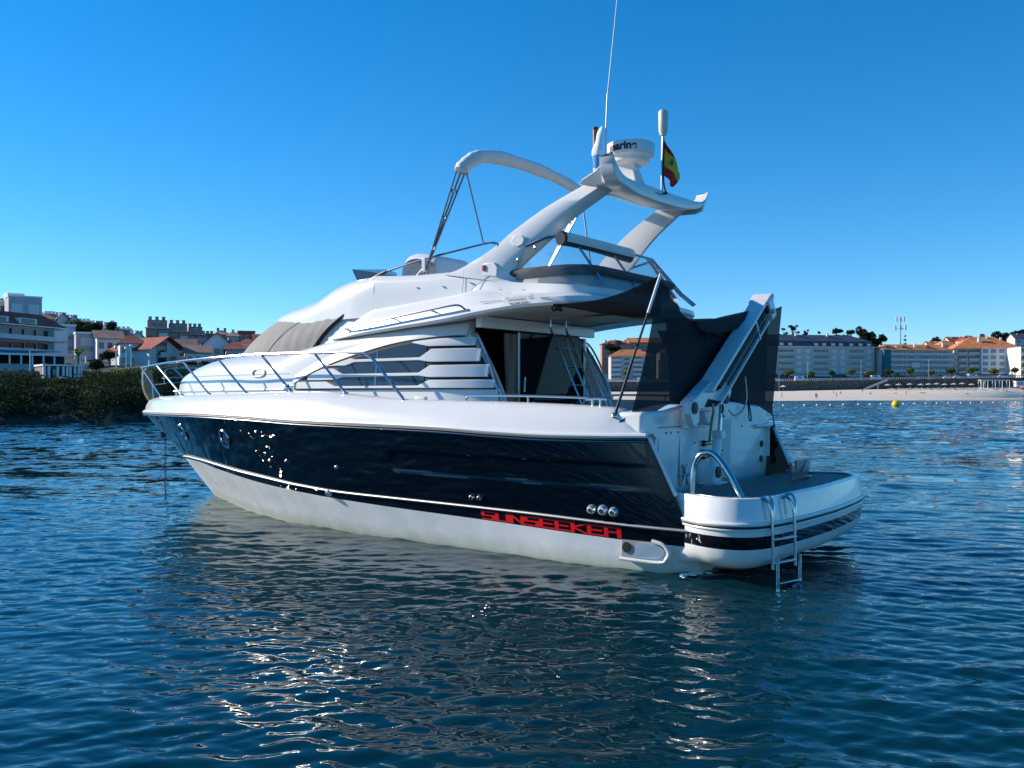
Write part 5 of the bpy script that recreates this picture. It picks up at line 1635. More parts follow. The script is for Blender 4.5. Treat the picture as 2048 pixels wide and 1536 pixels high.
# ------------------------------------------------------------------ building kit
class Bld:
    """a block with its own frame: u along the front, v back into it, z up"""
    def __init__(s, name, p0, p1, z0, label, cat='apartment block', group=None):
        s.p0 = Vector((p0[0], p0[1], 0)); d = Vector((p1[0] - p0[0], p1[1] - p0[1], 0))
        s.L = d.length
        s.root = empty(name, (p0[0], p0[1], z0), atan2(d.y, d.x))
        tag(s.root, label, cat, group)
        s.lib = {}
    def add(s, name, mb, m, parent=None, bevel=0, smooth=0):
        return mb.build(name, m, parent or s.root, smooth=smooth, bevel=bevel)
    def wall(s, m, u0, u1, v0, v1, za, zb, name='wall'):
        return s.add(name, MB().box(((u0 + u1) / 2, (v0 + v1) / 2, (za + zb) / 2), (u1 - u0, v1 - v0, zb - za)), m)
    def inst(s, key, make, u, v, z):
        if key not in s.lib:
            s.lib[key] = make()
            o = s.lib[key]
            o.location = (u, v, z)
            return o
        o = s.lib[key]
        c = o.copy(); COL.objects.link(c); c.parent = s.root; c.location = (u, v, z)
        for ch in o.children:
            d = ch.copy(); COL.objects.link(d); d.parent = c
        return c
    def window(s, u, z, w, h, kind='win', frame='shutter', v=0.0):
        def mk():
            f = s.add('window', MB().box((0, -.03, h / 2), (w + .16, .10, h + .16)), frame)
            s.add('pane', MB().box((0, -.075, h / 2), (w, .04, h)), kind, f)
            return f
        return s.inst(('w', round(w, 2), round(h, 2), kind, frame), mk, u, v, z)
    def balcony(s, u, z, w, h=2.5, depth=1.2, front='balc', back='win', rail=1.0, v=0.0):
        def mk():
            b = s.add('balcony', MB().box((0, -depth / 2, -.09), (w, depth, .18)).box((0, -depth + .04, rail / 2), (w, .06, rail)), front)
            s.add('balcony_recess', MB().box((0, -.02, h / 2), (w - .1, .06, h)), back, b)
            return b
        return s.inst(('b', round(w, 2), round(h, 2), front, back, rail), mk, u, v, z)
    def loggia(s, u, z, w, h=2.0, front='balc'):
        """recess set into the front: two glazed openings behind a parapet"""
        def mk():
            b = s.add('loggia', MB().box((0, -.03, h / 2), (w, .08, h)), 'wshade')
            s.add('loggia_pane', MB().box((-w * .24, -.08, h * .52), (w * .42, .05, h * .75)), 'win', b)
            s.add('loggia_pane', MB().box((w * .24, -.08, h * .52), (w * .42, .05, h * .75)), 'win', b)
            s.add('loggia_parapet', MB().box((0, -.16, .28), (w + .2, .16, .56)), front, b)
            return b
        return s.inst(('l', round(w, 2), front), mk, u, 0, z)
    def hip(s, m, u0, u1, v0, v1, z, h, over=.5, ridge=None, name='roof'):
        a, b, c, d = u0 - over, u1 + over, v0 - over, v1 + over
        r = ridge if ridge is not None else (d - c) / 2
        r0, r1 = a + r, b - r
        vm = (c + d) / 2
        P = [(a, c, z), (b, c, z), (b, d, z), (a, d, z), (r0, vm, z + h), (r1, vm, z + h)]
        return s.add(name, MB().add(P, [(0, 1, 5, 4), (2, 3, 4, 5), (1, 2, 5), (3, 0, 4), (3, 2, 1, 0)]), m)
    def gable(s, m, u0, u1, v0, v1, z, h, over=.4, axis='v', name='roof', th=.18):
        """ridge along the given axis"""
        a, b, c, d = u0 - over, u1 + over, v0 - over, v1 + over
        mb = MB()
        if axis == 'v':
            um = (a + b) / 2
            mb.add([(a, c, z), (um, c, z + h), (um, d, z + h), (a, d, z), (a, c, z - th), (um, c, z + h - th), (um, d, z + h - th), (a, d, z - th)], [(0, 1, 2, 3), (7, 6, 5, 4), (0, 4, 5, 1), (3, 2, 6, 7), (0, 3, 7, 4)])
            mb.add([(b, c, z), (um, c, z + h), (um, d, z + h), (b, d, z), (b, c, z - th), (um, c, z + h - th), (um, d, z + h - th), (b, d, z - th)], [(3, 2, 1, 0), (4, 5, 6, 7), (1, 5, 4, 0), (7, 6, 2, 3), (4, 7, 3, 0)])
        else:
            vm = (c + d) / 2
            mb.add([(a, c, z), (b, c, z), (b, vm, z + h), (a, vm, z + h), (a, c, z - th), (b, c, z - th), (b, vm, z + h - th), (a, vm, z + h - th)], [(0, 1, 2, 3), (7, 6, 5, 4), (0, 4, 5, 1), (1, 5, 6, 2), (0, 3, 7, 4)])
            mb.add([(a, d, z), (b, d, z), (b, vm, z + h), (a, vm, z + h), (a, d, z - th), (b, d, z - th), (b, vm, z + h - th), (a, vm, z + h - th)], [(3, 2, 1, 0), (4, 5, 6, 7), (1, 5, 4, 0), (2, 6, 5, 1), (4, 7, 3, 0)])
        return s.add(name, mb, m)
    def gable_wall(s, m, u0, u1, v, z, h, th=.2, axis='v'):
        if axis == 'v':
            return s.add('gable_end', MB().prism([(u0, z), (u1, z), ((u0 + u1) / 2, z + h)], lambda p: (p[0], v, p[1]), lambda p: (p[0], v + th, p[1])), m)
        return s.add('gable_end', MB().prism([(u0, z), (u1, z), ((u0 + u1) / 2, z + h)], lambda p: (v, p[0], p[1]), lambda p: (v + th, p[0], p[1])), m)
    def chimney(s, u, v, z, h=1.4, w=.7, m='render_white'):
        def mk():
            return s.add('chimney', MB().box((0, 0, h / 2), (w, w * .8, h)).box((0, 0, h + .06), (w + .2, w * .8 + .2, .12)), m)
        return s.inst(('c', round(h, 2), w, m), mk, u, v, z)
def gpt(px, d):
    p = at(px, d)
    return (p.x, p.y)
TZ = lambda px, d: hill_z(TOWN if d < 445 else SLOPE, px, d)
HZ = lambda px, d: hill_z(HILL, px, d)
S_ = 1 / 1825.0

# ---- far shore, left to right
def beige_slate():
    d = 430
    k = d * S_
    x0, x1 = 1478, 1749
    p0, p1 = gpt(x0, d - 0), gpt(x1, d + 14)
    z0 = 9.2
    b = Bld('slate_roof_apartments', p0, p1, z0, 'long beige apartment block with a blue grey slate mansard roof behind the sea wall')
    L = b.L
    H = 15.4
    b.wall('render_beige', 0, L, 0, 14, 0, H)
    b.add('shopfront', MB().box((L * .5, -.06, 1.25), (L * .97, .12, 2.5)), 'navyfront')
    b.add('cornice', MB().box((L / 2, -.15, H + .15), (L + .5, .8, .3)), 'render_white')
    m0 = 2.9
    b.add('mansard', MB().loft([[(0, 0.1, H + .3), (L, 0.1, H + .3), (L, 14, H + .3), (0, 14, H + .3)], [(.9, 1.2, H + m0), (L - .9, 1.2, H + m0), (L - .9, 12.8, H + m0), (.9, 12.8, H + m0)]], cu=True), 'slate')
    b.hip('slate', .9, L - .9, 1.2, 12.8, H + m0, 3.4, .35, 9)
    f = [2.95 + i * 2.98 for i in range(4)]
    cols = [1.2 / 1, ]
    seg = L / 271.0
    U = lambda px: (px - x0) * seg
    for z in f:
        for px in (1500, 1570, 1640, 1712):
            b.loggia(U(px), z + .35, 8.0)
        for px in (1519, 1534, 1596, 1613, 1667, 1684, 1738):
            b.window(U(px), z + .75, 2.0, 1.55, 'shutter', 'render_white')
    for px in (1499, 1510, 1561, 1578, 1630, 1646, 1664, 1680, 1701, 1720, 1737):
        lib = b.inst('dormer', lambda: b.add('dormer', MB().box((0, -.1, .9), (2.4, 1.4, 1.8)).box((0, -.2, 1.9), (2.8, 1.8, .2)), 'slate'), U(px), .75, H + .4)
    def _pane():
        return b.add('dormer_window', MB().box((0, 0, .8), (2.0, .12, 1.2)), 'shutter')
    for px in (1499, 1510, 1561, 1578, 1630, 1646, 1664, 1680, 1701, 1720, 1737):
        b.inst('dwin', _pane, U(px), -.1, H + .5)
    for px in (1576, 1641, 1690, 1718):
        b.inst('sky', lambda: b.add('roof_light', MB().box((0, 0, .1), (3.0, .8, .2), Matrix.Rotation(radians(22), 3, 'X')), 'shutter'), U(px), 3.0, H + m0 + .65)
    for px in (1602, 1666):
        b.chimney(U(px), 6, H + m0 + 2.2, 1.8, .9)
    dish = b.add('satellite_dish', MB().lathe([(.9, .25), (.6, .08), (.0001, 0)], (U(1650), 6.5, H + m0 + 4.4), 12, Matrix.Rotation(radians(60), 3, 'X'), caps=False).tube([(U(1650), 6.5, H + m0 + 3), (U(1650), 6.5, H + m0 + 4.4)], .08, 5), 'carpaint2')
    for px in (1590, 1640, 1705):
        aw = b.inst('aw', lambda: b.add('awning', MB().add([(-4.5, 0, 1.1), (4.5, 0, 1.1), (4.5, -2.2, .3), (-4.5, -2.2, .3), (-4.5, 0, 1.02), (4.5, 0, 1.02), (4.5, -2.2, .1), (-4.5, -2.2, .1)], [(0, 1, 2, 3), (4, 7, 6, 5), (3, 2, 6, 7), (0, 3, 7, 4), (1, 5, 6, 2)]), 'shutter'), U(px), 0, 1.2)
    return b
beige_slate()

def orange_long():
    d = 440
    x0, x1 = 1765, 1906
    b = Bld('orange_roof_apartments', gpt(x0, d), gpt(x1, d + 6), 9.6, 'long grey apartment block with an orange tile roof and banner behind the promenade trees')
    L = b.L; seg = L / (x1 - x0); U = lambda px: (px - x0) * seg
    H = 13.8
    b.wall('render_beige', 0, L, 0, 12, 0, H)
    b.hip('tile', 0, L, 0, 12, H, 3.0, .8, 5)
    for i in range(5):
        z = 0.6 + i * 2.7
        if i:
            b.add('balcony_slab', MB().box((L * .52, -.7, z - .1), (L * .93, 1.4, .2)).box((L * .52, -1.36, z + .5), (L * .93, .05, .9)), 'balc')
        for px in (1772, 1793, 1800, 1809, 1822, 1840, 1852, 1862, 1872, 1880, 1890):
            w = 3.0 if px in (1793, 1822, 1852, 1890) else 1.1
            b.window(U(px), z + .15, w, 2.0, 'win' if px % 2 else 'wshade', 'render_white')
    b.add('scaffold_net', MB().box((1.5, -.9, 7.0), (3.6, 1.8, 14.0)), 'scaff')
    b.add('banner', MB().box((U(1827), -1.6, 6.4), (4.4, .08, 2.3)), 'shutter')
    for px, h in ((1768, 1.6), (1800, 1.2), (1836, 2.4), (1893, 3.0)):
        b.chimney(U(px), 3.0, H + .8, h, .8)
    for px in (1780, 1812, 1860):
        b.inst('dm', lambda: b.add('dormer', MB().box((0, 0, .6), (2.2, 2.2, 1.2)).box((0, -.1, 1.25), (2.7, 2.6, .2)), 'tile_old'), U(px), 3.0, H + .7)
    return b
orange_long()

def white_hip():
    d = 446
    x0, x1 = 1908, 2040
    b = Bld('white_hip_roof_apartments', gpt(x0, d + 4), gpt(x1, d), 10.2, 'white apartment block under a tall orange hip roof, right of the long grey block')
    L = b.L; seg = L / (x1 - x0); U = lambda px: (px - x0) * seg
    H = 14.2
    b.wall('render_cream', 0, L, 0, 16, 0, H)
    b.add('projecting_front', MB().box(((U(1960) + U(2025)) / 2, -1.0, H / 2 + .8), (U(2025) - U(1960), 2.0, H - 1.6)), 'render_white')
    b.hip('tile', 0, L, -1, 16, H, 6.2, 1.0, 11)
    for i in range(4):
        z = 2.0 + i * 3.05
        for px in (1968, 1984, 2001, 2017):
            b.window(U(px), z + .9, 2.1, 1.6, 'wshade', 'win', v=-2.0)
        for px, w in ((1925, 4.2), (1947, 5.2)):
            b.balcony(U(px), z + .2, w, 2.3, 1.3, 'balc', 'win')
        b.balcony(U(2033), z + .2, 3.0, 2.3, 1.2, 'balc', 'wshade')
    b.add('ground_arcade', MB().box((L / 2, -.08, 1.0), (L * .96, .12, 2.0)), 'wshade')
    b.chimney(U(1965), 3.5, H + 2.0, 3.6, 1.6)
    b.chimney(U(1984), 6, H + 4.4, 1.4, .9)
    b.chimney(U(2010), 5, H + 3.6, 2.0, .9)
    for px in (1971, 2006):
        b.inst('rt', lambda: b.add('roof_terrace', MB().box((0, 0, .5), (5.5, 2.6, 1.0)), 'render_white'), U(px), 2.2, H + 1.0)
    b.add('satellite_dish', MB().lathe([(1.5, .4), (.9, .12), (.0001, 0)], (U(1978), 8, H + 6.4), 14, Matrix.Rotation(radians(55), 3, 'X'), caps=False).tube([(U(1978), 8, H + 5), (U(1978), 8, H + 6.4)], .12, 5), 'tile_old')
    b.add('street_lamp_bracket', MB().box((U(1935), -1.5, 12.6), (.1, 1.0, .1)), 'rail_alu')
    return b
white_hip()

def small_block(name, px0, px1, d, z0, H, wallm, roofm, label, floors, ncol, roof='hip', rh=3.0, depth=12, win='win', balc=False, dslant=0, frame='render_white', cat='apartment block', group=None, chim=0):
    if px1 < 700: dslant = (px1 - px0) * d * S_ * (1024 - px0) / 1825.0
    b = Bld(name, gpt(px0, d), gpt(px1, d + dslant), z0, label, cat, group)
    L = b.L
    b.wall(wallm, 0, L, 0, depth, -9, H)
    if roof == 'hip': b.hip(roofm, 0, L, 0, depth, H, rh, .6, min(depth, L) / 2)
    elif roof == 'gable_v':
        b.gable(roofm, 0, L, 0, depth, H, rh, .5, 'v'); b.gable_wall(wallm, 0, L, 0, H, rh - .1); b.gable_wall(wallm, 0, L, depth - .2, H, rh - .1)
    elif roof == 'gable_u':
        b.gable(roofm, 0, L, 0, depth, H, rh, .5, 'u'); b.gable_wall(wallm, 0, depth, 0, H, rh - .1, axis='u'); b.gable_wall(wallm, 0, depth, L - .2, H, rh - .1, axis='u')
    else:
        b.add('parapet', MB().box((L / 2, depth / 2, H + .2), (L + .3, depth + .3, .4)), roofm)
    fh = (H - .4) / floors
    for i in range(floors):
        for c in range(ncol):
            u = L * (c + .5) / ncol
            w = min(L / ncol * .6, 2.4)
            if balc and c % 2 == 0:
                b.balcony(u, i * fh + .3, L / ncol * .9, fh * .75, 1.2, balc, win)
            else:
                b.window(u, i * fh + fh * .28, w, fh * .52, win, frame)
    for c in range(chim):
        b.chimney(L * (c + .5) / chim, depth * .4, H + rh * .5, 1.3, .7, wallm)
    return b

small_block('narrow_infill_block', 1749, 1766, 452, 9.5, 12.0, 'render_cream', 'tile', 'narrow beige building squeezed between the slate roofed block and the scaffold net', 4, 2, 'hip', 2.5)
small_block('right_edge_block', 2042, 2110, 432, 10.0, 14.5, 'render_cream', 'slate', 'cream apartment block with curved balconies cut by the right edge of the photo', 4, 4, 'flat', 0, balc='render_white')
small_block('orange_roof_block', 1222, 1306, 440, 8.6, 11.8, 'render_grey', 'tile', 'pale grey apartment block with a bright orange roof seen beneath the flybridge overhang', 5, 4, 'hip', 3.4, balc='balc', chim=2)
small_block('faded_red_terrace', 1204, 1262, 500, 19.0, 10.5, 'render_pink', 'tile_red', 'faded red terrace house standing uphill beside the dark pine', 2, 5, 'hip', 2.4, chim=3)
small_block('red_roof_terrace', 1258, 1330, 520, 21.0, 10.5, 'render_pink', 'tile', 'pink house with an orange roof uphill behind the shade pole', 2, 5, 'gable_u', 3.0, chim=2)
small_block('veiled_block', 1320, 1400, 446, 8.8, 13.5, 'render_cream', 'tile', 'cream block with an orange roof, mostly veiled by the shade cloth', 5, 5, 'hip', 3.2)
small_block('veiled_block', 1405, 1472, 448, 8.8, 14.5, 'render_beige', 'slate', 'beige block with a slate roof, veiled by the shade cloth beside the crane arm', 5, 4, 'hip', 3.0)
# orange roofs on the slope behind
hr = 'orange roofed houses on the slope behind the far shore'
for i, (a, b_, d, z0, H, lab) in enumerate([
        (1752, 1776, 500, 19.5, 6.0, 'small orange roofed house directly left of the phone mast'),
        (1778, 1806, 495, 19.0, 6.2, 'orange roofed house at the foot of the phone mast'),
        (1806, 1836, 500, 18.5, 6.3, 'orange roofed house right of the phone mast foot'),
        (1858, 1886, 520, 23.0, 6.2, 'orange roofed house above the middle of the long grey block'),
        (1880, 1912, 505, 22.0, 7.0, 'orange roofed house above the right end of the long grey block'),
        (1900, 1934, 530, 26.0, 6.4, 'red roofed house just left of the tall hip roof'),
        (1926, 1962, 520, 24.5, 8.0, 'red roofed house tucked against the left slope of the hip roof'),
        (2030, 2075, 540, 29.0, 6.0, 'dark roofed house below the wooded hilltop at the right edge')]):
    small_block('hillside_house', a, b_, d, z0, H, 'render_cream', 'tile' if i not in (5, 6, 7) else ('slate' if i == 7 else 'tile_red'), lab, 2, 3, 'gable_u' if i % 2 else 'hip', 3.2, 9, cat='house', group=hr, chim=1 + i % 2)

# phone mast
ms = empty('phone_mast', at(1801, 470, 14)); tag(ms, 'tall phone mast with two rings of white antennas above the orange roofs', 'mast')
mz = zpix(634, 470) - 14
MB().tube([(0, 0, -2), (0, 0, mz)], [.55, .32], 10).build('mast_pole', 'rail_alu', ms)
for zz, r_ in ((mz - 1.2, 2.0), (mz - 5.6, 2.8)):
    for k in range(6):
        a = k * pi / 3
        an = MB().box((r_ * cos(a), r_ * sin(a), zz), (.5, .35, 2.6)).build('mast_antenna', 'plastic', ms, smooth=0)
        MB().tube([(0, 0, zz - .4), (r_ * cos(a), r_ * sin(a), zz - .4)], .1, 5).build('antenna_arm', 'rail_alu', an)

# sea wall with its balustrade
def wall_strip(name, px0, px1, d, za, zb, th, m, n=24):
    mb = MB(); rows = []
    for i in range(n + 1):
        px = px0 + (px1 - px0) * i / n
        a, b = za(px), zb(px)
        p, q = at(px, d), at(px, d + th)
        rows.append([(p.x, p.y, a), (p.x, p.y, b), (q.x, q.y, b), (q.x, q.y, a)])
    return mb.loft(rows).build(name, m, None, smooth=0)
sw = wall_strip('sea_wall', 1080, 2500, 401.4, lambda px: 1.0, lambda px: TZ(px, 402.7) + .12, 1.3, 'stone')
tag(sw, 'long dark granite sea wall between the beach and the promenade', 'wall')
base0 = at(1080, 401.6)
bal = empty('balustrade', (base0.x, base0.y, 0)); tag(bal, 'pale concrete balustrade running along the top of the sea wall', 'railing')
mb = MB()
rows = []
for i in range(25):
    px = 1080 + 1420 * i / 24
    z = TZ(px, 402.7) + .12
    p = at(px, 401.7)
    rows.append([(p.x - base0.x, p.y - base0.y, z + .85), (p.x - base0.x, p.y - base0.y, z + 1.05), (p.x - base0.x, p.y - base0.y + .35, z + 1.05), (p.x - base0.x, p.y - base0.y + .35, z + .85)])
mb.loft(rows).build('top_rail', 'concrete', bal, smooth=0)
mb = MB()
for i in range(236):
    px = 1200 + 900 * i / 235
    z = TZ(px, 402.7) + .12
    p = at(px, 401.85)
    mb.box((p.x - base0.x, p.y - base0.y, z + .42), (.28, .25, .86))
o = mb.build('baluster', 'concrete', bal, smooth=0); o['kind'] = 'stuff'

# beach stair beside the slate-roofed block
stp = empty('beach_stair', at(1757, 399, 3.6)); tag(stp, 'white stair with a solid parapet slanting down the sea wall to the sand', 'stairs')
MB().prism([(-6.5, .2), (-6.5, .9), (4.2, 5.2), (4.2, 4.2)], lambda p: (p[0], 0, p[1]), lambda p: (p[0], .3, p[1])).build('parapet', 'concrete', stp, smooth=0)
MB().box((-.2, .4, .9), (.7, .6, 3.2)).build('pier', 'concrete', stp, smooth=0)
mb = MB()
for k in range(14):
    mb.box((-6 + k * .75, 1.0, .2 + k * .31), (.8, 1.6, .3))
mb.build('steps', 'concrete', stp, smooth=0)

# promenade trees, pollarded
ptl = {1508: 'behind the shade cloth', 1578: 'left of the first white awning', 1622: 'between the lamp post and the middle awning', 1663: 'in front of the middle white awning', 1703: 'left of the right hand awning', 1741: 'at the right end of the slate roofed block', 1777: 'in front of the teal scaffold net', 1820: 'under the banner', 1862: 'right of the banner', 1902: 'before the gap left of the white block', 1944: 'by the hedge left of the white block', 1988: 'above the left end of the beach pergola', 2030: 'at the right edge above the beach hut', 1252: 'seen under the flybridge overhang'}
for i, (px, where) in enumerate(ptl.items()):
    h = 4.6 + .5 * sin(i * 2.1)
    w = 2.0 + .5 * sin(i * 1.3 + 1)
    bl = [(-w * .55, 0, h - 1.1, w * .62, .85), (w * .5, .2, h - 1.0, w * .62, .9), (0, -.2, h - .8, w * .72, 1.0), (.2, .4, h - 1.5, w * .5, .7)]
    tree('promenade_tree', at(px, 409, TZ(px, 409)), h, bl, 'leaf_lime' if i % 3 else 'leaf', 'low pollarded promenade tree ' + where, 'pollarded trees along the promenade', trunk_r=.22, size=.34, dens=46)
hg = MB()
p0 = at(1760, 416)
for i in range(40):
    q = at(1762 + i * 4.6, 416)
    leaves(hg, (q.x - p0.x, 0, 1.0), (1.4, .7, 1.1), 40, .35)
o = hg.build('hedge', 'leaf_dark', None, smooth=0, fix=False); o.location = (p0.x, p0.y, TZ(1762, 416)); tag(o, 'dark clipped hedge behind the parked cars below the long grey block', 'hedge')

# tall trees behind the slate-roofed block and on the right hill
def crown_blobs(g, n, w, z0, z1, r):
    return [(g.uniform(-w, w), g.uniform(-w, w) * .5, g.uniform(z0, z1), r * g.uniform(.7, 1.25), r * g.uniform(.5, .9)) for _ in range(n)]
g9 = np.random.default_rng(5)
for px, top, d, w, nb, lab in ((1668, 652, 480, 2.6, 7, 'rounded dark tree directly behind the slate ridge'), (1692, 648, 482, 3.6, 10, 'tallest dark tree of the clump behind the slate roof'), (1716, 650, 480, 3.6, 10, 'dark tree in the middle of the clump behind the slate roof'), (1738, 658, 476, 3.2, 9, 'leaning dark tree right of centre in the clump by the slate roof'), (1756, 662, 474, 2.8, 8, 'rightmost dark tree of the clump, above the narrow beige block')):
    zb = TZ(px, d); h = zpix(top, d) - zb
    tree('umbrella_pine', at(px, d, zb), h, crown_blobs(g9, nb, w, h * .60, h * .93, 2.1), 'leaf_dark', lab, 'dark trees behind the slate roofed block', trunk_r=.35, size=.5, dens=34, split=.5)
for px, top, d, lab in ((1566, 645, 480, 'thin eucalyptus with sparse tufts beside the shade cloth edge'), (1588, 646, 482, 'thin eucalyptus with high tufts left of the slate roof ridge'), (1600, 660, 478, 'short thin eucalyptus just above the slate roof'), (1614, 655, 480, 'thin eucalyptus with one flat tuft above the slate roof')):
    zb = TZ(px, d); h = zpix(top, d) - zb
    tree('eucalyptus', at(px, d, zb), h, crown_blobs(g9, 9, 2.0, h * .62, h * .95, .95), 'leaf_dark', lab, 'thin eucalyptus behind the slate roof', trunk_r=.34, size=.36, dens=26, split=.62)
zb = TZ(1812, 478)
tree('araucaria', at(1810, 478, zb), zpix(668, 478) - zb, [(0, 0, (zpix(668, 478) - zb) * f_, 1.6 * (1.15 - f_) + .3, .5) for f_ in (.55, .65, .75, .85, .95)], 'leaf_dark', 'small conical conifer right beside the phone mast', trunk_r=.2, size=.3, dens=30)
zb = TZ(1226, 500)
tree('pine', at(1226, 500, zb), zpix(679, 500) - zb, crown_blobs(g9, 9, 3.4, (zpix(679, 500) - zb) * .7, (zpix(679, 500) - zb) * .92, 2.0), 'leaf_dark', 'dark round pine above the red terrace under the flybridge overhang', trunk_r=.4, size=.5, dens=30)
for px, top, w, lab in ((2004, 664, 4, 'dark tree just right of the hip roof peak'), (2022, 660, 5, 'dark tree on the right hilltop above the dark roof'), (2042, 657, 5, 'dark tree at the very right edge of the hilltop'), (2066, 660, 5, 'dark tree beyond the right edge of the hilltop'), (1868, 672, 3, 'dark bush between orange roofs above the long grey block')):
    d = 560; zb = TZ(px, d); h = max(6, zpix(top, d) - zb)
    tree('hilltop_tree', at(px, d, zb), h, crown_blobs(g9, 9, w, h * .5, h * .88, 2.8), 'leaf_dark', lab, 'trees on the right hilltop', trunk_r=.35, size=.6, dens=26)

# lamp posts
def lamp(px, d, h, lab, globe=False, name='street_lamp', grp='lamp posts along the promenade', z=None):
    zz = z if z is not None else (TZ(px, d))
    t = empty(name, at(px, d, zz)); tag(t, lab, 'street lamp', grp)
    MB().tube([(0, 0, -.3), (0, 0, h)], [.11, .07], 8).build('lamp_pole', 'rail_alu', t)
    if globe:
        MB().lathe([(.0001, h), (.2, h + .1), (.27, h + .28), (.2, h + .46), (.0001, h + .55)], (0, 0, 0), 12).build('lamp_globe', 'plastic', t)
    else:
        MB().box((.5, 0, h), (1.2, .3, .15)).build('lamp_head', 'plastic', t)
    return t
lamp(1558, 399, 7.4, 'white lamp post standing on the sand beside the shade cloth', z=3.3)
lamp(1615, 405, 8.0, 'lamp post in front of the left half of the slate roofed block')
lamp(1722, 405, 8.5, 'lamp post in front of the right half of the slate roofed block')
lamp(1857, 405, 8.5, 'lamp post right of the banner on the long grey block')

# cars on the promenade
def car_mesh(van=False):
    if van: prof = [(-2.4, .35), (-2.4, 1.9), (-2.2, 2.15), (1.3, 2.15), (1.9, 1.35), (2.4, 1.1), (2.45, .35)]
    else: prof = [(-2.1, .32), (-2.12, .85), (-1.75, .98), (-1.2, 1.42), (.35, 1.45), (1.05, .98), (1.95, .82), (2.1, .5), (2.1, .32)]
    mb = MB()
    rows = []
    for y, s in ((-.86, .96), (-.80, 1.0), (.80, 1.0), (.86, .96)):
        rows.append([(x, y * (1 if z < 1.0 else .88), .32 + (z - .32) * s) for x, z in prof])
    mb.loft(rows, cu=True)
    mb.add(rows[0], [tuple(range(len(prof)))]); mb.add(rows[-1], [tuple(reversed(range(len(prof))))])
    return mb
def car(px, d, paint, lab, van=False):
    t = empty('parked_van' if van else 'parked_car', at(px, d, TZ(px, d)), radians(2)); tag(t, lab, 'van' if van else 'car', 'vehicles parked along the promenade')
    car_mesh(van).build('car_body', paint, t, smooth=30)
    h0, h1 = (1.35, 1.95) if van else (1.0, 1.36)
    for s in (-1, 1):
        MB().prism([(-1.4, h0), (.75, h0), (.3, h1), (-1.1, h1)], lambda p: (p[0], s * .82, p[1]), lambda p: (p[0], s * .70, p[1])).build('car_window', 'win', t, smooth=0)
    for x in (-1.35, 1.35):
        for s in (-1, 1):
            w = MB().lathe([(.30, -.1), (.33, -.06), (.33, .06), (.30, .1)], (x, s * .78, .33), 14, Matrix.Rotation(radians(90), 3, 'X')).build('wheel', 'rubber', t)
for px, pt_, lab, vn in ((1556, 'carpaint', 'white car parked behind the lamp post on the sand', 0), (1600, 'carpaint', 'white van parked left of the middle awning', 1), (1630, 'carpaint2', 'dark car parked between the two awnings', 0), (1752, 'carpaint', 'white van parked below the narrow beige block', 1), (1895, 'carpaint', 'white car parked right of the lamp post below the hedge', 0), (1842, 'carpaint3', 'blue car parked below the banner', 0), (1915, 'carpaint', 'white car parked left of the white block', 0), (1946, 'carpaint', 'white van parked in front of the white block', 1), (2004, 'carpaint', 'white car parked above the beach pergola', 0), (1286, 'carpaint', 'white van parked below the orange roofed block under the overhang', 1)):
    car(px, 406.5, pt_, lab, bool(vn))

# beach pergola, hut, thatched parasols, sunbeds
pg = empty('beach_pergola', at(1988, 398.5, 4.7)); tag(pg, 'white open pergola of a beach bar standing on the sand below the wall', 'pergola')
mb = MB()
for x in (-6.2, -5.2, -3.3, 0, 3.0, 6.2):
    for y in (-1.2, 1.2):
        MB().box((x, y, 1.6), (.22, .22, 3.6)).build('post', 'plastic', pg, smooth=0)
MB().box((0, -1.2, 3.4), (12.8, .25, .3)).box((0, 1.2, 3.4), (12.8, .25, .3)).box((-6.2, 0, 3.4), (.25, 2.4, .3)).box((6.2, 0, 3.4), (.25, 2.4, .3)).build('roof_frame', 'plastic', pg, smooth=0)
MB().box((0, .6, .15), (12.8, 3, .3)).build('deck', 'concrete', pg, smooth=0)
hut = empty('beach_hut', at(2040, 398, 5.2)); tag(hut, 'small white beach kiosk with a dark red roof at the right edge of the sand', 'kiosk')
MB().box((0, 0, 1.3), (4.6, 2.4, 2.6)).build('wall', 'render_white', hut, smooth=0)
MB().box((0, 0, 2.75), (5.4, 3.0, .3)).build('roof', 'tile_red', hut, smooth=0)
MB().box((-.4, -1.22, 1.4), (2.4, .06, 1.2)).build('serving_hatch', 'wshade', hut, smooth=0)
def beach_z(px, d): return hill_z(BEACH, px, d)
def parasol(px, d, lab, m='thatch', name='thatched_parasol', grp='thatched parasols in the sunbed rows'):
    t = empty(name, at(px, d, beach_z(px, d))); tag(t, lab, 'parasol', grp)
    MB().tube([(0, 0, -.2), (0, 0, 2.4)], .05, 6).build('parasol_pole', 'wood', t)
    MB().lathe([(1.5, 1.95), (1.1, 2.2), (.5, 2.45), (.0001, 2.6)], (0, 0, 0), 14, caps=False).build('canopy', m, t)
    return t
where = ['at the foot of the stair', 'second from the stair', 'left of the lamp post line', 'below the banner', 'just right of the banner', 'below the white car', 'in the middle of the row', 'right of the middle of the row', 'near the pergola end', 'last before the pergola']
for k, px in enumerate((1776, 1798, 1820, 1842, 1858, 1874, 1890, 1908, 1925, 1944)):
    parasol(px, 391 + (k % 3) * 2.5, 'straw parasol in the sunbed rows, ' + where[k])
parasol(1567, 396, 'pale grey beach umbrella at the wall foot beside the lamp post', 'shutter', 'beach_umbrella', None)
parasol(2046, 392, 'pink beach umbrella at the right edge below the kiosk', 'pink', 'beach_umbrella', None)
sb = MB().box((0, 0, .32), (.65, 1.5, .08)).box((0, .95, .52), (.65, .75, .07), Matrix.Rotation(radians(35), 3, 'X'))
for x in (-.28, .28):
    for y in (-.6, .55):
        sb.box((x, y, .14), (.06, .06, .30))
s0 = sb.build('sunbed', 'thatch', None, smooth=0)
n = 0
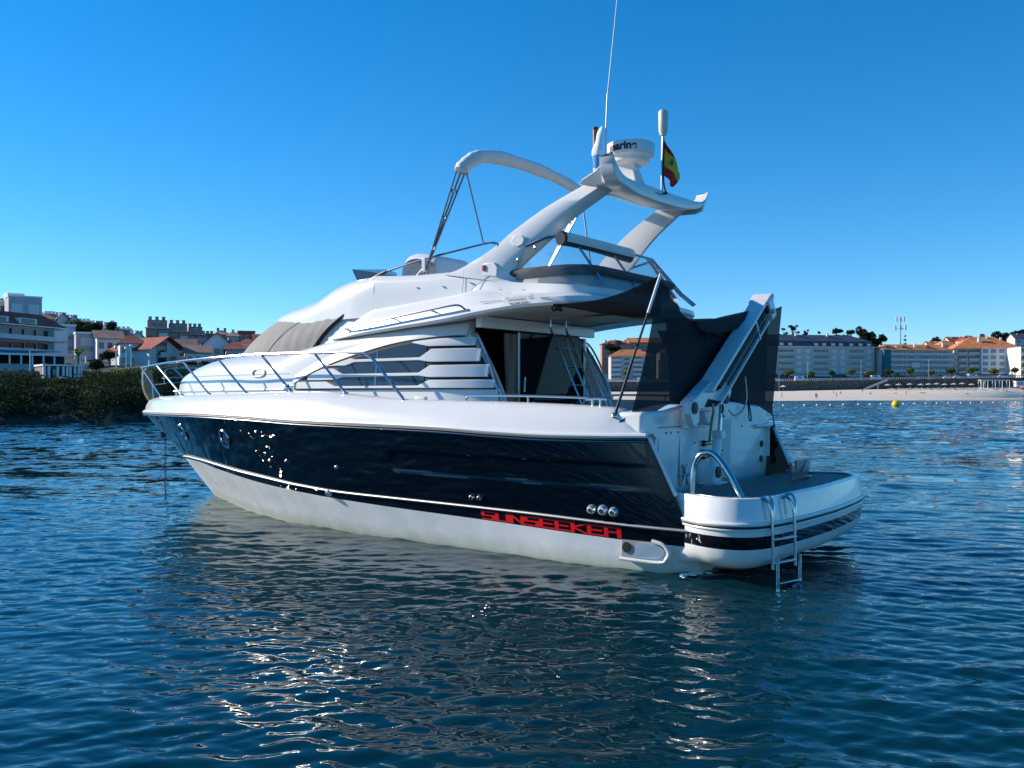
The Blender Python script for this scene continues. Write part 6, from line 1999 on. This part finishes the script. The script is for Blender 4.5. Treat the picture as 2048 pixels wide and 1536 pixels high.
for row in range(3):
    for k in range(15):
        px = 1779 + k * 11.8 + row * 3.7; d = 386.5 + row * 3.0
        o = s0 if n == 0 else s0.copy()
        if n: COL.objects.link(o)
        n += 1
        o.location = at(px, d, beach_z(px, d)); o.rotation_euler = (0, 0, random.uniform(-.2, .2))
        tag(o, 'straw coloured sunbed in the rows in front of the sea wall', 'sunbed', 'sunbeds in rows on the beach')

# people on the beach: one skinned body per pose
def person_mesh(pose):
    if pose == 'stand':
        J = {'pel': (0, 0, .95), 'ch': (0, 0, 1.32), 'nk': (0, 0, 1.5), 'hd': (0, -.02, 1.66), 'sl': (.19, 0, 1.43), 'el': (.25, 0, 1.15), 'hl': (.24, -.06, .88), 'sr': (-.19, 0, 1.43), 'er': (-.25, 0, 1.15), 'hr': (-.24, -.06, .88), 'kl': (.11, -.02, .5), 'fl': (.12, 0, .06), 'tl': (.12, -.16, .03), 'kr': (-.11, .02, .5), 'fr': (-.13, .04, .06), 'tr': (-.13, -.12, .03), 'll': (.1, 0, .9), 'lr': (-.1, 0, .9)}
    elif pose == 'walk':
        J = {'pel': (0, 0, .93), 'ch': (0, -.03, 1.3), 'nk': (0, -.05, 1.48), 'hd': (0, -.08, 1.64), 'sl': (.19, -.03, 1.41), 'el': (.25, .12, 1.16), 'hl': (.24, .1, .92), 'sr': (-.19, -.03, 1.41), 'er': (-.25, -.16, 1.18), 'hr': (-.22, -.32, 1.02), 'kl': (.11, -.22, .52), 'fl': (.12, -.3, .08), 'tl': (.12, -.46, .05), 'kr': (-.11, .12, .5), 'fr': (-.12, .38, .12), 'tr': (-.12, .30, .04), 'll': (.1, 0, .88), 'lr': (-.1, 0, .88)}
    elif pose == 'sit':
        J = {'pel': (0, .1, .14), 'ch': (0, .22, .5), 'nk': (0, .22, .68), 'hd': (0, .2, .84), 'sl': (.19, .22, .6), 'el': (.28, .3, .34), 'hl': (.25, .38, .06), 'sr': (-.19, .22, .6), 'er': (-.25, .0, .42), 'hr': (-.15, -.22, .42), 'kl': (.12, -.32, .46), 'fl': (.12, -.55, .06), 'tl': (.12, -.7, .04), 'kr': (-.12, -.34, .44), 'fr': (-.12, -.58, .06), 'tr': (-.12, -.72, .04), 'll': (.1, .05, .16), 'lr': (-.1, .05, .16)}
    else:
        J = {'pel': (0, 0, .12), 'ch': (.38, 0, .13), 'nk': (.56, 0, .14), 'hd': (.72, 0, .15), 'sl': (.48, .19, .12), 'el': (.3, .28, .08), 'hl': (.1, .3, .06), 'sr': (.48, -.19, .12), 'er': (.62, -.3, .08), 'hr': (.8, -.22, .07), 'kl': (-.45, .11, .1), 'fl': (-.86, .12, .07), 'tl': (-.92, .14, .16), 'kr': (-.45, -.11, .14), 'fr': (-.86, -.12, .07), 'tr': (-.92, -.14, .16), 'll': (-.05, .1, .11), 'lr': (-.05, -.1, .11)}
    E_ = [('pel', 'ch'), ('ch', 'nk'), ('nk', 'hd'), ('ch', 'sl'), ('sl', 'el'), ('el', 'hl'), ('ch', 'sr'), ('sr', 'er'), ('er', 'hr'), ('pel', 'll'), ('ll', 'kl'), ('kl', 'fl'), ('fl', 'tl'), ('pel', 'lr'), ('lr', 'kr'), ('kr', 'fr'), ('fr', 'tr')]
    R_ = {'pel': .14, 'ch': .15, 'nk': .06, 'hd': .11, 'sl': .07, 'el': .045, 'hl': .04, 'sr': .07, 'er': .045, 'hr': .04, 'll': .10, 'kl': .06, 'fl': .045, 'tl': .035, 'lr': .10, 'kr': .06, 'fr': .045, 'tr': .035}
    names = list(J); me = bpy.data.meshes.new('person')
    me.from_pydata([J[k] for k in names], [(names.index(a), names.index(b)) for a, b in E_], [])
    o = bpy.data.objects.new('tmp', me); COL.objects.link(o)
    sk = o.modifiers.new('skin', 'SKIN'); o.modifiers.new('sub', 'SUBSURF').levels = 1
    for i, k in enumerate(names):
        me.skin_vertices[0].data[i].radius = (R_[k], R_[k])
    me.skin_vertices[0].data[0].use_root = True
    dg = bpy.context.evaluated_depsgraph_get()
    m2 = bpy.data.meshes.new_from_object(o.evaluated_get(dg))
    bpy.data.objects.remove(o)
    m2.materials.clear(); m2.materials.append(M['skin'])
    for p in m2.polygons: p.use_smooth = True
    return m2, J
PM = {k: person_mesh(k) for k in ('stand', 'walk', 'sit', 'lie')}
def person(px, d, pose, suit, rz, lab):
    me, J = PM[pose]
    o = bpy.data.objects.new('person', me); COL.objects.link(o)
    o.location = at(px, d, beach_z(px, d) + .02); o.rotation_euler = (0, 0, rz)
    tag(o, lab, 'person', 'people on the beach')
    h = Vector(J['hd']); p = Vector(J['pel']); l1 = Vector(J['ll']); l2 = Vector(J['lr'])
    MB().lathe([(.0001, -.12), (.10, -.06), (.125, .02), (.10, .09), (.0001, .13)], h + Vector((0, .03, .03)), 10).build('hair', 'hair', o)
    MB().tube([l1 + (l1 - p) * .2, p, l2 + (l2 - p) * .2], [.12, .16, .12], 10).build('swimwear', suit, o)
for a in ((1563.5, 300, 'walk', 'swim_dark', 1.4, 'person in dark swimwear wading at the water edge below the lamp post'),
          (1631.5, 302, 'stand', 'swim_dark', .3, 'person standing at the water edge, left one of the close pair'),
          (1633.6, 303, 'stand', 'swim_red', -.5, 'person standing at the water edge, right one of the close pair'),
          (1667, 345, 'walk', 'swim_red', 1.2, 'person in red striding up the dry sand'),
          (1673, 318, 'stand', 'swim_red', 2.0, 'person in red standing below the striding one'),
          (1681, 352, 'sit', 'swim_red', 2.6, 'person sitting on the sand right of the striding one'),
          (1741, 350, 'sit', 'swim_dark', .4, 'person sitting alone on the sand left of the stair'),
          (1725, 362, 'stand', 'swim_red', .2, 'person standing far back on the sand before the stair'),
          (1790.5, 360, 'lie', 'swim_red', .3, 'person lying on the sand above the yellow buoy'),
          (1812.5, 352, 'stand', 'swim_dark', .9, 'person standing alone right of the yellow buoy near the waterline'),
          (1842, 366, 'lie', 'swim_dark', .1, 'dark figure lying on the sand, left of the pair below the sunbeds'),
          (1848, 366, 'lie', 'swim_dark', .2, 'dark figure lying on the sand, right of the pair below the sunbeds'),
          (1934, 372, 'lie', 'swim_red', .5, 'person lying on the sand left of the pergola'),
          (1988, 391, 'sit', 'swim_red', .5, 'person in red sitting in front of the pergola'),
          (1994, 391, 'lie', 'swim_red', 2.9, 'person in red lying in front of the pergola'),
          (2007, 389, 'sit', 'swim_dark', .1, 'person in dark swimwear sitting right of the pergola, left of two'),
          (2013, 389, 'sit', 'swim_dark', -.3, 'person in dark swimwear sitting right of the pergola, right of two')):
    person(*a)

# buoys
yb = empty('yellow_buoy', at(1792, 3778 / 25 * 1.0, .14)); tag(yb, 'big round yellow buoy floating in the line of small white floats', 'buoy')
MB().lathe([(.0001, -.5), (.35, -.42), (.60, -.15), (.68, .2), (.62, .52), (.42, .78), (.2, .88), (.0001, .9)], (0, 0, 0), 24).build('buoy_body', 'yellow', yb)
MB().lathe([(.69, .10), (.705, .16), (.69, .22)], (0, 0, 0), 24, caps=False).build('seam_band', 'yellow', yb)
MB().tube([(0.0, -.06, .88), (0, -.05, 1.0), (0, .05, 1.0), (0, .06, .88)], .03, 6).build('lifting_eye', 'steel', yb)
fpx = [1547, 1567, 1609, 1634, 1661, 1687, 1717, 1740, 1762, 1807, 1829.5, 1852, 1874, 1896.5, 1922, 1942, 1964, 1987, 2010, 2032.5, 2056]
fb = MB().lathe([(.0001, -.16), (.12, -.12), (.2, 0), (.2, .1), (.13, .21), (.0001, .24)], (0, 0, 0), 14).build('float', 'plastic', None)
for i, px in enumerate(fpx):
    yy = 813.0 - (px - 1547) * 8.0 / 485
    d = 3778 / (yy - 788)
    o = fb if i == 0 else fb.copy()
    if i: COL.objects.link(o)
    o.location = at(px, d, .08)
    side = 'left' if px < 1790 else 'right'
    nth = (9 - i) if px < 1790 else (i - 8)
    words = ['', 'nearest', 'second', 'third', 'fourth', 'fifth', 'sixth', 'seventh', 'eighth', 'ninth', 'tenth', 'eleventh', 'twelfth']
    tag(o, 'small white float, %s to the %s of the yellow buoy' % (words[nth], side), 'float', 'white floats marking the bathing area')
p0 = at(1500, 148)
mb = MB(); pts = []
for px in np.linspace(1400, 2090, 60):
    yy = 813.0 - (px - 1547) * 8.0 / 485
    q = at(px, 3778 / (yy - 788), -.02 + .05 * sin(px))
    pts.append(q - p0)
o = MB().tube(pts, .025, 4).build('float_line', 'rope', None); o.location = p0; tag(o, 'dark rope joining the white floats across the bay', 'rope')

# ================================================================== near hillside on the left
def hotel():
    b = Bld('hillside_hotel', gpt(-150, 154), gpt(124, 183), 6.2, 'blue grey hotel with a dark red mansard roof at the left edge of the hillside', 'hotel')
    L = b.L; H = 9.0
    U = lambda px: b_u(b, px)
    b.wall('render_grey', 0, L, 0, 12, -3, H)
    b.add('mansard', MB().loft([[(-.6, -.9, H), (L + .8, -.9, H), (L + .8, 12, H), (-.6, 12, H)], [(.5, 2.0, H + 2.5), (L - 3.2, 2.0, H + 2.5), (L - 3.2, 10, H + 2.5), (.5, 10, H + 2.5)]], cu=True).add([(.5, 2.0, H + 2.5), (L - 3.2, 2.0, H + 2.5), (L - 3.2, 10, H + 2.5), (.5, 10, H + 2.5)], [(0, 1, 2, 3)]), 'tile_red')
    b.add('eaves', MB().box((L / 2, -.55, H - .1), (L + 1.0, 1.3, .2)), 'render_white')
    for i, z in enumerate((3.75, 6.35)):
        b.add('balcony_slab', MB().box((L / 2 - .8, -.7, z - .1), (L - 1.6, 1.4, .22)).box((L / 2 - .8, -1.36, z + .35), (L - 1.6, .05, .7)), 'balc')
        k = 0
        for f_ in np.linspace(.06, .82, 9):
            b.window(L * f_, z + .15, 2.1, 1.9, 'win', 'render_grey')
            b.window(L * (f_ + .045), z + .2, .6, 1.7, 'dark', 'render_grey')
    b.add('glazed_bay', MB().box((L - 1.8, -.7, 7.4), (3.4, 1.5, 2.0)).box((L - 1.8, -.7, 4.9), (3.4, 1.5, 2.0)), 'shutter')
    for f_ in (.25, .48, .70):
        b.inst('dormer', lambda: b.add('dormer', MB().box((0, .8, .55), (4.2, 2.6, 1.1)), 'render_white'), L * f_, -.1, H + .2)
        b.inst('dpane', lambda: b.add('dormer_window', MB().box((0, 0, .5), (3.2, .1, .8)), 'win'), L * f_, -.66, H + .25)
    return b
def b_u(b, px): return 0
hotel()

def terrace():
    b = Bld('restaurant_terrace', gpt(-190, 140), gpt(174, 161), 6.3, 'glazed restaurant terrace with white pillars in front of the hotel', 'restaurant')
    L = b.L
    b.add('floor_slab', MB().box((L / 2, 3, -.2), (L, 7, .5)), 'concrete')
    b.add('terrace_roof', MB().add([(0, -.3, 2.55), (L * .93, -.3, 2.55), (L * .93, 6.5, 3.4), (0, 6.5, 3.4), (0, -.3, 2.35), (L * .93, -.3, 2.35), (L * .93, 6.5, 3.2), (0, 6.5, 3.2)], [(0, 1, 2, 3), (7, 6, 5, 4), (0, 4, 5, 1), (1, 5, 6, 2)]), 'slate')
    b.add('roof_fascia', MB().box((L * .465, -.36, 2.42), (L * .93, .12, .34)), 'render_white')
    b.add('back_glazing', MB().box((L * .465, 4.5, 1.4), (L * .93, .1, 2.8)), 'dark')
    for f_ in np.linspace(.02, .99, 16):
        b.inst('p', lambda: b.add('pillar', MB().box((0, 0, 1.15), (.22, .22, 2.5)), 'render_white'), L * f_, -.2, 0)
    b.add('terrace_parapet', MB().box((L / 2, -.3, .35), (L, .12, .9)), 'wshade')
    for k in range(10):
        t = b.inst('t', lambda: b.add('cafe_table', MB().box((0, 0, .74), (1.2, .8, .05)).box((0, 0, .37), (.1, .1, .74)), 'shutter'), L * (.3 + .06 * k), 1.2 + .5 * (k % 2), 0)
terrace()
def colonnade():
    b = Bld('lower_pavilion', gpt(87, 118), gpt(166, 121), 3.75, 'small old white pavilion with dark doorways in the bank below the terrace', 'pavilion')
    L = b.L
    b.wall('oldwall', 0, L, .4, 5, -.8, 2.0)
    b.add('roof_slab', MB().box((L / 2, 2.3, 2.08), (L + .3, 5.2, .22)), 'render_white')
    for k, f_ in enumerate((.02, .14, .36, .5, .60, .68, .80, .90, .97)):
        b.inst('p', lambda: b.add('pillar', MB().box((0, 0, .9), (.28, .3, 2.2)), 'render_white'), L * f_, .15, 0)
    for f_ in (.22, .44, .74):
        b.inst('d', lambda: b.add('doorway', MB().box((0, 0, .8), (.55, .1, 1.7)), 'dark'), L * f_, .38, 0)
    for f_ in (.30,):
        b.inst('g', lambda: b.add('window', MB().box((0, 0, .9), (.5, .08, 1.3)), 'win'), L * f_, .36, 0)
colonnade()
bx = Bld('bank_wall', gpt(-300, 112), gpt(250, 124), 3.6, 'long stone retaining wall at the top of the dark bank', 'wall')
bx.wall('oldwall', 0, bx.L, 0, .5, -1.5, 1.5)

small_block('white_block', 17, 84, 232, 19.0, 7.9, 'render_grey', 'render_white', 'pale grey flat roofed block on the skyline above the hotel', 1, 2, 'flat', 0, 6, 'shutter', cat='house')
small_block('white_block', -70, 14, 236, 19.0, 7.6, 'render_cream', 'render_white', 'cream flat roofed block on the skyline at the left edge', 2, 5, 'flat', 0, 12, 'win', cat='house')
small_block('roof_house', 16, 48, 240, 26.9, 1.4, 'render_white', 'render_white', 'little white roof house on top of the skyline block', 1, 3, 'flat', 0, 6, 'win', cat='house')
small_block('shuttered_block', 122, 151, 196, 9.5, 7.2, 'render_grey', 'render_white', 'grey block with stacked white shutters directly right of the hotel', 3, 1, 'flat', 0, 10, 'shutter', cat='house')
small_block('shuttered_block', 152, 198, 192, 8.6, 6.2, 'render_grey', 'render_white', 'lower grey block with one big white shutter, second right of the hotel', 2, 1, 'flat', 0, 10, 'shutter', cat='house')
# terraced houses with chimneys along the ridge
rowg = 'terraced houses with chimneys along the ridge'
labs = ['first of the ridge terrace, beside the grey skyline block', 'second ridge terrace house above the dark trees', 'third ridge terrace house over the dark trees', 'fourth ridge terrace house over the dark trees', 'fifth ridge terrace house, right of the dark trees', 'sixth ridge terrace house with a tall white side', 'seventh ridge terrace house beside the brown flats', 'last ridge terrace house touching the brown flats']
for i, (px, y, w, d) in enumerate(((104, 622, 22, 250), (126, 624, 24, 250), (148, 629, 24, 250), (172, 637, 24, 248), (198, 641, 26, 246), (223, 644, 28, 240), (250, 653, 28, 238), (276, 661, 28, 236))):
    top = zpix(y, d)
    rh = 2.2; H = 7.0
    small_block('terraced_house', px - w / 2, px + w / 2, d, top - rh - H, H, 'render_white', 'tile_old', 'white gabled house, ' + labs[i], 2, 2, 'gable_v' if i % 3 else 'gable_u', rh, 11, 'win', cat='house', group=rowg, chim=3, dslant=3)
# houses lower down
small_block('low_villa', 194, 246, 188, 8.4, 5.2, 'render_white', 'tile_old', 'white villa with a faded orange roof below the dark trees', 2, 3, 'gable_u', 1.9, 9, cat='house', dslant=5)
small_block('low_villa', 240, 292, 178, 7.6, 4.4, 'render_white', 'tile_red', 'white villa with a dull red roof left of the big gabled house', 2, 3, 'hip', 1.8, 8, cat='house', dslant=3)
b = Bld('gabled_house', gpt(298, 176), gpt(357, 181), 7.4, 'big white house with a red roof and a deep gable facing the water', 'house')
L = b.L
b.wall('render_white', 0, L, 0, 14, -3, 3.4)
b.gable('tile_red', 0, L, -1.4, 14, 3.4, 2.5, .6, 'v'); b.gable_wall('render_white', 0, L, 0, 3.4, 2.4)
b.add('recess', MB().box((L * .42, -.04, 2.6), (L * .34, .1, 4.2)), 'render_brown')
b.window(L * .40, 2.3, 1.3, 1.6, 'win', 'render_white', v=-.05)
b.add('balcony', MB().box((L * .42, -.8, 1.9), (L * .34, 1.4, .2)).box((L * .42, -1.45, 2.35), (L * .34, .06, .8)), 'balc')
b.window(L * .12, .6, 1.2, 2.4, 'shutter', 'render_white'); b.window(L * .80, .8, 1.4, 1.3, 'wshade', 'render_white'); b.window(L * .42, .2, 1.6, 1.3, 'dark', 'render_brown', v=-.05)
bL = Bld('side_wing', gpt(256, 186), gpt(300, 184), 7.8, 'long wing with a sunny red roof joined to the left of the gabled house', 'house')
bL.wall('render_grey', 0, bL.L, 0, 7, -3, 3.4); bL.gable('tile_red', 0, bL.L + 1, 0, 7, 3.4, 2.3, .5, 'u'); bL.window(bL.L * .3, .8, 1.2, 1.2, 'win', 'render_white')
for i, (a, c, d, z0, H, wm, rm, rf, rh, lab) in enumerate((
        (356, 392, 200, 7.8, 4.4, 'render_grey', 'tile_old', 'gable_u', 2.2, 'grey house with a weathered roof directly right of the gabled house'),
        (376, 410, 216, 8.8, 4.6, 'render_grey', 'slate', 'gable_u', 2.2, 'grey house with a slate roof under the brown flats'),
        (406, 462, 196, 7.4, 5.4, 'render_white', 'tile_old', 'gable_v', 2.6, 'white house with one broad gable above the bow rail'),
        (452, 492, 190, 7.2, 4.2, 'render_grey', 'tile_red', 'hip', 1.8, 'low grey house with a red roof right of the broad white gable'),
        (480, 520, 196, 7.4, 4.0, 'render_white', 'tile_old', 'gable_u', 1.8, 'white house partly behind the yacht foredeck'),
        (372, 420, 176, 6.9, 3.2, 'render_white', 'tile_old', 'gable_u', 1.6, 'low white house behind the clipped round trees'))):
    small_block('hillside_villa', a, c, d, z0, H, wm, rm, lab, 2, 3, rf, rh, 9, cat='house', dslant=4)
# brown flats stepping down the ridge
def flats(px0, px1, d, ytop, fl, lab, wm='render_brown', pent=True):
    top = zpix(ytop, d); H = fl * 2.75
    b = Bld('stepped_flats', gpt(px0, d), gpt(px1, d + (px1 - px0) * d * S_ * .36), top - H - (2.6 if pent else 0), lab, 'apartment block', 'brown flats on the ridge')
    L = b.L
    b.wall(wm, 0, L, 0, 12, -8, H)
    if pent:
        b.add('penthouse', MB().box((L / 2, 6.6, H + 1.3), (L * .86, 9, 2.6)), 'render_pink' if wm == 'render_brown' else wm)
        for k in range(max(2, int(L / 4))):
            b.window(L * (.14 + .72 * (k + .5) / max(2, int(L / 4))), H + .6, 1.6, 1.3, 'win', 'render_cream', v=2.1)
    b.add('eaves', MB().box((L / 2, -.3, H - .02), (L + .8, 1.6, .22)), 'render_cream')
    n = max(2, int(L / 4.2))
    for i in range(fl):
        for k in range(n):
            b.balcony(L * (k + .5) / n, i * 2.75 + .3, L / n * .78, 2.0, 1.5, 'render_cream' if k % 2 else 'render_brown', 'win', .9)
    for k in range(3):
        b.chimney(L * (.2 + .3 * k), 7, H + (2.6 if pent else 0), 1.2, .9, 'render_brown')
    return b
flats(292, 338, 268, 638, 4, 'leftmost and tallest part of the brown stepped flats on the ridge')
flats(336, 378, 274, 645, 4, 'middle part of the brown stepped flats on the ridge')
flats(376, 408, 282, 652, 4, 'right part of the brown stepped flats on the ridge')
flats(404, 432, 290, 667, 3, 'lowest right end of the brown stepped flats', pent=False)
small_block('ridge_house', 430, 458, 270, 11.5, 8.2, 'render_brown', 'tile_old', 'brown house with an arched bay right of the stepped flats', 3, 2, 'hip', 1.6, 10, cat='house', chim=2)
small_block('ridge_house', 456, 478, 262, 11.5, 7.2, 'render_grey', 'tile_old', 'grey house wedged beside the bright brick block', 3, 2, 'hip', 1.5, 10, cat='house', chim=1)
small_block('brick_block', 476, 510, 268, 12.0, 8.3, 'render_red', 'render_red', 'bright red brick block on the ridge left of the windscreen', 3, 3, 'flat', 0, 10)
small_block('ridge_house', 480, 512, 246, 10.0, 5.8, 'render_brown', 'tile_red', 'brown house with a red roof below the brick block', 2, 3, 'hip', 1.4, 9, cat='house')
small_block('ridge_house', 508, 536, 262, 11.0, 6.6, 'render_pink', 'tile_red', 'red roofed house on the ridge touching the windscreen cover', 2, 3, 'gable_u', 2.0, 9, cat='house')

# trees on the hillside
g4 = np.random.default_rng(11)
for px, y, d, w, nb, lm, lab in ((150, 634, 206, 4.0, 12, 'leaf', 'broad green tree above the grey shuttered block, left of the pair'), (205, 640, 205, 4.4, 14, 'leaf_dark', 'broad dark tree above the villas, right of the pair'), (178, 650, 200, 3.2, 9, 'leaf_dark', 'dark tree filling the gap between the two broad trees'), (228, 664, 198, 2.2, 7, 'leaf_dark', 'dark tree at the right foot of the broad pair')):
    zb = HZ(px, d); h = zpix(y, d) - zb
    tree('broad_tree', at(px, d, zb), h, [(a * 1.0, b_, c, r * .9, s) for a, b_, c, r, s in crown_blobs(g4, nb, w, h * .45, h * .88, 1.6)], lm, lab, 'broad trees behind the hotel', trunk_r=.3, size=.26, dens=90, split=.4)
zb = 22.0
tree('skyline_tree', at(6, 250, zb), zpix(585, 250) - zb, crown_blobs(g4, 7, 2.4, 4.0, 6.5, 1.5), 'leaf', 'green tree on the skyline at the left edge behind the cream block', trunk_r=.25, size=.3, dens=60)
for px, y, d, lab in ((380, 718, 150, 'clipped round tree behind the bow rail, left of three'), (411, 721, 150, 'clipped round tree behind the bow rail, middle of three'), (437, 722, 152, 'clipped round tree behind the bow rail, right of three'), (462, 726, 156, 'clipped round tree partly behind the foredeck')):
    zb = HZ(px, d); h = zpix(y, d) - zb
    tree('clipped_tree', at(px, d, zb), h, [(0, 0, h - 1.0, 1.25, 1.0), (.4, .1, h - 1.2, .9, .8), (-.4, 0, h - 1.2, .9, .8)], 'leaf_dark', lab, 'clipped round trees by the lane', trunk_r=.12, size=.17, dens=190, split=.4)
for px, y, d, lab in ((219, 700, 170, 'dark upright tree before the faded orange roof'), (192, 722, 140, 'rounded dark bush right of the terrace end'), (100, 728, 133, 'dark bush in front of the terrace parapet')):
    zb = HZ(px, d); h = max(1.6, zpix(y, d) - zb)
    tree('garden_tree', at(px, d, zb), h, crown_blobs(g4, 6, .8, h * .45, h * .85, .85), 'leaf_dark', lab, None, trunk_r=.1, size=.16, dens=160, split=.3)
# banana-like plant on the terrace
pl = empty('banana_plant', at(157, 150, 6.8)); tag(pl, 'sunlit yellow green banana plant at the right end of the terrace', 'plant')
mb = MB()
for k in range(11):
    a = k * 2.4; l = 1.5 + .5 * sin(k * 1.7)
    q = [Vector((.15 * cos(a) * 0, 0, 1.2)), Vector((.5 * cos(a), .5 * sin(a), 1.2 + l * .7)), Vector((1.0 * cos(a), 1.0 * sin(a), 1.2 + l * .75)), Vector((1.35 * cos(a), 1.35 * sin(a), 1.2 + l * .45))]
    c = spline(q, 3); s = Vector((-sin(a), cos(a), 0))
    mb.loft([[p - s * w_, p, p + s * w_] for p, w_ in zip(c, (.03, .1, .2, .26, .26, .24, .2, .16, .1, .02))])
mb.build('leaf', 'leaf_lime', pl, smooth=60)
MB().tube([(0, 0, -.5), (0, 0, 1.4)], [.16, .10], 8).build('stem', 'leaf_olive', pl)
for px, d, h, lab, gl in ((60, 142, 3.4, 'lamp post at the front of the restaurant terrace, left of two', False), (160, 150, 3.2, 'lamp post at the right end of the restaurant terrace', False), (232, 138, 3.4, 'globe lamp post on the bank wall below the villas', True), (262, 150, 3.6, 'globe lamp post below the gabled house', True), (252, 152, 3.2, 'globe lamp post between the villas and the wing', True)):
    lamp(px, d, h, lab, gl, 'lane_lamp', 'lamp posts on the near hillside', z=HZ(px, d))
# bank vegetation: one mass of scrub, plus sunlit bushes one can tell apart
mb = MB()
g6 = np.random.default_rng(3)
o0 = at(100, 75, 0)
def scrub(n, px0, px1, d0, d1, hmin, hmax, size):
    for _ in range(n):
        px = g6.uniform(px0, px1); t = g6.random()
        k = float(np.interp(px, [-900, -300, 0, 150, 290, 420, 540, 800, 1080], [-9, -5, 0, 4, 9, 19, 35, 84, 150]))
        d = d0 + k + (d1 - d0) * t
        z = HZ(px, d); p = at(px, d, z) - o0
        r = g6.uniform(hmin, hmax) * (.5 if 70 < px < 176 else 1.0)
        leaves(mb, (p.x, p.y, p.z + r * .45), (r * 1.1, r * 1.1, r * .8), int(85 * (r / .9) ** 1.2) + 20, size, g=g6)
scrub(300, -420, 560, 61.4, 68, .3, .8, .075)
scrub(760, -420, 560, 62.5, 78, .4, 1.4, .085)
scrub(420, -420, 560, 76, 104, .3, .8, .10)
scrub(150, 540, 1060, 63, 95, .9, 2.0, .3)
o = mb.build('bank_scrub', 'leaf_dark', None, smooth=0, fix=False); o.location = o0
tag(o, 'dark tangled scrub covering the shaded bank above the water', 'scrub', kind='stuff')
mb = MB()
def scrub2():
    for _ in range(150):
        px = g6.uniform(300, 470); d = g6.uniform(112, 140)
        p = at(px, d, HZ(px, d)) - o0
        leaves(mb, (p.x, p.y, p.z + .25), (.7, .7, .45), 26, .14, g=g6)
scrub2()
o = mb.build('dry_grass', 'leaf_olive', None, smooth=0, fix=False); o.location = o0
tag(o, 'dry olive grass along the lane behind the bow rail', 'grass', kind='stuff')
for px, d, r, lab in ((217, 84, .75, 'sunlit yellow green bush on the bank, left of four'), (238, 86, .95, 'sunlit yellow green bush on the bank, second from left'), (252, 87, .85, 'sunlit yellow green bush on the bank, second from right'), (268, 88, .7, 'sunlit yellow green bush on the bank, right of four beside the fender')):
    t = MB(); leaves(t, (0, 0, r * .5), (r, r, r * .7), 170, .14, g=g6)
    leaves(t, (r * .6, 0, r * .3), (r * .6, r * .6, r * .5), 80, .13, g=g6)
    o = t.build('bank_bush', 'leaf_lime', None, smooth=0, fix=False); o.location = at(px, d, HZ(px, d) + .25)
    tag(o, lab, 'bush', 'sunlit bushes on the bank')
# rocks at the foot of the bank
mb = MB()
for k in range(170):
    px = g6.uniform(-420, 560)
    kk = float(np.interp(px, [-900, -300, 0, 150, 290, 420, 540], [-9, -5, 0, 4, 9, 19, 35]))
    p = at(px, 61.6 + kk + g6.uniform(-.6, 1.2), 0) - o0
    r = g6.uniform(.25, .8)
    n0 = len(mb.v)
    mb.lathe([(.0001, -.4 * r), (r * .9, -.2 * r), (r, .1 * r), (r * .6, .45 * r), (.0001, .55 * r)], (p.x, p.y, .1), 7, Matrix.Rotation(g6.uniform(0, 6), 3, 'Z') @ Matrix.Rotation(g6.uniform(-.4, .4), 3, 'X'))
    for i in range(n0, len(mb.v)):
        x, y, z = mb.v[i]; mb.v[i] = (x + g6.normal(0, .06), y + g6.normal(0, .06), z + g6.normal(0, .05))
M['rock'] = mat('wet_dark_rock', (0.035, 0.03, 0.024), 0.8, var=0.5, vscale=1.5)
o = mb.build('shore_rocks', 'rock', None, smooth=0); o.location = o0
tag(o, 'dark rocks lining the foot of the bank at the water', 'rocks', kind='stuff')
